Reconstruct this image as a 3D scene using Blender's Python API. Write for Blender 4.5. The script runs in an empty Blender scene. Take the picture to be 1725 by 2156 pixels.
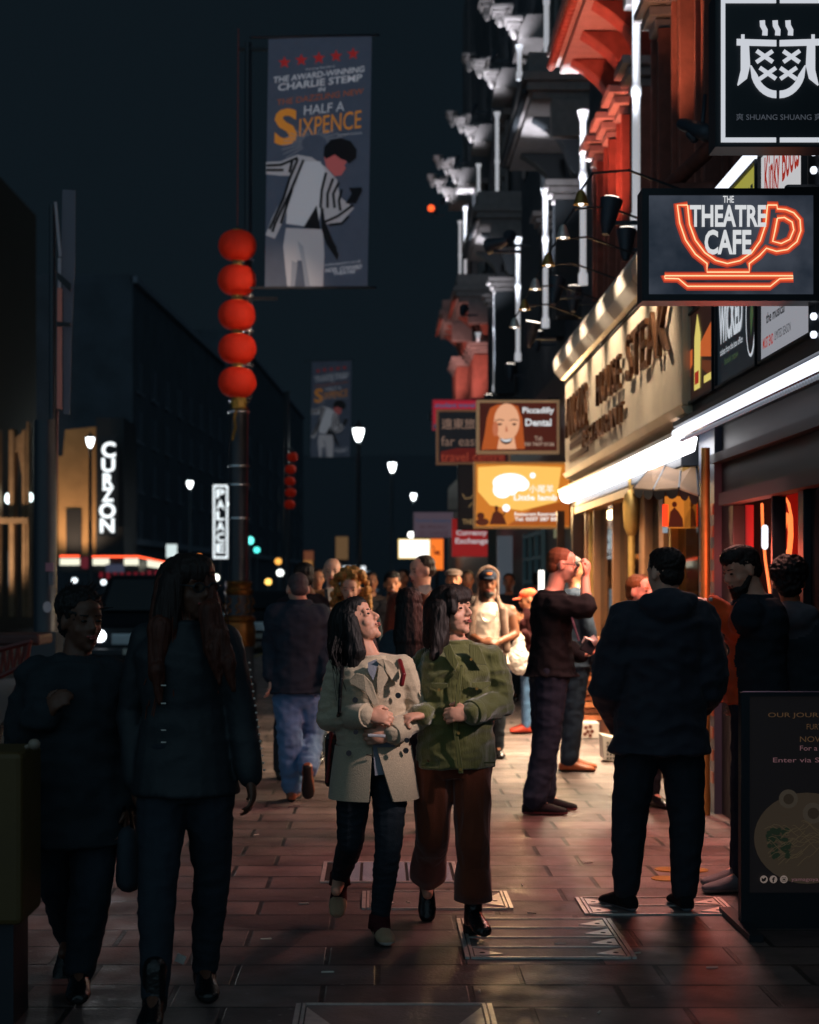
import bpy, bmesh, math, random
from math import sin, cos, pi, radians as R
from mathutils import Vector, Matrix, noise
V3 = Vector
scn = bpy.context.scene
col = scn.collection
random.seed(7)

# ------------------------------------------------------------------ camera
# the photograph measured at 1725 x 2156: 50 mm lens, eye 1.55 m, vanishing point (VX, VY)
F, VX, VY, HC = 3594.0, 795.0, 1225.0, 1.55
cam_d = bpy.data.cameras.new('camera'); cam = bpy.data.objects.new('camera', cam_d); col.objects.link(cam)
cam.location = (0, 0, HC); cam.rotation_euler = (pi / 2, 0, 0)
cam_d.sensor_fit = 'HORIZONTAL'; cam_d.sensor_width = 24; cam_d.lens = 50
cam_d.shift_x = (862.5 - VX) / 1725; cam_d.shift_y = (VY - 1078) / 1725
cam_d.clip_start = .1; cam_d.clip_end = 2000
cam_d.dof.use_dof = True; cam_d.dof.focus_distance = 7.5; cam_d.dof.aperture_fstop = 2.6
scn.camera = cam
scn.view_settings.view_transform = 'Standard'; scn.view_settings.look = 'None'
scn.view_settings.exposure = 0; scn.view_settings.gamma = 1

# ------------------------------------------------------------------ night sky: dark teal, paler over the city behind the camera
wd = bpy.data.worlds.new('World'); scn.world = wd; wd.use_nodes = True
nt = wd.node_tree; bg = nt.nodes['Background']
tc = nt.nodes.new('ShaderNodeTexCoord'); sx = nt.nodes.new('ShaderNodeSeparateXYZ')
mr = nt.nodes.new('ShaderNodeMapRange'); mr.inputs['From Min'].default_value = .15; mr.inputs['From Max'].default_value = -.75
rmp = nt.nodes.new('ShaderNodeMix'); rmp.data_type = 'RGBA'
rmp.inputs['A'].default_value = (.0045, .0084, .0120, 1); rmp.inputs['B'].default_value = (.12, .195, .24, 1)
nt.links.new(tc.outputs['Generated'], sx.inputs[0]); nt.links.new(sx.outputs['Y'], mr.inputs['Value'])
nt.links.new(mr.outputs[0], rmp.inputs['Factor']); nt.links.new(rmp.outputs['Result'], bg.inputs['Color'])
bg.inputs['Strength'].default_value = 1.0

# ------------------------------------------------------------------ kit
def P(x, y, Y): return V3(((x - VX) * Y / F, Y, HC + (VY - y) * Y / F))
def GY(y): return F * HC / (y - VY)
def lin(c):
    r = []
    for v in c[:3]:
        v = v / 255.
        r.append(v / 12.92 if v <= .04045 else ((v + .055) / 1.055) ** 2.4)
    return (*r, 1)
_M = {}
def mat(name, c, rough=.6, metal=0., emit=0., ns=0, na=.0, bs=0, bst=.3, spec=.5, stretch=None, alpha=None, ecol=None, trans=0, sheen=0):
    if name in _M: return _M[name]
    m = bpy.data.materials.new(name); m.use_nodes = True; _M[name] = m
    nt = m.node_tree; b = nt.nodes['Principled BSDF']
    b.inputs['Base Color'].default_value = lin(c); b.inputs['Roughness'].default_value = rough
    b.inputs['Metallic'].default_value = metal; b.inputs['Specular IOR Level'].default_value = spec
    if sheen: b.inputs['Sheen Weight'].default_value = sheen
    if emit:
        b.inputs['Emission Color'].default_value = lin(ecol or c); b.inputs['Emission Strength'].default_value = emit
    if trans: b.inputs['Transmission Weight'].default_value = trans
    if ns or bs:
        tc = nt.nodes.new('ShaderNodeTexCoord'); mp = nt.nodes.new('ShaderNodeMapping')
        nt.links.new(tc.outputs['Object'], mp.inputs[0])
        if stretch: mp.inputs['Scale'].default_value = stretch
    if ns:
        n = nt.nodes.new('ShaderNodeTexNoise'); n.inputs['Scale'].default_value = ns; n.inputs['Detail'].default_value = 6
        nt.links.new(mp.outputs[0], n.inputs[0])
        r = nt.nodes.new('ShaderNodeMapRange'); r.inputs['From Min'].default_value = .3; r.inputs['From Max'].default_value = .7
        r.inputs['To Min'].default_value = 1 - na; r.inputs['To Max'].default_value = 1 + na
        nt.links.new(n.outputs[0], r.inputs['Value'])
        h = nt.nodes.new('ShaderNodeHueSaturation'); h.inputs['Color'].default_value = lin(c)
        nt.links.new(r.outputs[0], h.inputs['Value']); nt.links.new(h.outputs[0], b.inputs['Base Color'])
    if bs:
        n2 = nt.nodes.new('ShaderNodeTexNoise'); n2.inputs['Scale'].default_value = bs; n2.inputs['Detail'].default_value = 5
        nt.links.new(mp.outputs[0], n2.inputs[0])
        bu = nt.nodes.new('ShaderNodeBump'); bu.inputs['Strength'].default_value = bst; bu.inputs['Distance'].default_value = .01
        nt.links.new(n2.outputs[0], bu.inputs['Height']); nt.links.new(bu.outputs[0], b.inputs['Normal'])
    return m

def frame(n, up=V3((0, 0, 1))):
    n = n.normalized(); s = up.cross(n)
    if s.length < 1e-4: s = V3((1, 0, 0)).cross(n)
    s.normalize(); return s, n.cross(s), n

class MB:
    def __init__(s): s.v = []; s.f = []; s.m = []; s.mi = 0
    def add(s, vs, fs, mi=None):
        o = len(s.v); s.v += [V3(v) for v in vs]; s.f += [[i + o for i in f] for f in fs]
        s.m += [s.mi if mi is None else mi] * len(fs); return s
    def box(s, c, d, rot=None, mi=None):
        c = V3(c); vs = []
        for x in (-.5, .5):
            for y in (-.5, .5):
                for z in (-.5, .5):
                    p = V3((x * d[0], y * d[1], z * d[2]))
                    if rot is not None: p = rot @ p
                    vs.append(c + p)
        return s.add(vs, [(0, 1, 3, 2), (4, 6, 7, 5), (0, 4, 5, 1), (2, 3, 7, 6), (0, 2, 6, 4), (1, 5, 7, 3)], mi)
    def bx(s, x0, x1, y0, y1, z0, z1, mi=None): return s.box(((x0 + x1) / 2, (y0 + y1) / 2, (z0 + z1) / 2), (abs(x1 - x0), abs(y1 - y0), abs(z1 - z0)), None, mi)
    def loft(s, rings, mi=None, cap=True, closed=True):
        n = len(rings[0]); vs = [p for r in rings for p in r]; fs = []
        for k in range(len(rings) - 1):
            for i in range(n if closed else n - 1):
                j = (i + 1) % n; fs.append((k * n + i, k * n + j, (k + 1) * n + j, (k + 1) * n + i))
        if cap: fs.append(tuple(range(n - 1, -1, -1))); fs.append(tuple((len(rings) - 1) * n + i for i in range(n)))
        return s.add(vs, fs, mi)
    def cap(s, p0, p1, r0, r1, flat=1., axis=None, n=12, rnd=True, mi=None):
        p0, p1 = V3(p0), V3(p1); d = p1 - p0
        if d.length < 1e-6: d = V3((0, 0, 1e-4))
        a, b, w = frame(d, axis if axis is not None else V3((0, 0, 1)))
        rings = []
        def ring(c, r): return [c + a * (r * cos(t)) + b * (r * flat * sin(t)) for t in (2 * pi * i / n for i in range(n))]
        if rnd:
            for t in (80, 55, 28): rings.append(ring(p0 - w * (r0 * sin(R(t)) * min(1, flat)), r0 * cos(R(t))))
        for t in (0, .5, 1): rings.append(ring(p0.lerp(p1, t), r0 + (r1 - r0) * t))
        if rnd:
            for t in (28, 55, 80): rings.append(ring(p1 + w * (r1 * sin(R(t)) * min(1, flat)), r1 * cos(R(t))))
        return s.loft(rings, mi)
    def cyl(s, p0, p1, r0, r1=None, n=14, mi=None): return s.cap(p0, p1, r0, r0 if r1 is None else r1, n=n, rnd=False, mi=mi)
    def tube(s, pts, r, n=6, mi=None):
        for a, b in zip(pts, pts[1:]): s.cap(a, b, r, r, n=n, mi=mi)
        return s
    def ell(s, c, r, rot=None, n=14, mi=None):
        c = V3(c); rings = []
        if not hasattr(r, '__len__'): r = (r, r, r)
        for k in range(1, n // 2 + 1):
            t = pi * k / (n // 2 + 1); ring = []
            for i in range(n):
                p = V3((r[0] * sin(t) * cos(2 * pi * i / n), r[1] * sin(t) * sin(2 * pi * i / n), -r[2] * cos(t)))
                ring.append(c + (rot @ p if rot is not None else p))
            rings.append(ring)
        return s.loft(rings, mi)
    def lathe(s, prof, c=(0, 0, 0), n=20, mi=None):
        c = V3(c); return s.loft([[c + V3((r * cos(2 * pi * i / n), r * sin(2 * pi * i / n), z)) for i in range(n)] for r, z in prof], mi)
    def prism(s, pts, off, mi=None):
        a = [V3(p) for p in pts]; off = V3(off); b = [p + off for p in a]; n = len(a)
        fs = [tuple(range(n)), tuple(range(2 * n - 1, n - 1, -1))] + [(i, i + n, (i + 1) % n + n, (i + 1) % n) for i in range(n)]
        return s.add(a + b, fs, mi)
    def mesh(s, name='m'):
        me = bpy.data.meshes.new(name); me.from_pydata(s.v, [], s.f); return me
    def build(s, name, mats, parent=None, smooth=False, bevel=0, loc=None):
        me = s.mesh(name)
        if not isinstance(mats, (list, tuple)): mats = [mats]
        for m in mats: me.materials.append(m)
        for p, i in zip(me.polygons, s.m): p.material_index = min(i, len(mats) - 1)
        bm = bmesh.new(); bm.from_mesh(me); bmesh.ops.recalc_face_normals(bm, faces=bm.faces)
        if bevel: bmesh.ops.bevel(bm, geom=[e for e in bm.edges if len(e.link_faces) == 2 and e.calc_face_angle(0) > .6], offset=bevel, segments=2, affect='EDGES', profile=.5, clamp_overlap=True)
        bm.to_mesh(me); bm.free()
        if smooth:
            me.polygons.foreach_set('use_smooth', [True] * len(me.polygons))
            if smooth == 'auto': me.set_sharp_from_angle(angle=R(38))
        return link(name, me, parent)
def _split(s, name, mats, parent=None, **k):
    par = list(range(len(s.v)))
    def fd(a):
        while par[a] != a: par[a] = par[par[a]]; a = par[a]
        return a
    for f in s.f:
        for i in f[1:]: par[fd(i)] = fd(f[0])
    gr = {}
    for f, m in zip(s.f, s.m): gr.setdefault(fd(f[0]), []).append((f, m))
    out = []
    for g in gr.values():
        ids = sorted({i for f, _ in g for i in f}); mp = {a: b for b, a in enumerate(ids)}; q = MB()
        q.v = [s.v[i] for i in ids]; q.f = [[mp[i] for i in f] for f, _ in g]; q.m = [m for _, m in g]; out.append(q.build(name, mats, parent, **k))
    return out
MB.split = _split
def link(name, me, parent=None):
    o = bpy.data.objects.new(name, me); col.objects.link(o)
    if parent is not None:
        o.parent = parent; o.matrix_parent_inverse = parent.matrix_world.inverted() if False else Matrix.Translation(-parent.location) if parent.type == 'EMPTY' else Matrix()
    return o
def tag(o, label, cat, group=None):
    o['label'] = label; o['category'] = cat
    if group: o['group'] = group
    return o
def thing(name, label, cat, loc=(0, 0, 0), group=None):
    o = bpy.data.objects.new(name, None); col.objects.link(o); o.location = loc; o.empty_display_size = .1
    return tag(o, label, cat, group)
def struct(o, kind='structure'): o['kind'] = kind; return o
def copy_tree(o, parent=None):
    c = o.copy(); col.objects.link(c)
    if parent is not None: c.parent = parent
    for ch in list(o.children): copy_tree(ch, c)
    return c
def light(name, kind, loc, target, energy, color, parent, size=.1, spot=60, blend=.6, sy=None, rot=None):
    d = bpy.data.lights.new(name, kind); d.energy = energy; d.color = color
    if kind == 'SPOT': d.spot_size = R(spot); d.spot_blend = blend; d.shadow_soft_size = size
    elif kind == 'AREA':
        d.size = size; d.spread = R(125)
        if sy: d.shape = 'RECTANGLE'; d.size_y = sy
    else: d.shadow_soft_size = size
    o = link(name, d, parent); o.location = loc
    if rot: o.rotation_euler = rot
    elif target is not None: o.rotation_euler = (V3(target) - V3(loc)).to_track_quat('-Z', 'Y').to_euler()
    return o

def text_mesh(s, bold=0.):
    cu = bpy.data.curves.new('t', 'FONT'); cu.body = s; cu.offset = bold; cu.resolution_u = 3; cu.fill_mode = 'FRONT'
    o = bpy.data.objects.new('t', cu); col.objects.link(o); dg = bpy.context.evaluated_depsgraph_get(); dg.update()
    me = bpy.data.meshes.new_from_object(o.evaluated_get(dg)); bpy.data.objects.remove(o); bpy.data.curves.remove(cu)
    vs = [v.co.copy() for v in me.vertices]; fs = [tuple(p.vertices) for p in me.polygons]; bpy.data.meshes.remove(me)
    if not vs: return [], [], 1, 1
    x0 = min(v.x for v in vs); x1 = max(v.x for v in vs); y0 = min(v.y for v in vs); y1 = max(v.y for v in vs)
    w = max(x1 - x0, 1e-5); h = max(y1 - y0, 1e-5)
    return [((v.x - x0) / w, (v.y - y0) / h) for v in vs], fs, w, h

class Face:
    """a flat face in the scene; pixel positions of the photograph are cast onto it"""
    def __init__(s, o, n=(0, -1, 0)): s.o = V3(o); s.n = V3(n).normalized()
    def pt(s, x, y, d=0):
        ray = V3(((x - VX) / F, 1, (VY - y) / F)); c = V3((0, 0, HC))
        return c + ray * ((s.o - c).dot(s.n) / ray.dot(s.n)) + s.n * d
    def poly(s, mb, pts, d=0, th=.004, mi=None): return mb.prism([s.pt(x, y, d) for x, y in pts], s.n * th, mi)
    def rect(s, mb, x0, y0, x1, y1, d=0, th=.004, mi=None): return s.poly(mb, [(x0, y0), (x1, y0), (x1, y1), (x0, y1)], d, th, mi)
    def stroke(s, mb, pts, w, d=0, th=.003, mi=None, closed=False):
        p = [V3((a, b, 0)) for a, b in pts]; n = len(p); L = []; Rr = []
        for i in range(n):
            a = p[i - 1] if (i or closed) else p[i]; b = p[(i + 1) % n] if (i < n - 1 or closed) else p[i]
            t = (b - a).normalized() if (b - a).length > 1e-6 else V3((1, 0, 0)); q = V3((-t.y, t.x, 0)) * w / 2
            L.append(p[i] + q); Rr.append(p[i] - q)
        rng = range(n if closed else n - 1)
        for i in rng:
            j = (i + 1) % n
            s.poly(mb, [(v.x, v.y) for v in (L[i], L[j], Rr[j], Rr[i])], d, th, mi)
        return mb
    def disc(s, mb, x, y, rx, ry=None, d=0, th=.004, mi=None, n=20):
        ry = ry or rx; return s.poly(mb, [(x + rx * cos(2 * pi * i / n), y + ry * sin(2 * pi * i / n)) for i in range(n)], d, th, mi)
    def text(s, mb, t, bl, br, tl, d=.006, mi=None, bold=0., th=0):
        vs, fs, w, h = text_mesh(t, bold)
        if not vs: return mb
        o = s.pt(*bl, d); U = s.pt(*br, d) - o; W = s.pt(*tl, d) - o
        mb.add([o + U * a + W * b for a, b in vs], fs, mi)
        if th:
            mb.add([o + U * a + W * b - s.n * th for a, b in vs], fs, mi)
            ed = {}
            for f in fs:
                for i in range(len(f)):
                    e = (f[i], f[(i + 1) % len(f)]); k = (min(e), max(e)); ed[k] = ed.get(k, 0) + 1
            b = len(mb.v) - 2 * len(vs)
            for k, c in ed.items():
                if c == 1: mb.add([mb.v[b + k[0]], mb.v[b + k[1]], mb.v[b + len(vs) + k[1]], mb.v[b + len(vs) + k[0]]], [(0, 1, 2, 3)], mi)
        return mb
    def tbox(s, mb, t, x0, y0, x1, y1, d=.006, mi=None, bold=0., th=0): return s.text(mb, t, (x0, y1), (x1, y1), (x0, y0), d, mi, bold, th)
# ------------------------------------------------------------------ ground
def ground_mat():
    m = bpy.data.materials.new('paving'); m.use_nodes = True; nt = m.node_tree; b = nt.nodes['Principled BSDF']; L = nt.links.new
    tc = nt.nodes.new('ShaderNodeTexCoord'); mp = nt.nodes.new('ShaderNodeMapping'); L(tc.outputs['Object'], mp.inputs[0])
    mp.inputs['Rotation'].default_value = (0, 0, 0)
    br = nt.nodes.new('ShaderNodeTexBrick'); L(mp.outputs[0], br.inputs[0])
    br.inputs['Scale'].default_value = 1; br.inputs['Brick Width'].default_value = .56; br.inputs['Row Height'].default_value = .345
    br.inputs['Mortar Size'].default_value = .014; br.inputs['Mortar Smooth'].default_value = .4; br.offset = .37; br.inputs['Bias'].default_value = 0
    br.inputs['Color1'].default_value = (.085, .060, .056, 1); br.inputs['Color2'].default_value = (.18, .132, .12, 1); br.inputs['Mortar'].default_value = (.012, .012, .012, 1)
    n1 = nt.nodes.new('ShaderNodeTexNoise'); n1.inputs['Scale'].default_value = 2.3; n1.inputs['Detail'].default_value = 8; L(tc.outputs['Object'], n1.inputs[0])
    r1 = nt.nodes.new('ShaderNodeMapRange'); r1.inputs['From Min'].default_value = .3; r1.inputs['From Max'].default_value = .7; r1.inputs['To Min'].default_value = .5; r1.inputs['To Max'].default_value = 1.35
    L(n1.outputs[0], r1.inputs[0])
    hs = nt.nodes.new('ShaderNodeHueSaturation'); L(br.outputs['Color'], hs.inputs['Color']); L(r1.outputs[0], hs.inputs['Value'])
    vo = nt.nodes.new('ShaderNodeTexVoronoi'); vo.inputs['Scale'].default_value = 9; L(tc.outputs['Object'], vo.inputs[0])
    sp = nt.nodes.new('ShaderNodeMapRange'); sp.inputs['From Min'].default_value = .05; sp.inputs['From Max'].default_value = .1; sp.inputs['To Min'].default_value = .45; sp.inputs['To Max'].default_value = 0
    L(vo.outputs['Distance'], sp.inputs[0])
    n5 = nt.nodes.new('ShaderNodeTexNoise'); n5.inputs['Scale'].default_value = 1.1; L(tc.outputs['Object'], n5.inputs[0])
    gt = nt.nodes.new('ShaderNodeMath'); gt.operation = 'GREATER_THAN'; gt.inputs[1].default_value = .5; L(n5.outputs[0], gt.inputs[0])
    ml = nt.nodes.new('ShaderNodeMath'); ml.operation = 'MULTIPLY'; L(sp.outputs[0], ml.inputs[0]); L(gt.outputs[0], ml.inputs[1])
    mx = nt.nodes.new('ShaderNodeMix'); mx.data_type = 'RGBA'; L(ml.outputs[0], mx.inputs['Factor']); L(hs.outputs[0], mx.inputs['A']); mx.inputs['B'].default_value = (.42, .4, .38, 1)
    L(mx.outputs['Result'], b.inputs['Base Color'])
    n2 = nt.nodes.new('ShaderNodeTexNoise'); n2.inputs['Scale'].default_value = 5; n2.inputs['Detail'].default_value = 6; L(tc.outputs['Object'], n2.inputs[0])
    r2 = nt.nodes.new('ShaderNodeMapRange'); r2.inputs['From Min'].default_value = .3; r2.inputs['From Max'].default_value = .7; r2.inputs['To Min'].default_value = .34; r2.inputs['To Max'].default_value = .62
    L(n2.outputs[0], r2.inputs[0]); L(r2.outputs[0], b.inputs['Roughness'])
    n3 = nt.nodes.new('ShaderNodeTexNoise'); n3.inputs['Scale'].default_value = 60; n3.inputs['Detail'].default_value = 4; L(tc.outputs['Object'], n3.inputs[0])
    ad = nt.nodes.new('ShaderNodeMath'); ad.operation = 'MULTIPLY_ADD'; L(br.outputs['Fac'], ad.inputs[0]); ad.inputs[1].default_value = -2; L(n3.outputs[0], ad.inputs[2])
    bu = nt.nodes.new('ShaderNodeBump'); bu.inputs['Strength'].default_value = .35; bu.inputs['Distance'].default_value = .006; L(ad.outputs[0], bu.inputs['Height']); L(bu.outputs[0], b.inputs['Normal'])
    return m
M_asph = mat('asphalt', (62, 64, 68), .55, ns=3, na=.3, bs=70, bst=.5)
M_kerb = mat('granite_kerb', (120, 116, 112), .6, ns=20, na=.2)
KB = [(-2.75, -6), (-2.75, 8), (-2.7, 18), (-2.5, 30), (-1.9, 44), (-1.0, 58), (.3, 75), (2.2, 100), (6, 150)]
mb = MB(); mb.add([(-80, -12, -.12), (90, -12, -.12), (90, 900, -.12), (-80, 900, -.12)], [(0, 1, 2, 3)]); struct(mb.build('road', M_asph))
mb = MB(); n = len(KB)
mb.prism([(x, y, -.115) for x, y in KB] + [(30, 150, -.115), (30, -6, -.115)], (0, 0, .115)); struct(mb.build('pavement', ground_mat()))
mb = MB()
for (x0, y0), (x1, y1) in zip(KB, KB[1:]): mb.prism([(x0 - .16, y0, -.112), (x1 - .16, y1, -.112), (x1 - .002, y1, -.112), (x0 - .002, y0, -.112)], (0, 0, .108))
struct(mb.build('kerb', M_kerb))
mb = MB(); mb.prism([(-60, -6, -.116), (-60, 400, -.116), (-12.5, 400, -.116), (-14.5, 95, -.116), (-13, 60, -.116), (-9.5, 30, -.116), (-8.5, -6, -.116)], (0, 0, .11)); struct(mb.build('far_pavement', M_kerb))
M_yel = mat('yellow_road_paint', (150, 130, 50), .6, ns=12, na=.4)
mb = MB()
for (x0, y0), (x1, y1) in zip(KB, KB[1:]):
    for q in (.42, .62): mb.prism([(x0 - q, y0, -.117), (x1 - q, y1, -.117), (x1 - q + .09, y1, -.117), (x0 - q + .09, y0, -.117)], (0, 0, .003))
struct(mb.build('road_marking', M_yel))

# metal access covers in the paving
M_steel = mat('worn_steel', (222, 216, 208), .36, metal=.6, ns=30, na=.15)
M_infill = mat('cover_infill_paving', (120, 108, 104), .5, ns=8, na=.25, bs=60)
M_hole = mat('dark_hole', (10, 10, 10), .8)
def cover(label, x0, x1, y0, y1, strips, tri='both', sk=0.):
    t = thing('access_cover', label, 'manhole cover', ((x0 + x1) / 2, (y0 + y1) / 2, 0), 'steel framed access covers in the pavement')
    S = lambda x, y: (x + sk * (y - y0), y)
    def slab(mb, a, b, c, d, z0, z1): mb.prism([(*S(a, c), z0), (*S(b, c), z0), (*S(b, d), z0), (*S(a, d), z0)], (0, 0, z1 - z0))
    mb = MB(); w = .012
    slab(mb, x0 - .03, x0 - .012, y0, y1, .001, .010); slab(mb, x1 + .012, x1 + .03, y0, y1, .001, .010)
    slab(mb, x0 - w / 2, x0 + w / 2, y0, y1, .001, .011); slab(mb, x1 - w / 2, x1 + w / 2, y0, y1, .001, .011)
    for i in range(strips + 1):
        y = y0 + (y1 - y0) * i / strips; slab(mb, x0 + w / 2, x1 - w / 2, y - .006, y + .006, .001, .010)
    mb.build('frame', M_steel, t)
    for i in range(strips):
        a = y0 + (y1 - y0) * i / strips + .008; b = y0 + (y1 - y0) * (i + 1) / strips - .008; mb = MB()
        slab(mb, x0 + .008, x1 - .008, a, b, .001, .005); mb.build('infill_panel', M_infill, t)
        h = b - a
        for sx, d in ((x0, 1), (x1, -1)):
            if tri == 'right' and d == 1 and i: continue
            mb = MB(); p = [(*S(sx + d * .012, a + .1 * h), .0055), (*S(sx + d * .012, b - .1 * h), .0055), (*S(sx + d * .13, (a + b) / 2 - .2 * h), .0055)]
            mb.prism(p, (0, 0, .004), 0); mb.cyl((*S(sx + d * .045, (a + b) / 2 - .1 * h), .0096), (*S(sx + d * .045, (a + b) / 2 - .1 * h), .0103), .012, n=8, mi=1)
            mb.build('lifting_plate', [M_steel, M_hole], t)
def gx(x, y): return (x - VX) * GY(y) / F
cover('wide steel cover with four strips in front of the woman in green', gx(995, 2018), gx(1325, 2018), GY(2020), GY(1938), 4, 'right', .0)
cover('steel cover of two strips under the feet of the man in the black parka', gx(1244, 1925), gx(1538, 1925), GY(1928), GY(1893), 2)
cover('steel cover cut by the bottom edge of the photo', gx(640, 2125), gx(1020, 2125), GY(2200), GY(2118), 1)
cover('small steel cover behind the feet of the couple', gx(775, 1915), gx(1068, 1915), GY(1916), GY(1880), 1)
t = thing('drain_grate', 'long ribbed metal grate across the paving behind the couple', 'drain', (0, 9, 0))
x0, x1, y0, y1 = gx(712, 1850), gx(955, 1850), GY(1858), GY(1818)
mb = MB(); mb.bx(x0 - .09, x1 + .03, y0 - .02, y0, .001, .008); mb.bx(x0 - .09, x1 + .03, y1, y1 + .02, .001, .008); mb.bx(x0 - .09, x0 - .07, y0, y1, .001, .008); mb.bx(x1 + .01, x1 + .03, y0, y1, .001, .008)
mb.build('frame', M_steel, t)
M_lit = mat('grate_metal', (190, 198, 210), .5, metal=.25)
mb = MB(); mb.bx(x0 - .069, x1 + .009, y0 + .001, y1 - .001, .001, .003, 1)
for i in range(44):
    y = y0 + (y1 - y0) * (i + .5) / 44
    for k in range(5):
        w = (x1 - x0) / 5; mb.bx(x0 + k * w + .008, x0 + (k + 1) * w - .008, y - .003, y + .003, .0035, .008, 0)
mb.build('grating', [M_lit, M_hole], t)
# round inlays seen by the doorway
for i, (x, y) in enumerate([(1408, 1832), (1402, 1851), (1462, 1833)]):
    mb = MB(); c = V3((gx(x, y), GY(y), .001)); mb.lathe([(.001, 0), (.075, 0), (.075, .004), (.001, .0045)], c, n=20)
    mb2 = mb.build('round_inlay', mat('brass_inlay', (190, 150, 80), .35, metal=.9), smooth='auto')
    tag(mb2, ['round brass stud in paving behind left leg of the parka man', 'lower round brass stud in paving behind the parka man', 'round brass stud in paving right of the right leg of the parka man'][i], 'stud', 'brass studs set in the pavement')
# litter
M_lit2 = mat('cigarette_paper', (220, 210, 195), .7)
lt = [(540, 1760), (415, 1858), (860, 1903), (1240, 1818), (1100, 1866), (930, 1795), (1180, 1990), (1010, 2090), (690, 2050), (1262, 2135), (1500, 2040), (640, 1905), (1310, 1790), (1120, 1925), (560, 1980), (1340, 2010)]
mb = MB()
for i, (x, y) in enumerate(lt):
    c = V3((gx(x, y), GY(y), .006)); a = random.uniform(0, 3); d = V3((cos(a) * .022, sin(a) * .015, 0)); mb.cap(c - d, c + d, .004, .004, n=6)
struct(mb.build('litter', M_lit2), 'stuff')

# ------------------------------------------------------------------ long terrace over the shops (right)
M_wall = mat('dark_render', (66, 72, 80), .8, ns=4, na=.25)
M_stone = mat('painted_stone', (128, 120, 120), .65, ns=9, na=.12, bs=30)
M_brick = mat('red_terracotta', (120, 68, 58), .7, ns=10, na=.2, bs=40)
M_dglass = mat('night_window_glass', (14, 18, 22), .08, spec=.7)
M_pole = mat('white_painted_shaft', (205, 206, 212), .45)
M_lead = mat('dark_lead', (40, 44, 50), .6)
BX = [(2.34, 10.9), (2.35, 15.5), (2.385, 19.6), (2.384, 24.0), (2.363, 28.5), (2.295, 33.8), (2.206, 39.8), (2.15, 45.6), (2.1, 50.5)]
def fx(Y):
    for (a, b), (c, d) in zip(BX, BX[1:]):
        if Y <= d: return a + (c - a) * (Y - b) / (d - b)
    return BX[-1][0]
t = thing('terrace_building', 'tall ornate Victorian terrace with lit shafts and cornices above the shops', 'building', (2.6, 30, 0))
mb = MB()
for (a, b), (c, d) in zip([(2.34, 6.0)] + BX, BX): mb.prism([(a + .42, b, 3.4), (c + .42, d, 3.4), (7, d, 3.4), (7, b, 3.4)], (0, 0, 15))
mb.prism([(2.6, 50.5, 0), (2.6, 50.5, 18), (6, 50.5, 18), (6, 50.5, 0)], (0, .6, 0))
mb.build('wall', M_wall, t)
M_shaft = mat('shaft_painted_glow', (205, 206, 212), .45, emit=.55, ns=3, na=.2)  # floodlit brightness of the shafts is put into their colour as emission
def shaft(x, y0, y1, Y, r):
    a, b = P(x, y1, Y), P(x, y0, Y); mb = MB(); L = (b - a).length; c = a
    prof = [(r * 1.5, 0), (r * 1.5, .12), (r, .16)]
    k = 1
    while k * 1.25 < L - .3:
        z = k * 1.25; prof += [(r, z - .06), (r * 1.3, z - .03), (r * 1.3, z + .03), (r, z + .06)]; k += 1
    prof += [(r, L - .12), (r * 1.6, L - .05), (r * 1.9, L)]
    mb.lathe(prof, a, 14); mb.build('glowing_shaft', M_shaft, t, smooth='auto')
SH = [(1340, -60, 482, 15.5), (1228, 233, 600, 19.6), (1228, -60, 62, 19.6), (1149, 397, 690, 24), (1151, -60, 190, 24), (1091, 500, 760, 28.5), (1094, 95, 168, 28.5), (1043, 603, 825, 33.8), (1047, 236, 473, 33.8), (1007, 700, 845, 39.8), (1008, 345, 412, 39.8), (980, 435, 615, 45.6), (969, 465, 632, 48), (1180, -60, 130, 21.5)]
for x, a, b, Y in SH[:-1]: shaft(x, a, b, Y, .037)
def console(parent, X0, X1, Y, w, z0, z1, m, name='console'):
    """S-shaped bracket: X1 wall side, X0 street side"""
    D_ = X1 - X0; H = z1 - z0; pr = []
    for k in range(13):
        u = k / 12; pr.append((X1 - D_ * (.12 + .88 * (u ** 2.2) + .16 * sin(u * pi * 1.6) * (1 - u)), z0 + H * u))
    pts = [(x, Y - w / 2, z) for x, z in pr] + [(X1, Y - w / 2, z1), (X1, Y - w / 2, z0)]
    mb = MB(); mb.prism(pts, (0, w, 0)); return mb.build(name, m, parent, bevel=.01)
def stepblock(mb, X0, X1, ya, yb, z, steps=3, h=.09, d=.06):
    for k in range(steps): mb.bx(X0 - d * k, X1, ya - d * k, yb + d * k, z + h * k, z + h * (k + 1) - .012)
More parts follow.
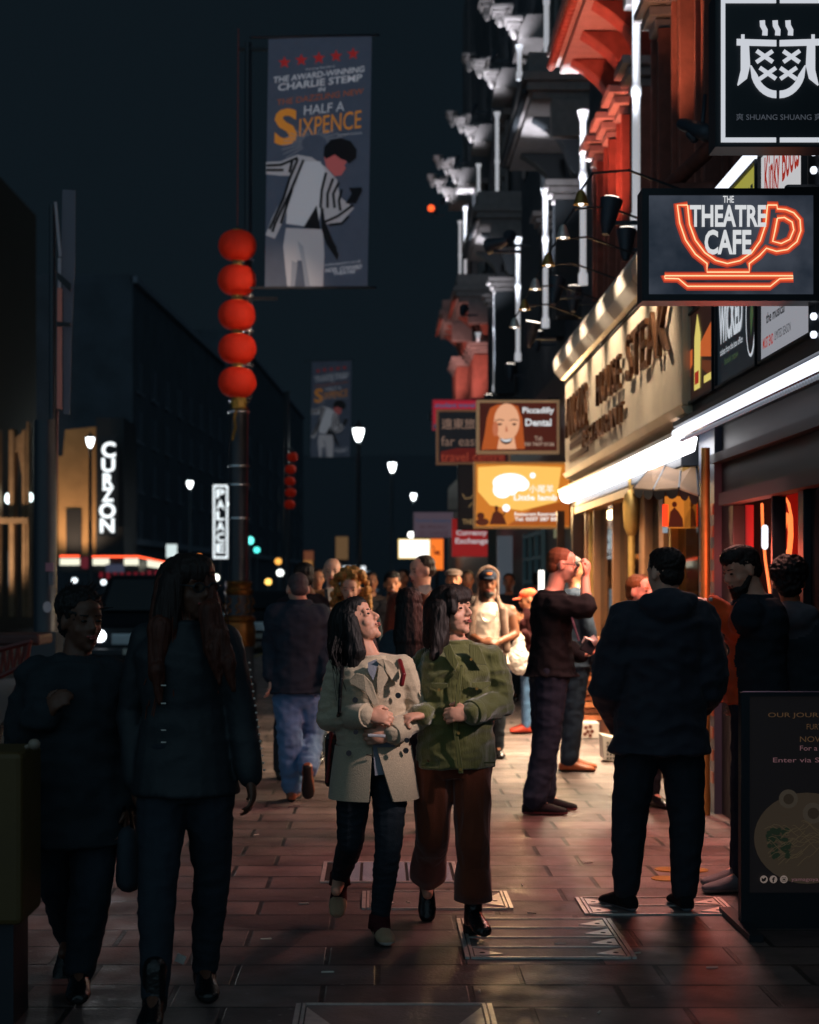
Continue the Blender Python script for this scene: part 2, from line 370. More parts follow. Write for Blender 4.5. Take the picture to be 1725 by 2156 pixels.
def cornice(ya, yb, z, X, m, nP, pm, soff=.42, cap_m=None, zb=4.3):
    """overhanging cornice from ya to yb with consoles, capitals and pilasters below"""
    mb = MB(); mb.bx(X - soff, X + .5, ya, yb, z, z + .1); mb.bx(X - soff - .07, X + .5, ya - .06, yb + .06, z + .1, z + .22); mb.bx(X - soff - .13, X + .5, ya - .1, yb + .1, z + .22, z + .34); mb.bx(X - soff - .05, X + .5, ya, yb, z + .34, z + .62)
    mb.bx(X - .1, X + .5, ya - .02, ya + .16, z - .5, z)
    cn = mb.build('cornice', m, t, bevel=.012)
    mb = MB(); k = 0; y = ya
    while y < yb:
        mb.ell((X - soff - .1, y, z + .08), (.05, .06, .05), n=8); y += .13
    mb.build('rope_moulding', pm, cn)
    for i in range(nP):
        y = ya + (yb - ya) * (i + .5) / nP
        console(cn, X - soff * .75, X + .42, y, .3, z - .85, z - .01, pm)
        mb = MB(); stepblock(mb, X + .02, X + .42, y - .17, y + .17, z - 1.15); cp = mb.build('capital', m, t, bevel=.01)
        mb = MB(); mb.bx(X + .08, X + .42, y - .15, y + .15, zb, z - 1.16); mb.bx(X + .04, X + .42, y - .2, y - .155, zb, z - 1.16); mb.bx(X + .04, X + .42, y + .155, y + .2, zb, z - 1.16)
        mb.build('pilaster', pm, t, bevel=.008)
    for i in range(nP - 1):
        y = ya + (yb - ya) * (i + 1) / nP; w = (yb - ya) / nP - .45
        mb = MB(); mb.bx(X + .36, X + .41, y - w / 2, y + w / 2, zb + .5, z - 1.3); wd_ = mb.build('window', M_dglass, t)
        mb = MB(); mb.bx(X + .3, X + .37, y - .03, y + .03, zb + .5, z - 1.3); mb.bx(X + .3, X + .37, y - w / 2, y + w / 2, zb + 1.5, zb + 1.56); mb.bx(X + .28, X + .37, y - w / 2 - .04, y - w / 2, zb + .5, z - 1.3); mb.bx(X + .28, X + .37, y + w / 2, y + w / 2 + .04, zb + .5, z - 1.3)
        mb.build('frame', M_stone, wd_)
    return cn
cornice(11.2, 15.3, 7.45, 2.36, M_stone, 4, M_brick, soff=.3)
cornice(15.7, 19.5, 7.35, 2.38, M_stone, 4, M_brick, soff=.3)
cornice(22.6, 26.6, 7.95, 2.4, M_stone, 2, M_lead, soff=.35, zb=5.2)
cornice(32.4, 36.2, 8.35, 2.25, M_stone, 2, M_lead, soff=.3, zb=5.2)
cornice(38.6, 41.5, 7.9, 2.15, M_stone, 3, M_brick, soff=.3, zb=5.6)
cornice(46.4, 49.5, 8.6, 2.12, M_stone, 3, M_brick, soff=.3, zb=5.6)
# eaves bracket clusters of the upper storey
for x, y, Y in [(1080, 45, 28.2), (1033, 155, 33.4), (990, 272, 39.2), (957, 362, 44.6), (941, 400, 47.5)]:
    c = P(x, y, Y); mb = MB()
    for k, (dx, dz, s) in enumerate([(0, 0, 1), (-.22, .28, 1.), (.2, .2, .9), (-.4, .55, .9), (-.05, .55, .8)]):
        q = V3((c.x + dx, c.y + .25 * k, c.z + dz)); mb.bx(q.x - .14 * s, q.x + .16 * s, q.y - .2, q.y + .2, q.z - .03, q.z + .04); mb.bx(q.x - .10 * s, q.x + .12 * s, q.y - .16, q.y + .16, q.z - .1, q.z - .035); mb.bx(q.x - .05 * s, q.x + .1 * s, q.y - .12, q.y + .12, q.z - .2, q.z - .105)
        mb.ell((q.x + .02, q.y - .1, q.z - .25), (.06, .06, .09), n=10)
    mb.bx(c.x + .1, c.x + .8, c.y - .1, c.y + 1.3, c.z - .3, c.z + .1)
    mb.build('eaves_bracket', M_stone, t, bevel=.012)
for k in range(7):
    a, b = BX[k + 1]; mb = MB(); mb.bx(a - .05, a + .42, b - .9, b + .9, 11.9, 12.1) if k > 2 else None
    for j in (0, 1, 2):
        y = b + 1.1 + j * .95; w = MB(); w.bx(a + .36, a + .415, y - .32, y + .32, 9.0, 11.0); o = w.build('window', M_dglass, t)
        w = MB(); w.bx(a + .31, a + .37, y - .02, y + .02, 9, 11); w.bx(a + .31, a + .37, y - .32, y + .32, 10.0, 10.05); w.bx(a + .25, a + .42, y - .42, y + .42, 11.01, 11.14); w.build('frame', M_stone, o)

# floodlights that wash the terrace
M_flood = mat('floodlight_housing', (60, 66, 76), .45, metal=.3)
M_bulb = mat('flood_lens', (255, 240, 225), .3, emit=6)
def flood(label, loc, target, energy, color, spot=50, r=.09, size=.04):
    loc = V3(loc); d = (V3(target) - loc).normalized(); t = thing('floodlight', label, 'floodlight', loc, 'floodlights on the terrace ledges')
    mb = MB(); mb.cap(loc - d * .22, loc - d * .02, r * .6, r, rnd=False); mb.cap(loc - d * .3, loc - d * .22, r * .3, r * .6, rnd=False); mb.build('housing', M_flood, t, smooth='auto')
    mb = MB(); a, b, w = frame(d); mb.cyl(loc - d * .019, loc - d * .012, r * .85); mb.build('lens', M_bulb, t)
    mb = MB(); mb.box(loc - d * .12 + V3((.12, 0, -.08)), (.3, .03, .03)); mb.build('bracket', M_flood, t)
    light('lamp', 'SPOT', loc, target, energy, color, t, size, spot, .8); return t
CW = (.86, .92, 1.)
RD = (1., .2, .12)
ORG = (1., .42, .22)
for i, (lab, x, yb, Y, E) in enumerate([
    ('floodlight at the foot of the tallest white shaft above the steak house sign', 1338, 488, 15.5, 60),
    ('floodlight at the foot of the second tall white shaft', 1226, 606, 19.6, 60),
    ('floodlight at the foot of the third white shaft', 1147, 698, 24, 60),
    ('floodlight at the foot of the fourth white shaft', 1089, 766, 28.5, 60),
    ('floodlight at the foot of the fifth white shaft', 1041, 830, 33.8, 60),
    ('floodlight under the upper white shaft in the middle of the terrace', 1045, 478, 33.8, 60),
    ('floodlight on the ledge under the first upper shaft', 1149, 193, 24, 50),
    ('floodlight on the ledge under the farthest pair of shafts', 976, 622, 45.6, 90)]):
    p = P(x, yb, Y) + V3((-.14, -.42, -.05)); flood(lab, p, P(x, yb - 620 * 15.5 / Y, Y) + V3((.0, -.02, 0)), E * 24, CW, 24)
# ------------------------------------------------------------------ shops on the right
def E(name, c, s=1., base=None): return mat(name, base or (12, 12, 12), .4, emit=s, ecol=c)
def ftext(mb, s, o, U, W, mi=None, bold=0., th=None):
    vs, fs, w, h = text_mesh(s, bold)
    if vs:
        mb.add([o + U * a + W * b for a, b in vs], fs, mi)
        if th is not None:
            mb.add([o + th + U * a + W * b for a, b in vs], fs, mi); k = len(vs); b0 = len(mb.v) - 2 * k; ed = {}
            for f in fs:
                for i in range(len(f)):
                    e = (f[i], f[(i + 1) % len(f)]); e = (min(e), max(e)); ed[e] = ed.get(e, 0) + 1
            for e, c in ed.items():
                if c == 1: mb.add([mb.v[b0 + e[0]], mb.v[b0 + e[1]], mb.v[b0 + k + e[1]], mb.v[b0 + k + e[0]]], [(0, 1, 2, 3)], mi)
    return mb
M_black = mat('black_gloss_paint', (38, 43, 49), .42, spec=.3)
M_blackm = mat('black_metal', (40, 45, 52), .45, metal=.3)
M_cream = mat('cream_enamel', (214, 190, 158), .45, ns=3, na=.08)
M_seam = mat('dark_seam', (40, 34, 28), .7)
M_brass = mat('brass_trim', (176, 140, 78), .48, metal=.85, ns=12, na=.15)
M_wood = mat('stained_wood', (96, 62, 36), .5, ns=6, na=.3, stretch=(1, 1, .1))
M_glass = mat('shop_glass', (30, 30, 30), .03, spec=.6, trans=0)
M_bronze = mat('bronze_letters', (92, 56, 28), .45, metal=.4)
M_tube = E('fluorescent_tube', (250, 250, 255), 5, (220, 220, 220))
M_rope = E('rope_light', (225, 232, 245), 1.5, (200, 200, 200))
M_bulbs = E('bare_bulb', (255, 250, 240), 3, (200, 200, 200))

# --- steak house
SX, SY0, SY1 = 1.98, 11.1, 18.0
t = thing('steak_house', 'cream fronted steak house with bronze lettering, curved canopy and brass shop windows', 'shop', (2.3, 15, 0))
mb = MB(); mb.bx(SX, 2.5, SY0, SY1, 2.70, 3.63)
fa = mb.build('fascia', M_cream, t, bevel=.01)
mb = MB(); pr = [(SX - .004, 3.665), (SX - .05, 3.68), (SX - .12, 3.76), (SX - .14, 3.86), (SX - .09, 3.96), (SX + .1, 4.06), (2.4, 4.12), (2.4, 3.665)]
n = 5
for k in range(n):
    a = SY0 + (SY1 - SY0) * k / n + .006; b = SY0 + (SY1 - SY0) * (k + 1) / n - .006
    mb.prism([(x, a, z) for x, z in pr], (0, b - a, 0))
M_canopy = mat('canopy_sheet_metal', (215, 200, 178), .32, metal=.35)
cn = mb.build('canopy', M_canopy, t, bevel=.008)
mb = MB(); mb.bx(SX - .012, 2.4, SY0, SY1, 3.632, 3.662); mb.build('seam_trim', M_seam, t)
mb = MB(); mb.prism([(SX - .01, SY0, 2.697), (SX + .02, SY0, 2.65), (2.2, SY0, 2.58), (2.3, SY0, 2.697)], (0, SY1 - SY0 + .15, 0)); mb.build('lip', M_cream, t)
mb = MB(); mb.bx(2.17, 2.4, 12.2, 18.6, 2.38, 2.575); mb.build('dark_band', M_black, t)
o = V3((SX - .03, 0, 0))
def yx(x, X=SX): return F * X / (x - VX)
def letters(s, xa, xb, z0, z1, bold=.03, m=M_bronze, nm='lettering'):
    ya, yb = yx(xa), yx(xb); mb = MB()
    ftext(mb, s, V3((SX - .05, ya, z0)), V3((0, yb - ya, 0)), V3((0, 0, z1 - z0)), bold=0., th=V3((.03, 0, 0)))
    mb2 = mb.build(nm, m, t); return mb2
letters('STEAK', 1330, 1418, 3.1, 3.46)
letters('HOUSE', 1266, 1316, 3.1, 3.38)
letters('RESTAURANT', 1236, 1322, 2.82, 2.98, .02)
letters('ANGUS', 1200, 1243, 3.02, 3.42)
mb = MB()
for z in (2.78, 2.9, 3.0): mb.bx(SX - .012, SX, yx(1240), yx(1202), z, z + .06)
mb.split('menu_line', M_bronze, t)
# fluorescent light along the front
mb = MB(); mb.bx(2.0, 2.165, 11.6, 18.9, 2.535, 2.565); mb.build('tube_housing', M_steel, t)
k = 0; y = 11.5
tub = []
while y < 18.8:
    mb = MB()
    mb.prism([(2.0, y, 2.53), (2.0, y, 2.48), (2.03, y, 2.43), (2.09, y, 2.41), (2.14, y, 2.43), (2.16, y, 2.53)], (0, min(1.14, 18.9 - y), 0))
    mb.build('light_tube', M_tube, t, bevel=.012); y += 1.22
light('tube_light', 'AREA', (1.95, 15.9, 2.36), (1.3, 15.9, 0), 400, (1., .76, .50), t, .25, sy=5.6, rot=(0, R(18), 0))
# shop windows: pilasters, mullions, panes and a lit room behind
FXX = 2.3
def vbar(parent, x, w, z0, z1, m, name='mullion', d=.08, X=FXX):
    Y = F * X / (x - VX); mb = MB(); mb.bx(X - d / 2, X + d / 2, Y - w / 2, Y + w / 2, z0, z1); return mb.build(name, m, parent, bevel=.006)
for x, w in [(1244, .12), (1262, .06), (1303, .06), (1366, .30), (1408, .2)]: vbar(t, x, w, .0, 2.37, M_wood, 'wooden_post', .12)
for x, w in [(1250, .05), (1424, .07)]: vbar(t, x, w, .1, 2.37, M_brass, 'brass_mullion', .1)
for x, z1, sp in [(1330, 2.44, 1), (1486, 2.44, 0)]:
    Y = F * 2.18 / (x - VX); mb = MB(); mb.lathe([(.03, 0), (.035, .1), (.03, .2), (.03, z1)], (2.18, Y, 0), 12)
    if sp: mb.lathe([(.035, 1.95), (.065, 2.02), (.075, 2.2), (.06, 2.3), (.03, 2.34)], (2.18, Y, 0), 12)
    mb.build('brass_pole', M_brass, t, smooth='auto')
mb = MB(); mb.bx(FXX - .05, FXX + .1, 12.2, 18.9, .0, .55); mb.build('stall_riser', mat('terracotta_tile', (140, 82, 50), .5, ns=14, na=.3), t)
mb = MB(); mb.bx(FXX - .12, FXX, 12.2, 18.9, 2.3, 2.37); mb.build('transom', M_brass, t)
mb = MB(); mb.bx(2.31, 2.316, 12.3, 18.5, .56, 2.29)
gm = mat('clear_window_glass', (200, 210, 210), .02, trans=1.); gm.node_tree.nodes['Principled BSDF'].inputs['IOR'].default_value = 1.1
mb.build('shop_window', gm, t)
M_room = mat('warm_room_wall', (150, 95, 50), .8)
mb = MB(); mb.bx(2.4, 5.2, 18.85, 18.9, 0, 2.6); mb.bx(5.2, 5.25, 12.2, 18.9, 0, 2.6); mb.bx(2.4, 5.2, 12.2, 12.25, 0, 2.6); mb.bx(2.4, 5.2, 12.3, 18.8, 2.6, 2.65); mb.build('dining_room', M_room, t)
for x, y0, y1, w in [(1288, 1065, 1155, .10), (1310, 1095, 1270, .12), (1296, 1240, 1300, .3)]:
    Y = F * 2.5 / (x - VX); a, b = P(x, y1, Y), P(x, y0, Y); mb = MB(); mb.bx(2.48, 2.5, Y - w, Y + w, a.z, b.z); mb.build('menu_card', E('pale_lit_card', (150, 165, 175), .8), t)
for x, y, s in [(1290, 1210, 5), (1296, 1212, 4), (1420, 1195, 5), (1425, 1185, 4), (1300, 1216, 4)]:
    mb = MB(); q = P(x, y, F * 2.7 / (x - VX)); mb.ell(q, (.03, .03, .06)); mb.build('glass_lamp', E('cold_glass_lamp', (170, 220, 225), 2.2), t, smooth=True)
for x, y in [(1296, 1288), (1440, 1255)]:
    mb = MB(); q = P(x, y, F * 2.7 / (x - VX)); mb.bx(q.x, q.x + .05, q.y - .25, q.y + .25, q.z - .01, q.z + .02); mb.build('neon_strip', E('room_neon', (255, 90, 50), 3), t)
light('room_lamp', 'POINT', (3.2, 15.3, 2.2), None, 34, (1, .62, .28), t, .15)
# reflected sign in the window by the brass pole, painted as a glowing panel
fw = Face((2.26, 12.9, 1.9), (-.55, -.83, 0))
t2 = thing('sign_reflection', 'painted orange reflection of a sign in steak house window below the small awning', 'lightbox', fw.pt(1425, 1110))
mb = MB(); fw.rect(mb, 1400, 1045, 1450, 1112, -.05, .05); mb.build('panel', E('orange_lightbox', (226, 130, 45), .8), t2)  # glowing panel stands in for the orange sign reflection
mb = MB(); fw.disc(mb, 1421, 1062, 5, 6, .001); fw.poly(mb, [(1408, 1110), (1412, 1078), (1421, 1068), (1430, 1078), (1438, 1092), (1440, 1110)], .001); mb.build('figure', E('brown_reflection', (90, 30, 12), .7), t2)
mb = MB(); fw.rect(mb, 1398, 1062, 1408, 1108, .004, .02); mb.build('neon_panel', E('red_neon_panel', (255, 60, 25), 1.6), t2)
mb = MB(); fw.rect(mb, 1398, 1110, 1407, 1122, .004, .02); mb.build('card', E('pale_lit_card', (150, 165, 175), .8), t2)
# small awning
t2 = thing('awning', 'small beige fabric awning with dark scalloped edge under the bright light tubes', 'awning', P(1410, 1010, 12.4))
M_fab = mat('awning_fabric', (130, 100, 72), .85, bs=60); M_fabd = mat('awning_dark_edge', (34, 30, 28), .85)
A = [P(1372, 984, 13.2), P(1466, 972, 12.4)]; Bq = [P(1335, 1030, 12.9), P(1376, 1034, 12.0), P(1430, 1030, 11.6), P(1472, 1046, 11.5)]
mb = MB()
tp = [A[0], A[0].lerp(A[1], .35), A[0].lerp(A[1], .7), A[1]]
for i in range(3): mb.prism([tp[i], tp[i + 1], Bq[i + 1], Bq[i]], (0, .01, .012))
mb.build('canopy', M_fab, t2)
mb = MB()
for i in range(3):
    a, b = Bq[i], Bq[i + 1]
    for k in range(2):
        p, q = a.lerp(b, k / 2), a.lerp(b, (k + 1) / 2); c = (p + q) / 2; pts = [p] + [c + (p - c) * cos(pi * j / 6) - V3((0, 0, .065 * sin(pi * j / 6))) for j in range(1, 6)] + [q]
        mb.prism(pts, (0, .008, 0))
mb.build('valance', M_fabd, t2)
mb = MB()
for i in range(4): mb.tube([tp[i] + V3((0, 0, .01)), Bq[i] + V3((0, 0, .01))], .008)
mb.build('rib', M_black, t2)
# swan-neck lamps above the fascia
for i in range(6):
    y = 11.9 + i * 1.15
    lab = ['nearest', 'second', 'third', 'fourth', 'fifth', 'farthest'][i] + ' lamp on a bracket above the cream steak house fascia'
    L_ = thing('bracket_lamp', lab, 'lamp', (2.3, y, 4.25), 'bracket lamps over the steak house fascia')
    mb = MB(); mb.tube([V3((2.35, y, 4.2)), V3((1.75, y, 4.42)), V3((1.5, y, 4.4)), V3((1.42, y, 4.28))], .009); mb.build('arm', M_blackm, L_)
    mb = MB(); mb.lathe([(.015, .1), (.03, .08), (.055, 0), (.05, 0), (.028, .07), (.01, .08)], (1.42, y, 4.18), 12); mb.build('lamp_shade', M_steel if i % 2 else M_brass, L_, smooth='auto')
    mb = MB(); mb.ell((1.42, y, 4.19), .02); mb.build('bulb', M_bulbs, L_)
    light('lamp', 'SPOT', (1.42, y, 4.14), (2.02, y, 3.15), 110, (1, .87, .72), L_, .03, 75, .7)
# terrace wash in red over the near bays
flood('floodlight with red filter on the canopy, lighting the near cornice', (1.75, 16.6, 4.5), (2.3, 17.7, 7.2), 620, RD, 70)
flood('floodlight with amber filter close to the floor cables, nearest of all', (1.8, 13.1, 4.5), (2.45, 13.6, 8), 330, ORG, 75)
flood('red floodlight lower on the canopy edge lighting the brick pilasters', (1.7, 18.6, 4.4), (2.3, 18.2, 7.6), 300, RD, 60)
flood('floodlight with pink filter beside the farthest brick pilasters', (1.5, 37.4, 5.2), (2.2, 40.5, 7.6), 420, (1, .45, .38), 60)
flood('floodlight with pink filter under the last cornice', (1.45, 45.2, 6), (2.1, 48, 8.4), 400, (1, .45, .38), 60)
flood('white floodlight washing the soffit of the third cornice', (1.7, 21.9, 6.0), (2.3, 24.6, 8.1), 130, CW, 60)
flood('white floodlight washing the soffit of the fourth cornice', (1.6, 31.5, 6.6), (2.2, 34.4, 8.5), 160, CW, 60)
for i, (x, y, Y, lab) in enumerate([(1085, 130, 28.2, 'nearest eaves brackets'), (1037, 235, 33.4, 'second cluster of eaves brackets'), (995, 340, 39.2, 'third cluster of eaves brackets'), (962, 425, 44.6, 'fourth cluster of eaves brackets'), (944, 450, 47.5, 'farthest cluster of eaves brackets')]):
    p = P(x, y, Y) + V3((-.35, -.5, 0)); flood('small floodlight aimed up at the ' + lab, p, P(x - 8, y - 2200 / Y, Y), 120, CW, 60, r=.05)
flood('added floodlight on the canopy edge aimed across at the red lanterns', (1.2, 18.6, 5.2), (-1.78, 21.7, 4.8), 300, (1, .7, .5), 34)  # made-up floodlight, added to light the lanterns and banner
# heavy black floodlight by the ring of terracotta scrolls
t2 = thing('wall_floodlight', 'large dark floodlight on a stalk left of the white framed bowl sign', 'floodlight', P(1455, 280, 11.6))
mb = MB(); a = P(1440, 262, 11.6); b = P(1490, 280, 11.4); mb.cap(a, b, .055, .075, .8); mb.cyl(P(1478, 285, 11.5), P(1485, 200, 11.6), .014); mb.cap(P(1450, 282, 11.5), P(1462, 292, 11.5), .02, .03); mb.build('housing', M_flood, t2, smooth=True)
t2 = thing('terracotta_scroll', 'brown terracotta scroll ornament with stepped fluting beside the theatre sign', 'ornament', P(1450, 350, 11.9))
mb = MB()
for k in range(7):
    a = P(1410 + k * 12, 392 - k * 11, 12.2 - k * .1); b = P(1436 + k * 12, 372 - k * 13, 12.0 - k * .1); mb.cap(a, b, .055, .05)
mb.cap(P(1400, 400, 12.2), P(1500, 398, 11.6), .05, .05)
mb.build('scroll', M_brick, t2, smooth=True)

# --- theatre cafe
t = thing('theatre_cafe', 'black painted cafe front with dark window and red lit interior', 'shop', (2.3, 8, 0))
mb = MB(); mb.bx(2.3, 2.6, 2.5, 9.12, 0, 2.62); mb.bx(2.3, 2.6, 11.0, 11.45, 0, 2.62); mb.bx(2.3, 2.6, 9.12, 11.0, 2.1, 2.62); mb.bx(2.3, 2.6, 9.12, 11.0, 0, .55); mb.build('wall', mat('cafe_black', (24, 27, 31), .5, spec=.3), t)
mb = MB(); mb.bx(2.23, 2.3, 2.5, 11.45, 2.34, 2.40); mb.bx(2.2, 2.3, 2.5, 11.0, 2.04, 2.12); mb.build('transom', mat('grey_painted_beam', (30, 31, 36), .6), t)
for x, w in [(1553, .12), (1640, .04), (1702, .12)]: vbar(t, x, w, .5, 2.04, M_black, 'mullion')
mb = MB(); Y = F * 2.34 / (1562 - VX); mb.bx(2.33, 2.4, Y - .08, Y + .08, .56, 2.04); mb.build('red_jamb', E('red_lit_jamb', (150, 24, 26), .75, (120, 20, 20)), t)
M_redroom = mat('red_room_wall', (140, 30, 26), .7)
mb = MB(); mb.bx(2.6, 5, 11.0, 11.04, .2, 2.6); mb.bx(5, 5.04, 8.8, 11, .2, 2.6); mb.bx(2.6, 5, 8.8, 8.84, .2, 2.6); mb.bx(2.6, 5, 8.84, 11, 2.6, 2.64); mb.build('cafe_room', M_redroom, t)
light('room_lamp', 'POINT', (3.0, 10.0, 2.0), None, 7, (1, .18, .1), t, .1)
for x, y in [(1588, 983), (1604, 982), (1612, 985)]:
    mb = MB(); mb.ell(P(x, y, 10.8), (.014, .014, .018)); mb.build('bulb', M_bulbs, t)
# striped pier; the stripes are painted reflections of the paving
t2 = thing('striped_pier', 'narrow slate pier with painted paving reflections between steak house and cafe', 'pier', (2.2, 11.75, 0))
Ya, Yb = F * 2.28 / (1481 - VX), F * 2.28 / (1514 - VX); mb = MB(); mb.bx(2.25, 2.6, Yb, Ya, 0, 2.6); mb.build('shaft', mat('slate_blue_tile', (58, 66, 84), .35), t2)
z = .2; mb = MB()
while z < 2.1: mb.bx(2.243, 2.249, Yb + .02, Ya - .06, z, z + .075); z += .15
mb.build('bands', mat('paving_reflection_stripe', (165, 92, 56), .4, ns=8, na=.2), t2)
# poster marquee
t = thing('poster_marquee', 'black projecting poster case with rows of theatre posters and white rope light', 'marquee', (2.1, 9, 3))
MX = 2.05
mb = MB(); mb.bx(MX, 2.6, 2.8, 11.42, 2.62, 3.9); cs = mb.build('case', M_black, t, bevel=.01)
mb = MB(); mb.bx(MX - .07, 2.4, 2.8, 11.44, 2.585, 2.618); mb.build('ledge', M_blackm, t)
mb = MB(); mb.cyl((MX - .05, 11.42, 2.54), (MX - .05, 2.8, 2.54), .032, n=10); mb.build('rope_light', M_rope, t)
mb = MB(); y = 7.7
while y < 11.3: mb.ell((MX - .04, y, 2.485), (.014, .014, .016), n=6); y += .055
mb.split('bulb_row', mat('dim_bulbs', (150, 155, 165), .3, emit=.35), t)
mb = MB(); mb.cyl((MX - .02, 11.0, 3.865), (MX - .02, 7.6, 3.865), .035, n=10); mb.build('rope_light', M_rope, t)
mb = MB(); z = 2.7
while z < 3.85: mb.ell((MX - .02, F * MX / (1723 - VX), z), (.018, .018, .02), n=8); z += .085
mb.split('bulb_column', M_rope, t)
light('soffit_light', 'AREA', (1.9, 10.3, 2.5), (1.6, 10.3, 0), 56, (1., .42, .34), t, .3, sy=2, rot=(0, R(18), 0))
for (lx, ly, tx, ty, tz, en, sp_, cc) in [(1.95, 6.35, -.05, 7.45, 1.3, 320, 38, (1., .76, .72))]:
    mb = MB(); mb.cyl((lx, ly, 2.52), (lx, ly, 2.58), .05); mb.build('added_key_housing', M_blackm, t); light('added_key_spot', 'SPOT', (lx, ly, 2.5), (tx, ty, tz), en, cc, t, .06, sp_, 1.)  # unseen key spot and its housing, added to light the couple

def poster(label, xa, xb, z0, z1, bgm, draw, nm='theatre_poster'):
    t = thing(nm, label, 'poster', (MX - .01, yx(xb, MX), z0), 'illuminated theatre posters on the marquee')
    ya, yb = yx(xa, MX), yx(xb, MX); mb = MB(); mb.bx(MX - .012, MX - .002, ya, yb, z0, z1); mb.build('sheet', bgm, t)
    mb = MB(); w = .015
    mb.bx(MX - .03, MX - .002, ya, ya + w, z0 - w, z1 + w); mb.bx(MX - .03, MX - .002, yb - w, yb, z0 - w, z1 + w); mb.bx(MX - .03, MX - .002, yb, ya, z0 - w, z0); mb.bx(MX - .03, MX - .002, yb, ya, z1, z1 + w)
    mb.build('frame', M_black, t)
    def at(u, v, d=.001): return V3((MX - .013 - d, ya + (yb - ya) * u, z0 + (z1 - z0) * v))
    def tx(s, u0, v0, u1, v1, m, bold=0.02, nm='print'):
        o = at(u0, v0, .002); mb = MB(); ftext(mb, s, o, at(u1, v0, .002) - o, at(u0, v1, .002) - o, bold=bold); mb.build(nm, m, t)
    def pg(pts, m, d=.001, nm='artwork'): mb = MB(); mb.prism([at(u, v, d) for u, v in pts], (-.001, 0, 0)); mb.build(nm, m, t)
    draw(tx, pg); return t
EW = E('print_white', (205, 212, 220), .85); EO = E('print_orange', (205, 98, 45), .8); EY = E('print_yellow', (225, 205, 110), .9); ER = E('print_red', (170, 40, 22), .8); EG = E('print_green', (70, 95, 60), .7); EBk = E('print_black', (18, 22, 26), .8); EB = E('print_brown', (110, 55, 28), .7)
def d1(tx, pg):
    pg([(.0, .2), (.35, .42), (.35, .6), (0, .55)], EO); pg([(1, .35), (.6, .45), (.6, .6), (1, .78)], EO); pg([(0, .02), (.3, .3), (.3, .38), (0, .16)], EB); pg([(1, .1), (.65, .3), (.65, .4), (1, .3)], EB)
    pg([(.42, .1), (.6, .1), (.62, .7), (.52, .95), (.43, .7)], EY, .003); pg([(.45, .16), (.57, .16), (.57, .3), (.45, .3)], ER, .005); tx('THE SHOW', .46, .34, .56, .7, ER)
    pg([(.72, .12), (.95, .12), (.95, .2), (.72, .2)], EY, .002)
def d2(tx, pg):
    tx('WICKED', .05, .42, .66, .86, EW, .04); tx('THE MUSICAL', .05, .9, .66, .97, EW); tx('tickets from the box office', .08, .3, .66, .37, EW, 0); tx('book now', .2, .18, .55, .26, EG, 0)
    pg([(.86 + .12 * cos(a), .52 + .42 * sin(a)) for a in [2 * pi * i / 20 for i in range(20)]], EW, .001); pg([(.86 + .095 * cos(a), .52 + .39 * sin(a)) for a in [2 * pi * i / 20 for i in range(20)]], EBk, .003); pg([(.88, .3), (.93, .5), (.9, .75), (.86, .5)], EG, .005)
def d3(tx, pg):
    for k in range(9): pg([(.08 + .06 * k, .5), (.11 + .06 * k, .5), (.11 + .06 * k, .95), (.08 + .06 * k, .95)], E('print_grey', (120, 128, 138), .8))
    tx('the musical', .12, .32, .5, .42, EBk); tx('MUST END', .05, .1, .27, .2, ER); tx('LIMITED SEASON', .3, .12, .62, .2, EBk, 0)
    for k in range(14): q = random.Random(k); u = .75 + .2 * q.random(); v = .3 + .65 * q.random(); pg([(u, v), (u + .03, v + .02), (u + .02, v + .06), (u - .01, v + .04)], [EG, EO, EY][k % 3])
poster('brown and orange theatre poster with tall yellow figure, by the steak house fascia', 1441, 1508, 2.72, 3.28, E('poster_dark', (46, 26, 20), .7), d1)
poster('black theatre poster with slanted white WICKED lettering and oval', 1516, 1600, 2.72, 3.28, E('poster_black', (22, 30, 36), .8), d2)
poster('white theatre poster with grey vertical bars and small red wording', 1608, 1716, 2.72, 3.28, E('poster_white', (150, 152, 160), .85), d3)
def d4(tx, pg): tx('KINKY', .55, .12, .98, .8, EBk, .03)
def d5(tx, pg):
    tx('Kinky Boots', .1, .3, .9, .95, ER, .02)
def d6(tx, pg): pg([(.1, .1), (.9, .1), (.8, .8), (.2, .6)], EO)
poster('yellow theatre poster with black lettering above the theatre cafe sign', 1516, 1600, 3.36, 3.8, E('poster_yellow', (170, 165, 70), .8), d4)
poster('pale theatre poster with red handwritten show title above the theatre cafe sign', 1608, 1700, 3.36, 3.8, E('poster_pale', (205, 205, 208), .85), d5)
poster('brown upper theatre poster showing left of the theatre cafe sign', 1441, 1508, 3.36, 3.8, E('poster_dark', (46, 26, 20), .7), d6)
# neon cup in the cafe window
fn = Face((2.42, 10, 1.5), (-1, 0, 0))
t = thing('neon_sign', 'red and amber neon cup sign hanging inside the dark cafe window', 'neon sign', (2.42, 10, 1.6))
M_neo = E('amber_neon', (255, 120, 60), 1.7); M_ner = E('red_neon', (255, 45, 25), 1.6); M_nw = E('white_neon', (240, 245, 255), 1.3)
def npath(pts, m, r, nm='neon_tube'): mb = MB(); mb.tube([fn.pt(x, y) for x, y in pts], r); mb.build(nm, m, t, smooth=True)
npath([(1605, 1062), (1606, 1100), (1608, 1130), (1612, 1180), (1618, 1220), (1624, 1262)], M_neo, .009)
npath([(1611, 1112), (1611, 1150)], M_nw, .022, 'ballast')
npath([(1654, 1048), (1661, 1060), (1667, 1090), (1668, 1130), (1664, 1170), (1654, 1196)], M_neo, .009)
npath([(1660, 1085), (1663, 1120), (1661, 1155), (1653, 1180), (1652, 1120), (1657, 1082)], M_neo, .009)
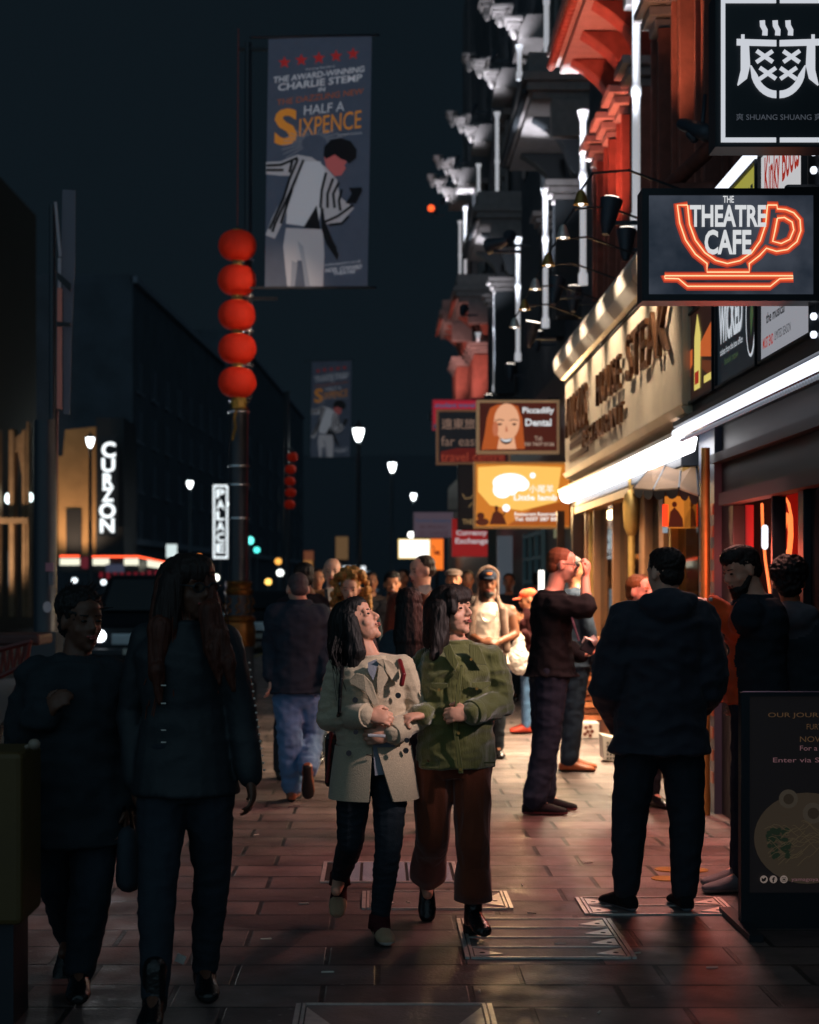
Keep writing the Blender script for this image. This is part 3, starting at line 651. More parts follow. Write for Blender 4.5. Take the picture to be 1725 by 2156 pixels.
npath([(1650, 1050), (1650, 1120), (1648, 1190), (1640, 1240)], M_ner, .012)
mb = MB(); fn.rect(mb, 1631, 1058, 1648, 1118); fn.rect(mb, 1634, 1126, 1648, 1196); mb.build('red_panel', E('red_panel', (190, 30, 20), 1.2), t)
mb = MB()
for y in range(1064, 1190, 9): fn.rect(mb, 1633, y, 1646, y + 3, .006)
mb.split('white_bars', M_nw, t)
mb = MB(); mb.tube([fn.pt(1612, 1050), fn.pt(1612, 985)], .004); mb.tube([fn.pt(1655, 1048), fn.pt(1655, 985)], .004); mb.build('chain', M_blackm, t)
light('glow', 'POINT', (2.15, 10.6, 1.7), None, 20, (1, .13, .07), t, .12)

# dark shopfronts farther along
t = thing('far_shopfront', 'dim shopfronts with pale posts and teal window frames beyond the steak house', 'shop', (2.3, 24, 0))
mb = MB()
for (a, b), (c, d) in zip(BX[2:], BX[3:]): mb.prism([(a - .02, b - (.7 if b < 20 else 0), 0), (c - .02, d, 0), (c + .4, d, 0), (a + .4, b - (.7 if b < 20 else 0), 0)], (0, 0, 4.3))
mb.build('wall', mat('shopfront_dark', (36, 40, 44), .5), t)
for x, Y, w, z0, z1, m in [(1053, 28, .2, 0, 2.3, mat('pale_post', (150, 160, 172), .5, emit=.12)), (1032, 30, .1, 0, 2.6, mat('dull_post', (96, 92, 82), .6)), (1180, 20.5, .05, 0, 2.4, M_wood), (1212, 19.4, .12, 0, 2.4, M_wood), (1141, 22.5, .03, .9, 1.7, M_bulbs), (1108, 24.2, .05, .75, 1.3, E('cool_strip', (165, 185, 205), .7))]:
    q = P(x, 1225, Y); mb = MB(); mb.bx(q.x - .04, q.x + w, Y - w / 2, Y + w / 2, z0, z1); mb.build('post', m, t)
mb = MB(); a = P(1068, 1140, 26); b = P(1105, 1225, 24.8)
for z in (1.9, 2.25, 1.55): mb.box((2.33, 25.5, z), (.06, 3, .05))
for y in (24, 25, 26, 27): mb.box((2.33, y, 1.9), (.06, .05, .8))
mb.build('window_frame', mat('teal_frame', (84, 116, 122), .5, emit=.05), t)
mb = MB(); mb.bx(2.22, 2.24, 21, 21.5, 2.1, 2.35); mb.build('notice', E('dim_cream_card', (110, 108, 80), .8), t)
# ------------------------------------------------------------------ hanging signs
def sign(name, label, Y, x0, y0, x1, y1, framem, panelm, fw=4, thick=.14, group='projecting shop signs over the pavement', bracket=True, lit=0, litc=(1, 1, 1)):
    f = Face((0, Y, 0)); c = f.pt((x0 + x1) / 2, y1); t = thing(name, label, 'sign', c, group)
    mb = MB(); f.rect(mb, x0, y0, x1, y0 + fw, -thick, thick + .01); f.rect(mb, x0, y1 - fw, x1, y1, -thick, thick + .01); f.rect(mb, x0, y0 + fw, x0 + fw, y1 - fw, -thick, thick + .01); f.rect(mb, x1 - fw, y0 + fw, x1, y1 - fw, -thick, thick + .01)
    mb.build('frame', framem, t)
    mb = MB(); f.rect(mb, x0 + fw, y0 + fw, x1 - fw, y1 - fw, -thick + .01, thick - .012); mb.build('panel', panelm, t)
    if bracket:
        mb = MB(); a = f.pt(x1 - fw, y0, -thick / 2); b = f.pt(x1 - fw, y1, -thick / 2); X = fx(Y) + .25
        mb.tube([a + V3((-.1, 0, .02)), V3((max(X, a.x + .1), Y + thick / 2, a.z + .02))], .016); mb.tube([b + V3((0, 0, .03)), V3((max(X, b.x + .1), Y + thick / 2, b.z + .03))], .014)
        mb.build('bracket', M_blackm, t)
    if lit: light('glow', 'AREA', f.pt((x0 + x1) / 2, (y0 + y1) / 2, .02), f.pt((x0 + x1) / 2, (y0 + y1) / 2, 2), lit, litc, t, .6)
    return t, f
def part(t, f, m, fn, name='print', **k): mb = MB(); fn(mb); return mb.build(name, m, t, **k)
# theatre cafe sign
t, f = sign('cafe_sign', 'dark lightbox sign with glowing orange neon style cup reading THE THEATRE CAFE', 7.85, 1352, 397, 1727, 634, M_black, None or (lambda: None) and E('slate_lightbox', (52, 60, 74), .75), 14)
pm = f  # panel given a chalkboard texture
pn = [o for o in t.children if o.name.startswith('panel')][0].data.materials[0]
nt_ = pn.node_tree; b_ = nt_.nodes['Principled BSDF']; tc_ = nt_.nodes.new('ShaderNodeTexCoord'); n_ = nt_.nodes.new('ShaderNodeTexNoise'); n_.inputs['Scale'].default_value = 3.5; n_.inputs['Detail'].default_value = 8
r_ = nt_.nodes.new('ShaderNodeValToRGB'); r_.color_ramp.elements[0].position = .35; r_.color_ramp.elements[0].color = lin((34, 42, 54)); r_.color_ramp.elements[1].position = .7; r_.color_ramp.elements[1].color = lin((78, 84, 96))
nt_.links.new(tc_.outputs['Object'], n_.inputs[0]); nt_.links.new(n_.outputs[0], r_.inputs[0]); nt_.links.new(r_.outputs[0], b_.inputs['Emission Color'])
H1 = E('neon_halo_orange', (226, 84, 48), 1.0); H2 = E('neon_halo_deep', (176, 58, 40), .9); CO = E('neon_core', (255, 214, 160), 1.15); WT = E('sign_white', (214, 216, 218), 1.)
def Q(zx, zy): return (1158 + zx * .3287, zy * .3287)   # positions measured on an enlargement of the photograph
def arcpts(c, rx, ry, a0, a1, n=16): return [Q(c[0] + rx * cos(R(a0 + (a1 - a0) * i / n)), c[1] + ry * sin(R(a0 + (a1 - a0) * i / n))) for i in range(n + 1)]
outer = [Q(880, 1316), Q(815, 1316), Q(830, 1430), Q(868, 1540), Q(930, 1630), Q(1005, 1690), Q(1005, 1745), Q(1275, 1745), Q(1275, 1690), Q(1340, 1640), Q(1385, 1592), Q(1450, 1612), Q(1520, 1600), Q(1580, 1550), Q(1605, 1480), Q(1600, 1410), Q(1560, 1365), Q(1510, 1345), Q(1455, 1340), Q(1452, 1316), Q(1392, 1316)]
inner = [Q(880, 1316), Q(893, 1440), Q(930, 1540), Q(990, 1620), Q(1060, 1670), Q(1135, 1690), Q(1215, 1672), Q(1290, 1622), Q(1345, 1545), Q(1380, 1440), Q(1392, 1316)]
handle = [Q(1455, 1400), Q(1500, 1395), Q(1550, 1425), Q(1560, 1475), Q(1535, 1535), Q(1480, 1562), Q(1425, 1548), Q(1440, 1480), Q(1455, 1400)]
sauc = [Q(735, 1768), Q(1555, 1768), Q(1555, 1785), Q(1470, 1787), Q(1410, 1836), Q(880, 1836), Q(822, 1787), Q(735, 1785), Q(735, 1768)]
mb = MB()
for pth in (outer, inner, handle, sauc): f.stroke(mb, pth, 17, .004, .001)
mb.build('halo', H2, t)
mb = MB()
for pth in (outer, inner, handle, sauc): f.stroke(mb, pth, 11, .007, .001)
mb.build('halo', H1, t)
mb = MB()
for pth in (outer, inner, handle, sauc): f.stroke(mb, pth, 2.6, .010, .002)
mb.build('neon_line', CO, t)
mb = MB(); f.tbox(mb, 'THE', *Q(1106, 1258), *Q(1176, 1302), .014, None, .02); f.tbox(mb, 'THEATRE', *Q(894, 1316), *Q(1382, 1456), .014, None, .03); f.tbox(mb, 'CAFE', *Q(988, 1474), *Q(1288, 1634), .014, None, .03); mb.build('lettering', WT, t)
# Shuang Shuang sign
t, f = sign('restaurant_sign', 'tall black sign with white framed bowl emblem and small lettering at the top right corner', 7.3, 1506, -14, 1768, 310, M_black, M_black, 3)
WS = E('emblem_white', (206, 210, 218), .95)
def emb(mb):
    d = .004; th = .003; c = 1638
    for a, b in ((1518, c - 4), (c + 4, 1757)):
        f.rect(mb, a, 290, b, 300, d, th); f.rect(mb, a, -2, b, 7, d, th)
    f.rect(mb, 1518, 7, 1527, 290, d, th); f.rect(mb, 1748, 7, 1757, 290, d, th)
    for s in (-1, 1):
        X = lambda zx: c + s * (c - Q(zx, 0)[0])
        pp = lambda L: f.poly(mb, [(X(a), Q(0, b)[1]) for a, b in L], d, th)
        pp([(1450, 258), (1450, 298), (1196, 292), (1196, 250)]); pp([(1225, 222), (1246, 222), (1246, 250), (1225, 250)])
        pp([(1222, 292), (1275, 292), (1282, 420), (1262, 505), (1205, 550), (1200, 545), (1222, 450)])
        rs = [(1282 + (1450 - 1282) * (1 - cos(R(a))), 430 + 200 * sin(R(a))) for a in range(20, 91, 10)]; ri = [(1282 + 40 + (1450 - 1322) * (1 - cos(R(a))), 430 + 152 * sin(R(a))) for a in range(20, 91, 10)]
        pp([(1282, 420)] + rs + ri[::-1] + [(1290, 420)])
        for cx, cy in ((1374, 364), (1394, 472)):
            for q in (1, -1): f.stroke(mb, [(X(cx - 52), Q(0, cy - 36 * q)[1]), (X(cx + 52), Q(0, cy + 36 * q)[1])], 8.5, d + (.004 if q > 0 else 0), th)
    for k in range(3):
        zx = 1372 + k * 82; f.stroke(mb, [Q(zx - 12, 132), Q(zx - 10, 165), Q(zx + 6, 195), Q(zx + 4, 228)], 11, d, th)
part(t, f, WS, emb, 'emblem')
part(t, f, E('dim_letter', (88, 94, 104), .6), lambda mb: (f.tbox(mb, '\u723d SHUANG SHUANG \u723d', 1550, 239, 1730, 254)), 'lettering')
# dental sign
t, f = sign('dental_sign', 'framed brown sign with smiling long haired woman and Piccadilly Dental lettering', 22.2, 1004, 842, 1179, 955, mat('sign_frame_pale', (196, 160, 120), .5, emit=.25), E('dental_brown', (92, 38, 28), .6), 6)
def z6(x, y): return (842 + x * .3662, 632 + y * .3662)
sk = E('print_skin', (232, 170, 132), .95); hr = E('print_auburn', (178, 84, 36), .9); skd = E('print_skin_shade', (196, 112, 78), .9)
part(t, f, E('sign_glow_band', (70, 28, 20), .7), lambda mb: f.rect(mb, 1011, 849, 1085, 949, 0), 'photo_ground')
part(t, f, hr, lambda mb: f.poly(mb, [z6(*p) for p in [(470, 860), (490, 760), (500, 680), (520, 620), (560, 600), (640, 596), (680, 610), (705, 680), (712, 780), (720, 855)]], .004), 'hair')
part(t, f, sk, lambda mb: (f.disc(mb, *z6(615, 700), 27, 39, .008, n=24), f.poly(mb, [z6(*p) for p in [(575, 770), (655, 770), (670, 856), (560, 856)]], .0079)), 'face')
part(t, f, skd, lambda mb: (f.disc(mb, *z6(550, 740), 6, 16, .0125), f.poly(mb, [z6(*p) for p in [(612, 715), (622, 755), (606, 757)]], .0125)), 'face_shading')
part(t, f, E('print_dark', (60, 26, 20), .7), lambda mb: [f.disc(mb, *z6(x, 714), 4.5, 2.2, .013) for x in (575, 658)] + [f.stroke(mb, [z6(x - 26, 692), z6(x, 686), z6(x + 24, 692)], 1.8, .013) for x in (575, 656)] + [f.poly(mb, [z6(*p) for p in [(572, 792), (600, 800), (650, 794), (636, 822), (610, 830), (586, 820)]], .0122)], 'features')
part(t, f, WT, lambda mb: (f.poly(mb, [z6(*p) for p in [(578, 795), (602, 803), (646, 797), (632, 812), (610, 816), (590, 810)]], .0168), f.tbox(mb, 'Piccadilly', *z6(706, 615), *z6(888, 660), .006, None, .03), f.tbox(mb, 'Dental', *z6(722, 682), *z6(872, 724), .006, None, .03)), 'lettering')
part(t, f, E('dim_cream', (196, 170, 150), .8), lambda mb: (f.tbox(mb, 'Tel:', *z6(775, 782), *z6(822, 808)), f.tbox(mb, '020 7437 0126', *z6(710, 818), *z6(888, 838), .006, None, .01)), 'lettering')
# little lamb sign
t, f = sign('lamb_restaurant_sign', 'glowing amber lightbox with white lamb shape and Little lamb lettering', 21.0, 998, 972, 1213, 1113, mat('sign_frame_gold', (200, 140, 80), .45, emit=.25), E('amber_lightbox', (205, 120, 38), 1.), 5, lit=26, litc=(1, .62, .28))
am = E('amber_bright', (246, 190, 92), 1.1); brn = E('amber_low', (168, 84, 26), .95)
part(t, f, am, lambda mb: (f.poly(mb, [z6(*p) for p in [(450, 960), (620, 950), (930, 960), (900, 1160), (700, 1210), (520, 1180), (450, 1100)]], 0)), 'bright_field')
part(t, f, brn, lambda mb: (f.poly(mb, [z6(*p) for p in [(760, 1200), (1000, 1140), (1000, 1295), (620, 1295)]], .004),), 'low_field')
wl = E('lamb_white', (245, 245, 248), 1.5)
part(t, f, wl, lambda mb: (f.disc(mb, *z6(635, 1050), 37, 20, .009), f.disc(mb, *z6(590, 1090), 20, 18, .013), f.disc(mb, *z6(700, 1060), 16, 14, .0172), f.disc(mb, *z6(764, 1008), 6, 6, .009), f.disc(mb, *z6(612, 1195), 8, 8, .009), f.poly(mb, [z6(*p) for p in [(620, 1060), (690, 1060), (670, 1110), (640, 1125)]], .021)), 'lamb_shape')
part(t, f, E('sign_letter_white', (240, 238, 232), 1.2), lambda mb: (f.tbox(mb, '\u5c0f\u5c3e\u7f8a', *z6(742, 1062), *z6(884, 1108), .025, None, .01), f.tbox(mb, 'Little lamb', *z6(655, 1118), *z6(905, 1152), .025, None, .03), f.tbox(mb, 'Restaurant Reservations', *z6(660, 1220), *z6(938, 1240), .025, None, .015), f.tbox(mb, 'Tel: 0207 287 8078', *z6(660, 1248), *z6(936, 1270), .025, None, .015)), 'lettering')
fg = E('print_umber', (84, 30, 10), .8)
part(t, f, fg, lambda mb: (f.disc(mb, *z6(556, 1196), 4, 5.5, .009), f.poly(mb, [z6(*p) for p in [(515, 1290), (535, 1225), (556, 1205), (580, 1225), (600, 1250), (615, 1290)]], .009), f.stroke(mb, [z6(575, 1225), z6(598, 1238), z6(604, 1215)], 3.5, .013), f.disc(mb, *z6(465, 1240), 8, 7, .009), f.disc(mb, *z6(475, 1275), 14, 8, .013)), 'drummers')
# far east travel
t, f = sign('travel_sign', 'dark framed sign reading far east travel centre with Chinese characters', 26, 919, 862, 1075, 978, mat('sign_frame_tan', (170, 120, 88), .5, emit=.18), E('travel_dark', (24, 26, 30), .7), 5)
part(t, f, E('travel_red', (92, 26, 22), .8), lambda mb: f.poly(mb, [z6(235, 870), z6(330, 850), z6(610, 850), z6(610, 935), z6(235, 935)], 0), 'red_band')
part(t, f, E('travel_letters', (134, 106, 92), .75), lambda mb: (f.tbox(mb, '\u9060\u6771\u65c5\u904a', *z6(240, 680), *z6(500, 742), .006, None, .01), f.tbox(mb, 'far east', *z6(238, 782), *z6(455, 838), .006, None, .0)), 'lettering')
part(t, f, E('travel_letters_red', (150, 62, 44), .8), lambda mb: f.tbox(mb, 'travel centre', *z6(236, 874), *z6(600, 926), .006), 'lettering')
# red sign behind
t, f = sign('red_shop_sign', 'red and blue shop sign showing above the far east travel sign', 29.5, 911, 841, 1010, 905, E('deep_red_edge', (120, 26, 40), .8), E('deep_red', (158, 30, 46), .85), 3)
part(t, f, E('dull_blue', (76, 84, 116), .8), lambda mb: f.tbox(mb, 'student travel', 916, 848, 1000, 858, .006, None, .03), 'lettering')
part(t, f, E('blue_patch', (40, 62, 84), .8), lambda mb: f.rect(mb, 914, 893, 925, 902, 0), 'patch')
# the dark THE sign
t, f = sign('pub_sign', 'tall dark pub sign with gold swirl and lettering half hidden by the amber lightbox', 25, 964, 978, 1040, 1116, M_blackm, E('near_black_panel', (18, 18, 20), .8), 3)
part(t, f, E('dull_gold', (150, 120, 80), .75), lambda mb: (f.tbox(mb, 'THE', 974, 1093, 997, 1104, .005, None, .02), f.stroke(mb, [(974, 1040), (980, 1050), (992, 1048), (998, 1040)], 2, .005), f.stroke(mb, [(988, 1068), (994, 1058), (999, 1066)], 2, .005)), 'lettering')
# currency exchange
t, f = sign('exchange_sign', 'red square sign with white Currency Exchange lettering', 32, 952, 1112, 1036, 1172, E('exchange_red', (132, 26, 26), .85), E('exchange_red2', (142, 30, 30), .88), 2)
part(t, f, E('exchange_white', (190, 176, 178), .9), lambda mb: (f.tbox(mb, 'Currency', 961, 1116, 1026, 1130, .004, None, .03), f.tbox(mb, 'Exchange', 959, 1133, 1029, 1148, .004, None, .03)), 'lettering')
part(t, f, E('exchange_red', (132, 26, 26), .85), lambda mb: f.rect(mb, 952, 1092, 963, 1112, -.05, .03), 'side_tab')
# dim pinkish sign
t, f = sign('dim_sign', 'dim pinkish sign with blue line of lettering hanging left of the amber lightbox', 38, 871, 1078, 955, 1132, E('dim_pink_edge', (70, 60, 70), .7), E('dim_pink', (82, 70, 80), .75), 2)
part(t, f, E('dim_blue_text', (48, 66, 92), .7), lambda mb: f.tbox(mb, 'Foreign Exchange', 876, 1092, 950, 1102, .004, None, .02), 'lettering')
part(t, f, E('dim_wine_text', (66, 40, 48), .7), lambda mb: (f.tbox(mb, 'BUREAU', 885, 1106, 940, 1113, .004), f.tbox(mb, 'DE CHANGE', 882, 1118, 944, 1128, .004)), 'lettering')
# bright white board and orange screen
t, f = sign('white_lightbox', 'glowing blank white lightbox low above the heads of the crowd', 46, 839, 1135, 906, 1176, E('warm_rim', (255, 214, 120), 1.2), E('white_screen', (250, 248, 240), 1.6), 2, bracket=False)
part(t, f, M_blackm, lambda mb: mb.tube([f.pt(872, 1176, -.07), V3((f.pt(872, 1176).x, 46.07, 0))], .05), 'post')
t, f = sign('orange_lightbox', 'bright orange lightbox right beside the white one', 46.5, 907, 1134, 934, 1200, E('orange_rim', (200, 90, 30), 1.), E('orange_screen', (240, 118, 40), 1.15), 1, bracket=False)
part(t, f, E('orange_print', (120, 40, 14), .8), lambda mb: (f.stroke(mb, [(909, 1150), (914, 1150), (914, 1166), (928, 1168)], 2, .004), f.rect(mb, 916, 1160, 926, 1166, .004)), 'print')
part(t, f, M_blackm, lambda mb: mb.tube([f.pt(920, 1200, -.07), V3((f.pt(920, 1200).x, 46.57, 0))], .05), 'post')
# theatre banners
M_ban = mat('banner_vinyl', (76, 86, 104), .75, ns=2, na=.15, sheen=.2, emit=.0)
def banner(name, label, Y, sc, ox, oy, yaw, group):
    """sc, ox, oy: size and place in the photograph relative to the near banner"""
    c = P(ox, oy, Y); f = Face(c, (sin(R(yaw)), -cos(R(yaw)), 0)); t = thing(name, label, 'banner', c, group)
    def T(x, y): return (ox + (x - 560) * sc, oy + (y - 603) * sc)
    def z3(x, y): return T(447.4 + x * .29783, 42.1 + y * .29783)
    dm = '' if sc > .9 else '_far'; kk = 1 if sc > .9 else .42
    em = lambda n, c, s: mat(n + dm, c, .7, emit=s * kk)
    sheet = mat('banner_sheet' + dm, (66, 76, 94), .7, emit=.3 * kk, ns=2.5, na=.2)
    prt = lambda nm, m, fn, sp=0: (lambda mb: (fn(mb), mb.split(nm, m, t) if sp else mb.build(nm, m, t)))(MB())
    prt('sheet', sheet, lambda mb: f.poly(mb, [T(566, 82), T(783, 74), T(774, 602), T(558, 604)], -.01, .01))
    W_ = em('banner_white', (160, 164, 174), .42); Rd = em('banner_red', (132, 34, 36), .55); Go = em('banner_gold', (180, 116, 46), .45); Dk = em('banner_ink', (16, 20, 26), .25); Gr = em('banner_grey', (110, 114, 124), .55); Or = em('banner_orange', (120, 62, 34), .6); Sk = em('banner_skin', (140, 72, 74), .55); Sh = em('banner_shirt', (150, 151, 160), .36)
    def star(mb, x, y, r):
        f.poly(mb, [z3(x + (r if i % 2 == 0 else r * .42) * sin(pi * i / 5), y - (r if i % 2 == 0 else r * .42) * cos(pi * i / 5)) for i in range(10)], .002)
    prt('stars', Rd, lambda mb: [star(mb, x, y, 46) for x, y in [(508, 300), (628, 282), (752, 268), (874, 254), (994, 238)]], 1)
    def tt(mb, s, x0, yb0, x1, yb1, h, b=.02, d=.004): f.text(mb, s, z3(x0, yb0), z3(x1, yb1), z3(x0 + 4, yb0 - h), d, None, b)
    prt('lettering', W_, lambda mb: (tt(mb, 'Evening Standard', 660, 358, 860, 334, 16, 0), tt(mb, 'THE AWARD-WINNING', 428, 446, 1072, 366, 44), tt(mb, 'CHARLIE STEMP', 462, 502, 1056, 430, 52), tt(mb, 'IN', 748, 508, 794, 502, 30), tt(mb, 'HALF A', 646, 672, 930, 640, 66, .0), tt(mb, 'THE NEW MUSICAL', 880, 822, 1056, 802, 12, 0), tt(mb, 'halfasixpence.co.uk', 792, 1745, 1046, 1715, 22, 0), tt(mb, 'NOEL COWARD', 796, 1786, 1054, 1756, 30), tt(mb, 'THEATRE', 852, 1806, 1008, 1788, 24)))
    prt('lettering', Or, lambda mb: tt(mb, 'THE DAZZLING NEW', 452, 604, 1066, 522, 42, 0))
    prt('lettering', Go, lambda mb: (tt(mb, 'IXPENCE', 612, 826, 1050, 762, 128, .0), tt(mb, 'S', 436, 892, 598, 880, 262, .03)))
    prt('rays', Gr, lambda mb: [f.stroke(mb, [z3(720 + 90 * cos(R(a)), 870 + 60 * sin(R(a))), z3(720 + 230 * cos(R(a)), 900 + 150 * sin(R(a)))], 1.1 * sc, .0015) for a in range(150, 400, 12)])
    # dancing man in a striped blazer
    prt('trousers', Sh, lambda mb: (f.poly(mb, [z3(*p) for p in [(520, 1470), (780, 1480), (790, 1660), (780, 1890), (655, 1888), (645, 1700), (600, 1700), (560, 1885), (528, 1882), (500, 1600)]], .002)))
    prt('trouser_shade', Gr, lambda mb: (f.poly(mb, [z3(*p) for p in [(600, 1560), (640, 1600), (690, 1890), (655, 1888), (630, 1700)]], .007), f.poly(mb, [z3(*p) for p in [(560, 1700), (600, 1720), (580, 1885), (552, 1885)]], .007)))
    prt('blazer', Sh, lambda mb: (f.poly(mb, [z3(*p) for p in [(380, 1004), (480, 1000), (600, 952), (700, 970), (800, 1040), (880, 1130), (900, 1250), (1000, 1330), (900, 1440), (800, 1440), (760, 1300), (720, 1200), (650, 1200), (560, 1250), (500, 1420), (440, 1545), (375, 1520), (420, 1400), (500, 1250), (545, 1100), (480, 1100), (380, 1090)]], .003)))
    prt('waistcoat', W_, lambda mb: f.poly(mb, [z3(*p) for p in [(620, 1000), (760, 1000), (800, 1080), (770, 1300), (745, 1470), (520, 1440), (530, 1300), (600, 1150)]], .008))
    prt('shade', Dk, lambda mb: (f.poly(mb, [z3(*p) for p in [(735, 1310), (760, 1480), (640, 1470), (700, 1370)]], .013), f.poly(mb, [z3(*p) for p in [(760, 1300), (800, 1440), (890, 1660), (880, 1700), (800, 1580), (770, 1480)]], .013)))
    stripes = [[(380, 1030), (480, 1026), (600, 975)], [(380, 1062), (500, 1062)], [(600, 985), (540, 1130), (500, 1260), (400, 1480)], [(640, 990), (600, 1090), (540, 1230), (440, 1440), (420, 1500)], [(560, 1200), (500, 1380), (480, 1440)], [(800, 1080), (770, 1200), (760, 1330)], [(850, 1120), (810, 1230), (810, 1330)], [(890, 1150), (850, 1230), (860, 1330)], [(790, 1430), (880, 1390), (990, 1310)], [(820, 1450), (910, 1440), (960, 1390)], [(770, 1330), (790, 1480), (870, 1620)], [(560, 1000), (540, 1080)], [(910, 1200), (890, 1280), (900, 1350)]]
    prt('stripes', Dk, lambda mb: [f.stroke(mb, [z3(*p) for p in s_], 5.5 * sc, .018 + .0006 * i) for i, s_ in enumerate(stripes)])
    prt('face', Sk, lambda mb: f.poly(mb, [z3(*p) for p in [(785, 970), (860, 950), (930, 980), (944, 1010), (925, 1030), (938, 1050), (905, 1100), (860, 1105), (800, 1040)]], .028))
    prt('hair', Dk, lambda mb: (f.poly(mb, [z3(*p) for p in [(780, 965), (785, 900), (830, 850), (900, 838), (970, 860), (1015, 920), (1010, 980), (960, 1020), (945, 1000), (900, 985), (860, 955), (800, 985)]], .033), f.poly(mb, [z3(*p) for p in [(935, 1300), (980, 1230), (960, 1190), (1050, 1185), (1055, 1210), (1010, 1300)]], .028)))
    mb = MB(); p = [f.pt(*T(x, y), d) for x, y, d in ((700, 72, .02), (797, 74, .02), (552, 606, 0), (790, 605, 0), (525, 72, .02), (525, 606, 0))]; r = .018 * max(sc, .6)
    mb.tube([f.pt(*T(528, 78)), f.pt(*T(797, 73))], r); mb.tube([f.pt(*T(528, 606)), f.pt(*T(790, 605))], r); mb.split('banner_arm', M_steel if False else M_flood, t)
    return t
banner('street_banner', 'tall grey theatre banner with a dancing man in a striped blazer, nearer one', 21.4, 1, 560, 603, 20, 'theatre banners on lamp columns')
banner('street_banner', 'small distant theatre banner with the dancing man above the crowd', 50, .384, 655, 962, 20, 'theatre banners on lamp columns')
# lanterns
M_lan = mat('red_paper_lantern', (222, 44, 14), .75, ns=30, na=.2, stretch=(6, 6, .3), emit=.06, bs=20)
def lanterns(label, Y, cx, ys, r, sc, group):
    for i, y in enumerate(ys):
        c = P(cx[i], y, Y); t = thing('paper_lantern', label[i], 'lantern', c, group); n = 28
        mb = MB(); prof = []
        for k in range(31):
            a = -80 + 160 * k / 30; prof.append((r * max(.02, cos(R(a)) ** .72) * (1 - .028 * (k % 2)) * (1 + .015 * sin(i * 2.3)), .80 * r * sin(R(a))))
        mb.lathe(prof, c, n); b = mb.build('lantern_shell', M_lan, t, smooth=True)
        mb = MB(); mb.lathe([(r * .30, -r * .84), (r * .30, -r * .76)], c, 14); mb.lathe([(r * .30, r * .76), (r * .30, r * .84)], c, 14); mb.build('rim', M_brass, t)
        mb = MB(); mb.cyl(c + V3((0, 0, r * .82)), c + V3((0, 0, r * 1.02)), .01, n=6); mb.build('cord', M_black, t)
    return
lp = 22.0
names = ['topmost', 'second from the top', 'middle', 'fourth from the top', 'lowest']
lanterns([n + ' red paper lantern on the near lamp column' for n in names], 21.7, [500, 499, 499, 500, 500], [517, 590, 663, 734, 805], .243, 1, 'red paper lanterns on the near column')
lanterns([n + ' tiny red lantern of the distant string above the crowd' for n in names], 45, [616, 612, 611, 612, 610], [962, 988, 1013, 1037, 1062], .145, .4, 'red paper lanterns on the distant column')
# ------------------------------------------------------------------ lamp columns
M_col = mat('black_column_paint', (48, 55, 64), .3, metal=.1)
M_bright = mat('bright_strap_steel', (220, 222, 226), .25, metal=.8)
M_post = mat('far_post_paint', (58, 70, 80), .5)
M_gold = mat('gilded_moulding', (128, 82, 36), .35, metal=.7)
X0 = (503 - VX) * lp / F
t = thing('lamp_column', 'black lamp column with gilded base mouldings carrying the red lanterns', 'lamp post', (X0, lp, 0))
mb = MB(); mb.lathe([(.24, 0), (.24, .25), (.2, .3), (.19, .72)], (X0, lp, 0), 24); b_ = mb.build('base', M_col, t, smooth='auto')
mb = MB(); mb.lathe([(.195, .72), (.215, .75), (.215, .95), (.2, 1.0), (.2, 1.03), (.225, 1.06), (.2, 1.1), (.17, 1.12)], (X0, lp, 0), 24); mb.lathe([(.17, 1.38), (.19, 1.41), (.19, 1.44), (.165, 1.46), (.165, 1.5), (.185, 1.53), (.16, 1.56)], (X0, lp, 0), 24); mb.split('gilded_band', M_gold, t, smooth='auto')
mb = MB(); mb.lathe([(.168, 1.1), (.168, 1.4)], (X0, lp, 0), 24); mb.build('drum', M_col, t, smooth='auto')
mb = MB()
for a in (0, .7, 1.4, -.7, -1.4): 
    d = V3((sin(a) * .178, -cos(a) * .178, 0)); c = V3((X0, lp, 1.25)) + d
    mb.tube([c + V3((0, 0, .09)), c + V3((.03, 0, .04)), c + V3((-.03, 0, -.02)), c + V3((.025, 0, -.08)), c + V3((-.02, 0, -.1))], .009)
mb.split('scroll', M_gold, t)
mb = MB(); mb.lathe([(.13, 1.56), (.125, 2.6), (.12, 3.95), (.05, 4.0)], (X0, lp, 0), 20); mb.lathe([(.05, 3.9), (.05, 6.0), (.045, 8.5)], (X0 + .12, lp, 0), 14); mb.build('shaft', M_col, t, smooth='auto')
for z, r in [(3.72, .13), (3.02, .135), (2.78, .135), (2.35, .13), (3.86, .125), (4.32, -.06), (4.76, -.06), (5.21, -.06), (5.68, -.06)]:
    ox = .12 if r < 0 else 0; r = abs(r)
    mb = MB(); mb.lathe([(r, z), (r + .012, z + .008), (r + .012, z + .028), (r, z + .036)], (X0 + ox, lp, 0), 20); mb.bx(X0 + ox - .16, X0 + ox, lp - .1, lp - .07, z + .01, z + .03) if ox else None; mb.build('strap_band', M_bright, t, smooth='auto')
mb = MB(); q = P(503, 848, 21.75); mb.lathe([(.09, -.07), (.1, 0), (.085, .07)], q, 8); mb.build('lantern_weight', mat('yellow_tassel_cap', (170, 140, 60), .6), t)
mb = MB(); mb.tube([P(498, 860, 21.7), P(494, 880, 21.7), P(496, 900, 21.7), P(490, 925, 21.7)], .02); mb.build('tassel', mat('yellow_tassel', (150, 112, 44), .8), t)
mb = MB(); mb.tube([P(500, 495, 21.7), P(501, 300, 21.7), P(502, 60, 21.9)], .006); mb.build('hanging_cord', mat('red_cord', (110, 50, 46), .7, emit=.1), t)
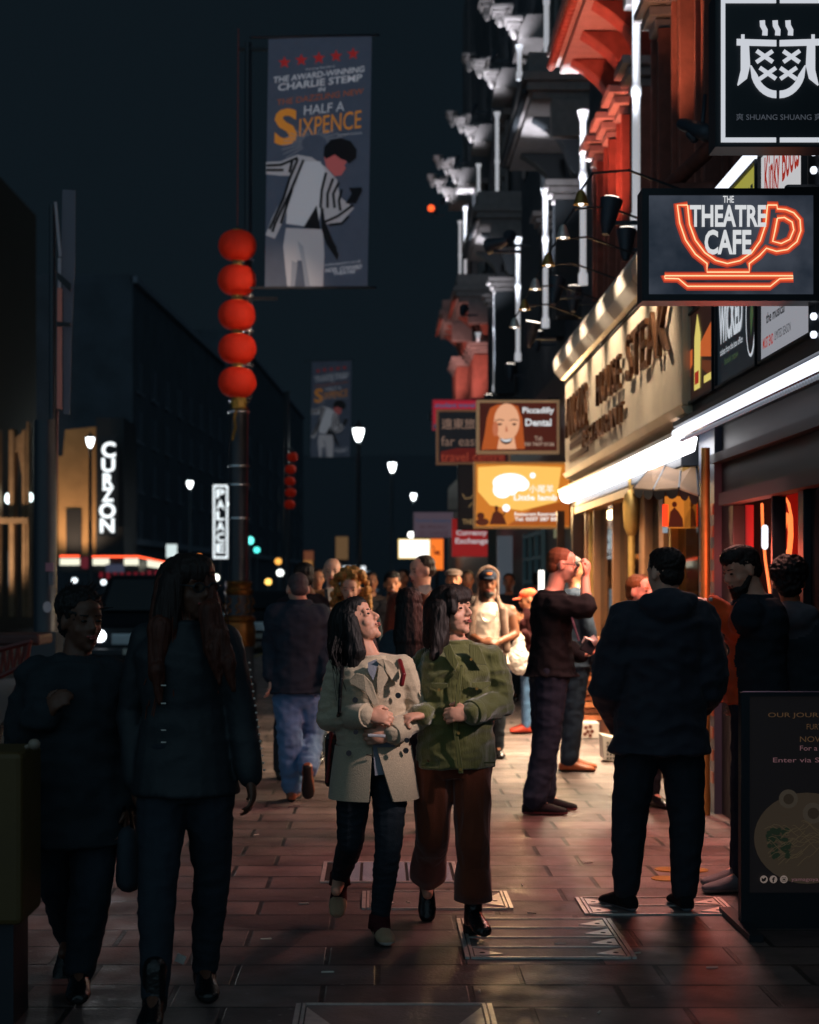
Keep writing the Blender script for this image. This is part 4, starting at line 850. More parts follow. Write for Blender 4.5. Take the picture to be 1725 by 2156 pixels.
mb = MB(); mb.tube([P(520, 1225, lp - .2), P(519, 1130, lp - .2), P(522, 860, lp - .15)], .008); mb.build('cable', mat('red_cable', (120, 30, 36), .5), t)
mb = MB(); mb.bx(X0 - .05, X0 + .5, lp - .03, lp + .03, 5.18, 5.22); mb.bx(X0, X0 + .5, lp - .03, lp + .03, 8.4, 8.44); mb.build('banner_bracket', M_blackm, t)
# distant column for the small lanterns and banner
t = thing('lamp_column', 'distant dark column carrying the tiny lanterns and far banner', 'lamp post', P(604, 1225, 45.3) * 1)
t.location.z = 0; q = P(604, 1225, 45.3)
mb = MB(); mb.lathe([(.16, 0), (.15, .8), (.08, .9), (.07, 6.6)], (q.x, q.y, 0), 12); mb.build('shaft', M_col, t, smooth='auto')
mb = MB(); a = P(612, 1062, 45); b = P(612, 962, 45); mb.bx(q.x, b.x + .05, 45.1, 45.3, b.z + .2, b.z + .25); mb.tube([a, b + V3((0, 0, .22))], .008); mb.build('arm', M_col, t)
# left traffic pole
PY = 15.0
t = thing('signal_post', 'thick black post with stickers at the left, long panels seen edge on above', 'post', P(95, 1225, PY)); t.location.z = 0
q = P(96, 1225, PY); mb = MB(); mb.lathe([(.13, 0), (.13, .9), (.105, 1.0), (.098, 2.97)], (q.x, PY, 0), 18); mb.lathe([(.03, 2.97), (.03, 4.86)], (q.x + .06, PY, 0), 10); mb.build('shaft', M_col, t, smooth='auto')
mb = MB(); a, b = P(121, 862, PY), P(117, 1180, PY); mb.tube([a, b], .012); mb.build('light_edge', mat('satin_steel_tube', (120, 96, 96), .35, metal=.8), t)
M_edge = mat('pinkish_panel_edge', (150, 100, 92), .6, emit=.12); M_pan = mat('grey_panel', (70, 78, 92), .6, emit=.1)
mb = MB(); f = Face((0, PY - .1, 0)); f.poly(mb, [(123, 608), (131, 608), (131, 862), (122, 860)], 0, .05); mb.build('edge_strip', M_edge, t)
mb = MB(); f.poly(mb, [(131, 398), (158, 400), (157, 560), (150, 700), (146, 872), (133, 870), (133, 620), (128, 560)], -.03, .02); mb.build('side_panel', M_pan, t)
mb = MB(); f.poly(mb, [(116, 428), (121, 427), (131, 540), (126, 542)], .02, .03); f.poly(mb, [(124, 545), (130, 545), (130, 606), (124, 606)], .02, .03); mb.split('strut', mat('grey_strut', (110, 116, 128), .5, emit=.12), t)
mb = MB(); f.poly(mb, [(124, 575), (152, 600), (152, 618), (124, 590)], .06, .03); f.poly(mb, [(124, 680), (152, 682), (152, 690), (124, 690)], .06, .03); mb.split('bracket', M_black, t)
fs_ = Face((0, PY - .115, 0))
for (x0, y0, x1, y1, c, nm) in [(96, 1185, 113, 1203, (110, 78, 92), 'sticker'), (102, 1206, 112, 1232, (60, 66, 76), 'sticker')]:
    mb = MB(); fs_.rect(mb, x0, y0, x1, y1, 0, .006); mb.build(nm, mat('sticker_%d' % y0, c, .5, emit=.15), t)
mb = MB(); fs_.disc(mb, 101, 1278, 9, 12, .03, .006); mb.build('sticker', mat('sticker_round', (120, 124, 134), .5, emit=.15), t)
mb = MB(); f.rect(mb, 66, 1330, 120, 1480, -.3, .35); mb.build('cabinet', M_col, t, bevel=.01)
# street lamps with frosted shades
M_shade = E('frosted_lamp_shade', (236, 244, 246), 6, (220, 220, 220)); 
def street_lamp(label, x, y, Y, s=1., e=60):
    q = P(x, y, Y); t = thing('street_lamp', label, 'street lamp', (q.x, q.y, 0), 'street lamps with white glass shades')
    mb = MB(); mb.lathe([(.14, 0), (.13, .8), (.07, 1), (.055, q.z - .38), (.08, q.z - .34), (.1, q.z - .3)], (q.x, q.y, 0), 12); mb.build('post', M_post, t, smooth='auto')
    mb = MB(); mb.lathe([(.05, -.24), (.10, -.15), (.145, 0), (.15, .08), (.145, .11)], q, 14); mb.build('lamp_shade', M_shade, t, smooth='auto')
    mb = MB(); mb.lathe([(.21, .11), (.2, .13), (.12, .18), (.04, .24), (.02, .34)], q, 14); mb.build('cap', M_col, t, smooth='auto')
    light('lamp', 'POINT', q + V3((0, 0, -.35)), None, e, (.9, 1, .95), t, .15)
street_lamp('street lamp left of the vertical cinema sign', 190, 928, 62, 1, 120)
street_lamp('street lamp left of the vertical PALACE sign', 400, 1018, 82)
street_lamp('nearest right hand street lamp, beside the distant banner', 755, 911, 46)
street_lamp('street lamp right of the distant banner, a little lower', 826, 981, 62)
street_lamp('street lamp lowest of the right hand row, by the dim signs', 871, 1044, 88)
street_lamp('street lamp peeping out right of the PALACE sign', 487, 1062, 100)
# small lights far down the road
def fl(name, label, x, y, Y, r, c, e=3, n=1):
    q = P(x, y, Y); t = thing(name, label, 'light', (q.x, q.y, 0), 'distant lights along the road')
    mb = MB(); mb.ell(q, r, n=10); mb.build('lens', E('far_' + name + '_%d_%d' % (x, y), c, e), t, smooth=True)
    mb = MB(); mb.cyl((q.x, q.y + .05, 0 if q.z < 8 else q.z - .4), (q.x, q.y + .05, q.z - .0), .04, n=6); mb.build('post', M_col, t)
fl('traffic_light', 'larger green traffic light right of the lantern column', 526, 1138, 90, .22, (90, 210, 200), 3)
fl('traffic_light', 'smaller green traffic light right of the lantern column', 541, 1158, 110, .2, (70, 200, 190), 3)
fl('road_lamp', 'white globe light in the distance above the man in jeans', 590, 1206, 100, .2, (235, 240, 235), 4)
fl('road_lamp', 'warm amber globe light above the road near the column', 586, 1182, 100, .2, (230, 160, 70), 2)
fl('road_lamp', 'orange glow light at the left of the PALACE sign', 420, 1172, 95, .15, (230, 130, 60), 3)
fl('road_lamp', 'white glow light low beside the column base', 455, 1216, 60, .12, (250, 250, 235), 4)
fl('road_lamp', 'yellow glow light near the head of the bald man', 565, 1225, 80, .16, (230, 180, 90), 3)
fl('road_lamp', 'red orange light high on the far right skyline', 908, 438, 60, .12, (255, 90, 40), 2)
fl('road_lamp', 'left one of the two white lights under the cinema canopy', 157, 1222, 76, .13, (225, 235, 240), 2.5)
fl('road_lamp', 'right one of the two white lights under the cinema canopy', 218, 1226, 76, .13, (225, 235, 240), 2.5)
fl('road_lamp', 'white light between the heads of the two dark figures', 232, 1260, 60, .1, (225, 235, 240), 3)
fl('road_lamp', 'small orange light between the heads of the two dark figures', 254, 1258, 60, .07, (250, 150, 80), 2)
fl('road_lamp', 'small white light over the white lightbox', 866, 1126, 70, .14, (240, 240, 235), 4)
# ------------------------------------------------------------------ buildings across the road
M_far = mat('far_facade', (52, 60, 70), .8, ns=.6, na=.25); M_farw = mat('far_window', (50, 58, 70), .4)
def far_block(label, X, Ya, Yb, H, m, rows, cols, lit=(), ledge=True, X2=None):
    X2 = X if X2 is None else X2
    t = thing('far_building', label, 'building', (X - 3, (Ya + Yb) / 2, 0), 'buildings across the road')
    mb = MB(); mb.prism([(X, Ya, 0), (X2, Yb, 0), (X2 - 12, Yb, 0), (X - 12, Ya, 0)], (0, 0, H)); mb.build('wall', m, t)
    for r in range(rows):
        z0 = 4.2 + r * 3.2
        if z0 + 2 > H: break
        for k in range(cols):
            u = (k + .5) / cols; y = Ya + (Yb - Ya) * u; x = X + (X2 - X) * u; w = (Yb - Ya) / cols * .28
            mb = MB(); mb.bx(x - .05, x + .03, y - w, y + w, z0, z0 + 1.9)
            on = (r, k) in lit
            o = mb.build('window', E('lit_window', (220, 215, 190), 1.2) if on else M_farw, t)
            mb = MB(); mb.bx(x, x + .09, y - w - .12, y + w + .12, z0 - .16, z0); mb.bx(x, x + .06, y - .04, y + .04, z0, z0 + 1.9); mb.build('frame', mat('far_trim', (96, 102, 114), .7), o)
    if ledge:
        for z in (3.9, H - .5):
            mb = MB(); mb.prism([(X + .3, Ya, z), (X2 + .3, Yb, z), (X2 - .1, Yb, z), (X - .1, Ya, z)], (0, 0, .4)); mb.build('ledge', mat('far_trim', (96, 102, 114), .7), t)
    return t
far_block('dim block with pale window ledges beyond the vertical cinema sign', -15.5, 108, 150, 21, M_far, 4, 8, X2=-13.5)
far_block('dark block rising behind the PALACE sign', -13, 152, 230, 24, M_far, 4, 8, lit={(2, 5), (1, 5)}, X2=-10)
far_block('black unlit block at the left edge of the road', -11.5, 26, 44, 18, mat('unlit_facade', (66, 80, 94), .9), 3, 5)
# end of street
t = thing('far_building', 'dark block closing the end of the street', 'building', (0, 330, 0), 'buildings across the road')
mb = MB(); mb.bx(-60, 60, 330, 340, 0, 26); mb.build('wall', mat('end_facade', (54, 60, 68), .9), t)
# lit columned church-like front
t = thing('colonnade_building', 'arched stone front lit warm from below at the left edge', 'building', (-11, 50, 0))
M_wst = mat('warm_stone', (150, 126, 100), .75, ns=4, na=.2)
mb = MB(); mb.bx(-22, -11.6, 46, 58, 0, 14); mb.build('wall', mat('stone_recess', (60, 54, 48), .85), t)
f = Face((0, 45.9, 0))
for x, w in [(2, 8), (32, 12), (58, 9), (66, 5)]:
    mb = MB(); f.rect(mb, x - w / 2, 905 if w > 5 else 890, x + w / 2, 1300, 0, .5); mb.build('column', M_wst, t, bevel=.05)
mb = MB(); f.poly(mb, [(28, 930), (60, 910), (60, 960), (52, 1000), (44, 950), (34, 960), (28, 1010)], 0, .4); f.rect(mb, 0, 1092, 70, 1104, .5, .2); mb.split('arch', M_wst, t)
mb = MB(); f.disc(mb, 22, 1051, 6, 11, .2, .15); mb.build('globe_lamp', E('cool_globe', (215, 235, 235), 4), t)
mb = MB(); f.disc(mb, 67, 1048, 6, 10, .2, .15); mb.build('globe_lamp', E('cool_globe', (215, 235, 235), 4), t)
mb = MB(); f.rect(mb, 22, 1160, 36, 1235, .2, .1); mb.build('lit_pane', E('cold_pane', (96, 112, 120), .5), t)
light('uplight', 'SPOT', (-9.8, 43.6, .3), (-10.9, 46, 6), 600, (1, .68, .42), t, .2, 80)
light('uplight', 'SPOT', (-11.3, 43.6, .3), (-11.8, 46, 6), 500, (1, .68, .42), t, .2, 80)
# cinema
CY = 100.
t = thing('cinema', 'cinema with warm lit side wall, vertical CURZON sign and red edged canopy', 'cinema', (-16, CY, 0))
f = Face((0, CY, 0)); M_cin = mat('warm_render', (168, 128, 82), .8, ns=1, na=.15)
mb = MB(); f.poly(mb, [(122, 960), (132, 960), (137, 905), (205, 898), (206, 1190), (122, 1190)], -6, 6); mb.build('wall', M_cin, t)
mb = MB(); f.rect(mb, 140, 1072, 172, 1190, .02, .1); mb.build('dark_opening', mat('dark_opening', (18, 18, 22), .7), t)
mb = MB(); f.rect(mb, 204, 880, 262, 1190, -5, 5.3); mb.build('corner_tower', mat('cinema_dark', (26, 30, 36), .6), t)
for s_ in (-1, 1):
    light('wall_light', 'SPOT', f.pt(150 + 18 * s_, 1178, 3.0), f.pt(165 + 10 * s_, 1030, 0), 520, (1, .70, .46), t, .3, 95)
fcs = Face((0, CY - 1.4, 0)); mb = MB(); fcs.rect(mb, 207, 918, 246, 1130, -.3, .28); mb.build('sign_board', M_black, t)
mb = MB()
zz = [('C', 934, 976), ('U', 979, 1019), ('R', 1023, 1052), ('Z', 1054, 1082), ('O', 1005 + 80, 1005 + 80), ]
def z2(x, y): return (x * .3204, 842.2 + y * .3204)
for ch, a, b, c, d in [('C', 668, 275, 760, 378), ('U', 668, 382, 756, 474), ('R', 676, 482, 748, 572), ('Z', 668, 576, 748, 668), ('O', 652, 676, 760, 778), ('N', 658, 778, 752, 872)]:
    fcs.tbox(mb, ch, *z2(a, b), *z2(c, d), .02, None, .03)
mb.build('sign_letters', E('curzon_white', (232, 238, 240), 1.7), t)
# canopy with lightboxes
fc = Face((0, 90, 0))
mb = MB(); fc.poly(mb, [(122, 1170), (290, 1170), (292, 1204), (122, 1204)], -6, 5.9); mb.build('canopy', M_blackm, t)
mb = MB()
for a, b in ((127, 168), (196, 230), (262, 292)): fc.rect(mb, a, 1176, b, 1190, 0, .12)
fc.poly(mb, [(294, 1177), (352, 1188), (350, 1200), (294, 1192)], -3, .12); mb.split('lightbox', E('canopy_lightbox', (232, 230, 205), 1.3), t)
mb = MB(); fc.stroke(mb, [(127, 1171), (168, 1171)], 3.2, .05, .1); fc.stroke(mb, [(190, 1172), (292, 1172)], 3.2, .05, .1); fc.stroke(mb, [(292, 1172), (352, 1185)], 3.2, .06, .1); mb.split('neon_edge', E('canopy_neon', (255, 86, 48), 3), t)
mb = MB(); fc.disc(mb, 182, 1185, 11, 13, .3, .1); mb.build('round_emblem', E('dim_rose', (96, 30, 40), .8), t)
mb = MB(); fc.rect(mb, 226, 1188, 264, 1205, .4, .1); mb.build('notice', E('dim_slate', (62, 66, 86), .7), t)
mb = MB()
for k in range(9): fc.rect(mb, 190 + k * 15, 1200, 198 + k * 15, 1216 + (k % 3) * 3, -3, .1)
mb.split('foyer_lights', E('foyer_red', (120, 30, 42), .6), t)
t2 = thing('far_sign', 'small glowing white square sign above the cinema canopy', 'sign', P(362, 1172, 105))
f = Face((0, 105, 0)); mb = MB(); f.rect(mb, 350, 1146, 372, 1174, -.2, .2); mb.build('panel', E('white_square', (200, 215, 215), 1.2), t2)
mb = MB(); f.rect(mb, 358, 1174, 362, 1215, -.2, .1); mb.build('post', M_col, t2)
# lit shop windows and warm front beyond the cinema
t2 = thing('lit_front', 'distant warm lit corner front with bright white lamps beyond the cinema', 'building', P(285, 1225, 120)); t2.location.z = 0
f = Face((0, 120, 0)); mb = MB(); f.rect(mb, 255, 1020, 312, 1215, -4, 3.9); mb.build('wall', mat('ochre_wall', (70, 50, 34), .8, emit=.12), t2)
mb = MB()
for x, y, r in [(271, 1109, 5), (283, 1123, 5), (298, 1110, 4.5), (306, 1111, 4), (313, 1113, 4)]: f.disc(mb, x, y, r, r * 1.2, .1)
mb.split('lamp', E('far_white_lamp', (225, 235, 240), 2.6), t2)
mb = MB()
for x in (262, 272, 282): f.rect(mb, x, 1145, x + 5, 1165, .05)
for x in (302, 312): f.rect(mb, x, 1130, x + 6, 1160, .05)
mb.split('window', E('far_dim_window', (130, 118, 90), .8), t2)
# Palace sign
f = Face((0, 112, 0)); t = thing('theatre_sign', 'vertical white edged lightbox sign reading PALACE', 'sign', P(464, 1180, 112))
mb = MB(); f.rect(mb, 447, 1019, 482, 1177, -.4, .38); mb.build('board', M_black, t)
PW = E('palace_white', (225, 234, 238), 1.6); mb = MB()
f.rect(mb, 449, 1021, 480, 1025); f.rect(mb, 449, 1172, 480, 1176); f.rect(mb, 449, 1025, 452.5, 1172); f.rect(mb, 476.5, 1025, 480, 1172); mb.build('border', PW, t)
mb = MB()
for ch, y in zip('PALACE', range(1030, 1180, 23)): f.tbox(mb, ch, 456, y, 473, y + 19, .02, None, .02)
mb.build('lettering', PW, t)
mb = MB(); f.rect(mb, 461, 1177, 467, 1225, -.2, .2); mb.build('post', M_col, t)
t = thing('far_window_light', 'two tall dim yellow windows high beside the PALACE sign', 'window', P(425, 1030, 118))
mb = MB(); f = Face((0, 151, 0)); f.rect(mb, 421, 990, 430, 1012); f.rect(mb, 421, 1082, 430, 1104); mb.build('pane', E('dim_yellow', (150, 124, 60), .9), t)
# distant glimpses behind the crowd
for i, (x0, y0, x1, y1, c, e, Y, lab) in enumerate([(707, 1130, 733, 1178, (104, 78, 50), .8, 120, 'dim tan shop window behind the bald man'), (640, 1160, 660, 1180, (110, 62, 40), .8, 130, 'dull orange shop window over the man in jeans'), (640, 1180, 658, 1196, (160, 110, 60), .8, 130, 'small yellow shop window over the man in jeans')]):
    f = Face((0, Y, 0)); t = thing('shop_window', lab, 'window', f.pt(x0, y1), 'distant lit shop windows'); t.location.z = 0
    mb = MB(); f.rect(mb, x0, y0, x1, y1, -.3, .3); mb.build('pane', E('glimpse_%d' % i, c, e), t)
    mb = MB(); f.rect(mb, x0 - 2, y0 - 3, x1 + 2, 1240, -1.0, .65); mb.build('surround', M_far, t)
# ------------------------------------------------------------------ vehicles
M_car = mat('black_car_paint', (22, 26, 32), .12, metal=.3, spec=.8); M_tyre = mat('tyre', (16, 16, 17), .85); M_cg = mat('car_glass', (24, 32, 38), .05, spec=.8); M_chr = mat('chrome', (215, 218, 222), .12, metal=1); M_wcar = mat('white_van_paint', (190, 196, 204), .3)
def vehicle(name, label, cat, X, Y, w, L, prof, paint, hl=3., roof_sign=None, tail=False, group=None):
    """prof: side outline (y from the front, z)"""
    t = thing(name, label, cat, (X, Y, 0), group); G = -.115
    mb = MB(); rings = []
    for u, k in ((-1, .90), (-.97, .97), (-.8, 1.), (.8, 1.), (.97, .97), (1, .90)):
        rings.append([V3((X + u * w / 2 * (1 - .16 * max(0, (z - 1.0)) / .8), Y + L / 2 + (y - L / 2) * (k * .04 + .96), G + z * (1 if z < 1 else 1 - .02 * (1 - k) * 5))) for y, z in prof])
    mb.loft(rings); body = mb.build('body', paint, t, smooth='auto', bevel=0)
    top = max(z for y, z in prof); fy = [y for y, z in prof if z > top * .93][0]; hood = [(y, z) for y, z in prof if .8 < z < 1.25 and y < L / 2]
    hy, hz = hood[-1] if hood else (.9, 1.0)
    mb = MB(); a = .80; ww = w / 2 * .86
    mb.prism([(X - ww, Y + hy + .01, G + hz + .04), (X + ww, Y + hy + .01, G + hz + .04), (X + ww * .86, Y + fy - .03, G + top * .945), (X - ww * .86, Y + fy - .03, G + top * .945)], (0, -.03, .01)); mb.build('windscreen', M_cg, t)
    for s in (-1, 1):
        mb = MB(); x = X + s * w / 2 * .965; mb.prism([(x, Y + hy + .35, G + hz + .06), (x, Y + L * .8, G + hz + .06), (x - s * .08, Y + L * .76, G + top * .92), (x - s * .08, Y + fy + .2, G + top * .92)], (s * .02, 0, 0)); mb.build('side_window', M_cg, t)
        for yy in (L * .17, L * .8):
            c = V3((X + s * (w / 2 - .1), Y + yy, G + .33)); mb = MB(); mb.cyl(c - V3((.1, 0, 0)), c + V3((.1, 0, 0)), .33, n=20); wh = mb.build('wheel', M_tyre, t, smooth='auto')
            mb = MB(); mb.cyl(c + V3((s * .101, 0, 0)), c + V3((s * .11, 0, 0)), .2, n=16); mb.build('rim', M_chr, wh)
        q = V3((X + s * w / 2 * .72, Y - .02, G + .68)); mb = MB(); mb.ell(q, (.11, .05, .11)); o = mb.build('headlight', E('headlamp_%s' % ('w' if hl > 1 else 'd'), (245, 250, 255), hl, (200, 200, 200)), t, smooth=True)
        mb = MB(); q = V3((X + s * w / 2 * 1.04, Y + hy + .15, G + hz + .1)); mb.ell(q, (.1, .06, .08)); mb.build('mirror', paint, t, smooth=True)
    mb = MB(); mb.box((X, Y - .015, G + .62), (w * .5, .04, .2)); mb.build('grille', M_chr, t, bevel=.01)
    mb = MB(); mb.box((X, Y - .06, G + .38), (w * .96, .14, .14)); mb.build('bumper', M_blackm, t, bevel=.03)
    mb = MB(); mb.box((X, Y - .135, G + .4), (.5, .01, .11)); mb.build('number_plate', mat('number_plate', (190, 190, 180), .5), t)
    if roof_sign: mb = MB(); mb.box((X, Y + fy + .25, G + top + .07), (.5, .15, .13)); mb.build('roof_sign', E('taxi_sign_' + name, roof_sign, 2), t, bevel=.02)
    return t
cab = [(0, .25), (0, .82), (.15, .92), (1.15, 1.08), (1.75, 1.72), (2.1, 1.8), (3.9, 1.8), (4.3, 1.3), (4.5, 1.1), (4.55, .3)]
car = [(0, .25), (0, .7), (.2, .82), (1.25, .98), (2.0, 1.42), (2.3, 1.46), (3.3, 1.42), (4.0, 1.05), (4.4, .95), (4.45, .3)]
van = [(0, .3), (0, 1.0), (.5, 1.15), (1.1, 2.0), (1.3, 2.2), (5, 2.2), (5.1, 2.0), (5.1, .35)]
T_ = vehicle('taxi', 'black cab with lit headlamps coming towards us behind the short dark figure', 'taxi', P(290, 0, 31).x, 31, 1.9, 4.5, cab, M_car, 7, None, group='vehicles on the road')
light('headlamp_beam', 'SPOT', (P(290, 0, 31).x - .66, 30.8, .56), (P(250, 0, 31).x - .5, 20, .3), 120, (.9, .95, 1), T_, .08, 100)
vehicle('parked_car', 'dark saloon car farther down the road beside the column base', 'car', P(440, 0, 52).x, 52, 1.8, 4.4, car, M_car, 3, None, group='vehicles on the road')
vehicle('parked_car', 'dark car with faint side lights behind the man in jeans', 'car', P(560, 0, 40).x, 40, 1.8, 4.4, car, M_car, .8, group='vehicles on the road')
vehicle('white_van', 'white van with red roof strip seen between the bald man and the smiling man', 'van', P(742, 0, 80).x, 80, 2.2, 5, van, M_wcar, 3, (180, 40, 30), group='vehicles on the road')
mb = MB(); f = Face((0, 79.6, 0)); f.rect(mb, 722, 1192, 770, 1214, .1, .05); o = mb.build('lit_windscreen', E('van_screen', (225, 232, 236), 1.3), bpy.data.objects['white_van'])
vehicle('white_van', 'pale van in the far traffic left of the lamp column', 'van', P(395, 0, 95).x, 95, 2.0, 5, van, mat('grey_van_paint', (80, 88, 98), .35), 3, group='vehicles on the road')
# pedicab wheel and red frame at the far left
t = thing('pedicab', 'red framed pedicab at the left edge of the road', 'pedicab', P(20, 1480, 12)); t.location.z = -.11
M_rdf = mat('red_frame_paint', (78, 32, 30), .4)
q = P(18, 1400, 12); mb = MB(); n = 28
mb.tube([q + V3((.32 * cos(2 * pi * i / n), .1 * sin(2 * pi * i / n), -.85 + .42 + .0)) for i in range(2)], .01)
mb.tube([V3((-2.62, 12 + .33 * cos(2 * pi * i / n), .22 + .33 * sin(2 * pi * i / n))) for i in range(n + 1)], .022); mb.build('wheel', M_tyre, t)
mb = MB(); a, b, c, d = P(0, 1368, 12), P(62, 1352, 12), P(0, 1425, 12), P(55, 1398, 12)
mb.tube([a, b], .022); mb.tube([c, d], .02)
for k in range(4): mb.tube([c.lerp(d, k / 4), a.lerp(b, (k + .5) / 4), c.lerp(d, (k + 1) / 4)], .012)
mb.tube([b, V3((-2.62, 12, .22))], .02); mb.tube([d, P(20, 1490, 12)], .02); mb.build('frame', M_rdf, t)
mb = MB(); mb.box(P(25, 1345, 12.3), (.5, .5, .08)); mb.build('seat', mat('seat_vinyl', (64, 42, 40), .6), t, bevel=.02)
# ------------------------------------------------------------------ menu board
BY = 7.63; f = Face((0, BY, 0)); t = thing('menu_board', 'tall black pavement board with restaurant notice and noodle picture at the right edge', 'menu board', P(1660, 1225, BY)); t.location.z = 0
mb = MB(); f.rect(mb, 1560, 1458, 1860, 1466, -.05, .06); f.rect(mb, 1560, 1466, 1578, 1965, -.05, .06); f.rect(mb, 1842, 1466, 1860, 1965, -.05, .06); f.rect(mb, 1578, 1880, 1842, 1966, -.05, .06); mb.build('frame', M_black, t)
mb = MB(); f.rect(mb, 1578, 1466, 1842, 1880, -.045, .04); mb.build('panel', mat('board_print', (30, 26, 27), .5, emit=.25), t)
mb = MB(); mb.tube([f.pt(1565, 1457, 0), f.pt(1850, 1457, 0)], .004); mb.build('top_edge', mat('top_edge_steel', (190, 150, 165), .3, metal=.8), t)
def z8(x, y): return (1158 + x * .3287, 1105.4 + y * .3287)
BT = mat('board_gold', (90, 66, 44), .6, emit=.5); BP = mat('board_pink', (120, 84, 88), .6, emit=.55)
def bt(mb, s, x, yb, h, wpx): f.text(mb, s, z8(x, yb), (z8(x, yb)[0] + wpx, z8(x, yb)[1]), z8(x, yb - h), .004)
mb = MB(); bt(mb, 'OUR JOURNEY HAS', 1398, 1240, 38, 195); bt(mb, 'FURTHER NOODLES', 1645, 1310, 36, 128); bt(mb, 'NOW OPEN', 1602, 1390, 36, 110); mb.build('lettering', BT, t)
mb = MB(); bt(mb, 'For a full menu', 1602, 1445, 32, 108); bt(mb, 'Enter via Shaftesbury', 1430, 1530, 40, 195); mb.build('lettering', BP, t)
bowl = mat('bowl_print', (70, 58, 46), .6, emit=.35); bd = mat('bowl_dark', (26, 24, 24), .6, emit=.3); gr = mat('greens_print', (38, 48, 34), .6, emit=.3)
mb = MB(); f.disc(mb, 1700, 1765, 112, 96, .001, .002, n=36); mb.build('bowl', bowl, t)
mb = MB(); f.disc(mb, 1660, 1682, 20, 20, .005, .002); f.disc(mb, 1712, 1712, 22, 22, .005, .002); mb.split('egg', mat('egg_print', (78, 68, 57), .6, emit=.35), t)
mb = MB(); f.disc(mb, 1660, 1682, 11, 11, .009, .002); f.disc(mb, 1712, 1712, 12, 12, .009, .002); mb.split('yolk', mat('yolk_print', (54, 44, 34), .6, emit=.35), t)
mb = MB(); q = random.Random(4)
for k in range(40): f.disc(mb, 1618 + q.random() * 44, 1742 + q.random() * 62, 4 + 4 * q.random(), 3 + 4 * q.random(), .005 + k * .0002, .001, n=7)
mb.build('greens', gr, t)
mb = MB()
for k in range(34):
    q = random.Random(k + 70); x, y, a0 = 1625 + 105 * q.random(), 1735 + 75 * q.random(), q.uniform(-.7, .7); L_ = 26
    f.stroke(mb, [(x + L_ * u * cos(a0) + 5 * sin(4 * u) * sin(a0), y + L_ * u * sin(a0) + 5 * sin(4 * u)) for u in (-1, -.6, -.2, .2, .6, 1)], 1.5, .004 + k * .0003, .0005)
mb.build('noodles', mat('noodle_print', (92, 78, 58), .6, emit=.3), t)
ic = mat('icon_print', (150, 130, 120), .6, emit=.45); mb = MB()
for x in (1608, 1628, 1650): f.disc(mb, x, 1851, 8, 8, .008, .002)
mb.split('icon', ic, t)
mb = MB(); f.tbox(mb, 'f', 1625, 1846, 1631, 1857, .012, None, .05); f.poly(mb, [(1603, 1847), (1607, 1850), (1611, 1846), (1613, 1849), (1611, 1854), (1606, 1856), (1603, 1854)], .011, .001); f.stroke(mb, [(1646, 1847), (1654, 1847), (1654, 1855), (1646, 1855)], 1.2, .011, .001, closed=True); f.disc(mb, 1650, 1851, 2.2, 2.2, .0125, .001); mb.build('icon_mark', bd, t)
mb = MB(); f.tbox(mb, 'yamagoya_uk', 1666, 1847, 1745, 1857, .008); mb.build('lettering', BP, t)
mb = MB()
for x in (1562, 1852): mb.bx(f.pt(x, 1965).x - .03, f.pt(x, 1965).x + .03, BY - .3, BY + .35, .002, .03)
mb.split('foot', M_black, t)
# yellow stand at the left edge
f = Face((0, 5.9, 0)); t = thing('yellow_stand', 'dull yellow stand cut by the left edge of the photo', 'stand', P(0, 1225, 5.9)); t.location.z = 0
a, b = f.pt(-140, 1585), f.pt(46, 1585); M_ys = mat('dull_yellow_paint', (84, 66, 30), .6, ns=4, na=.15)
mb = MB(); mb.bx(a.x, b.x, 5.9, 6.25, .36, f.pt(0, 1585).z); mb.build('panel', M_ys, t, bevel=.02)
mb = MB(); mb.bx(a.x + .03, b.x - .04, 5.95, 6.2, .0, .358); mb.build('plinth', M_blackm, t)
mb = MB(); mb.ell(f.pt(60, 1573, -.1), (.022, .022, .02)); mb.cyl(f.pt(60, 1573, -.1), f.pt(40, 1580, -.1), .008); mb.build('handle', mat('pale_knob', (140, 126, 112), .5), t, smooth=True)
# stall goods
t = thing('display_box', 'white box printed with pizza and meatball pictures standing by the steak house door', 'box', P(1232, 1555, 16.4)); f = Face((0, 16.2, 0)); 
YB = GY(1556); f = Face((0, YB, 0)); mb = MB(); f.rect(mb, 1203, 1522, 1262, 1555, -.3, .3); mb.build('carton', mat('printed_white_card', (205, 195, 185), .6), t, bevel=.005)
mb = MB(); f.disc(mb, 1216, 1538, 11, 11, .002, .002); mb.build('pizza_print', mat('pizza_print', (170, 116, 50), .6), t)
mb = MB(); [f.disc(mb, x, y, 4.2, 4.2, .002, .002) for x, y in ((1234, 1532), (1243, 1530), (1238, 1541), (1247, 1540), (1232, 1546), (1243, 1549))]; mb.split('meatball_print', mat('meat_print', (96, 46, 30), .6), t)
mb = MB()
for k in range(13):
    z0 = .16 + k * .065; mb = MB(); y0 = YB + .3
    mb.bx(f.pt(1212, 0).x, 2.25, y0 + .04 * (k % 2), y0 + 1.2, z0, z0 + .05)
    o = mb.build('tiled_step_front' if False else 'magazine_row', mat('magazine_row_%d' % (k % 3), [(150, 84, 48), (120, 70, 44), (170, 104, 62)][k % 3], .6, ns=10, na=.3), t)
t = thing('plastic_crate', 'white slotted plastic crate on the pavement left of the parka man', 'crate', P(1285, 1600, GY(1604))); Yc = GY(1606); f = Face((0, Yc, 0))
mb = MB(); f.poly(mb, [(1268, 1547), (1304, 1556), (1306, 1606), (1272, 1600)], -.25, .25); mb.build('tub', mat('white_plastic', (170, 165, 158), .5), t, bevel=.006)
mb = MB()
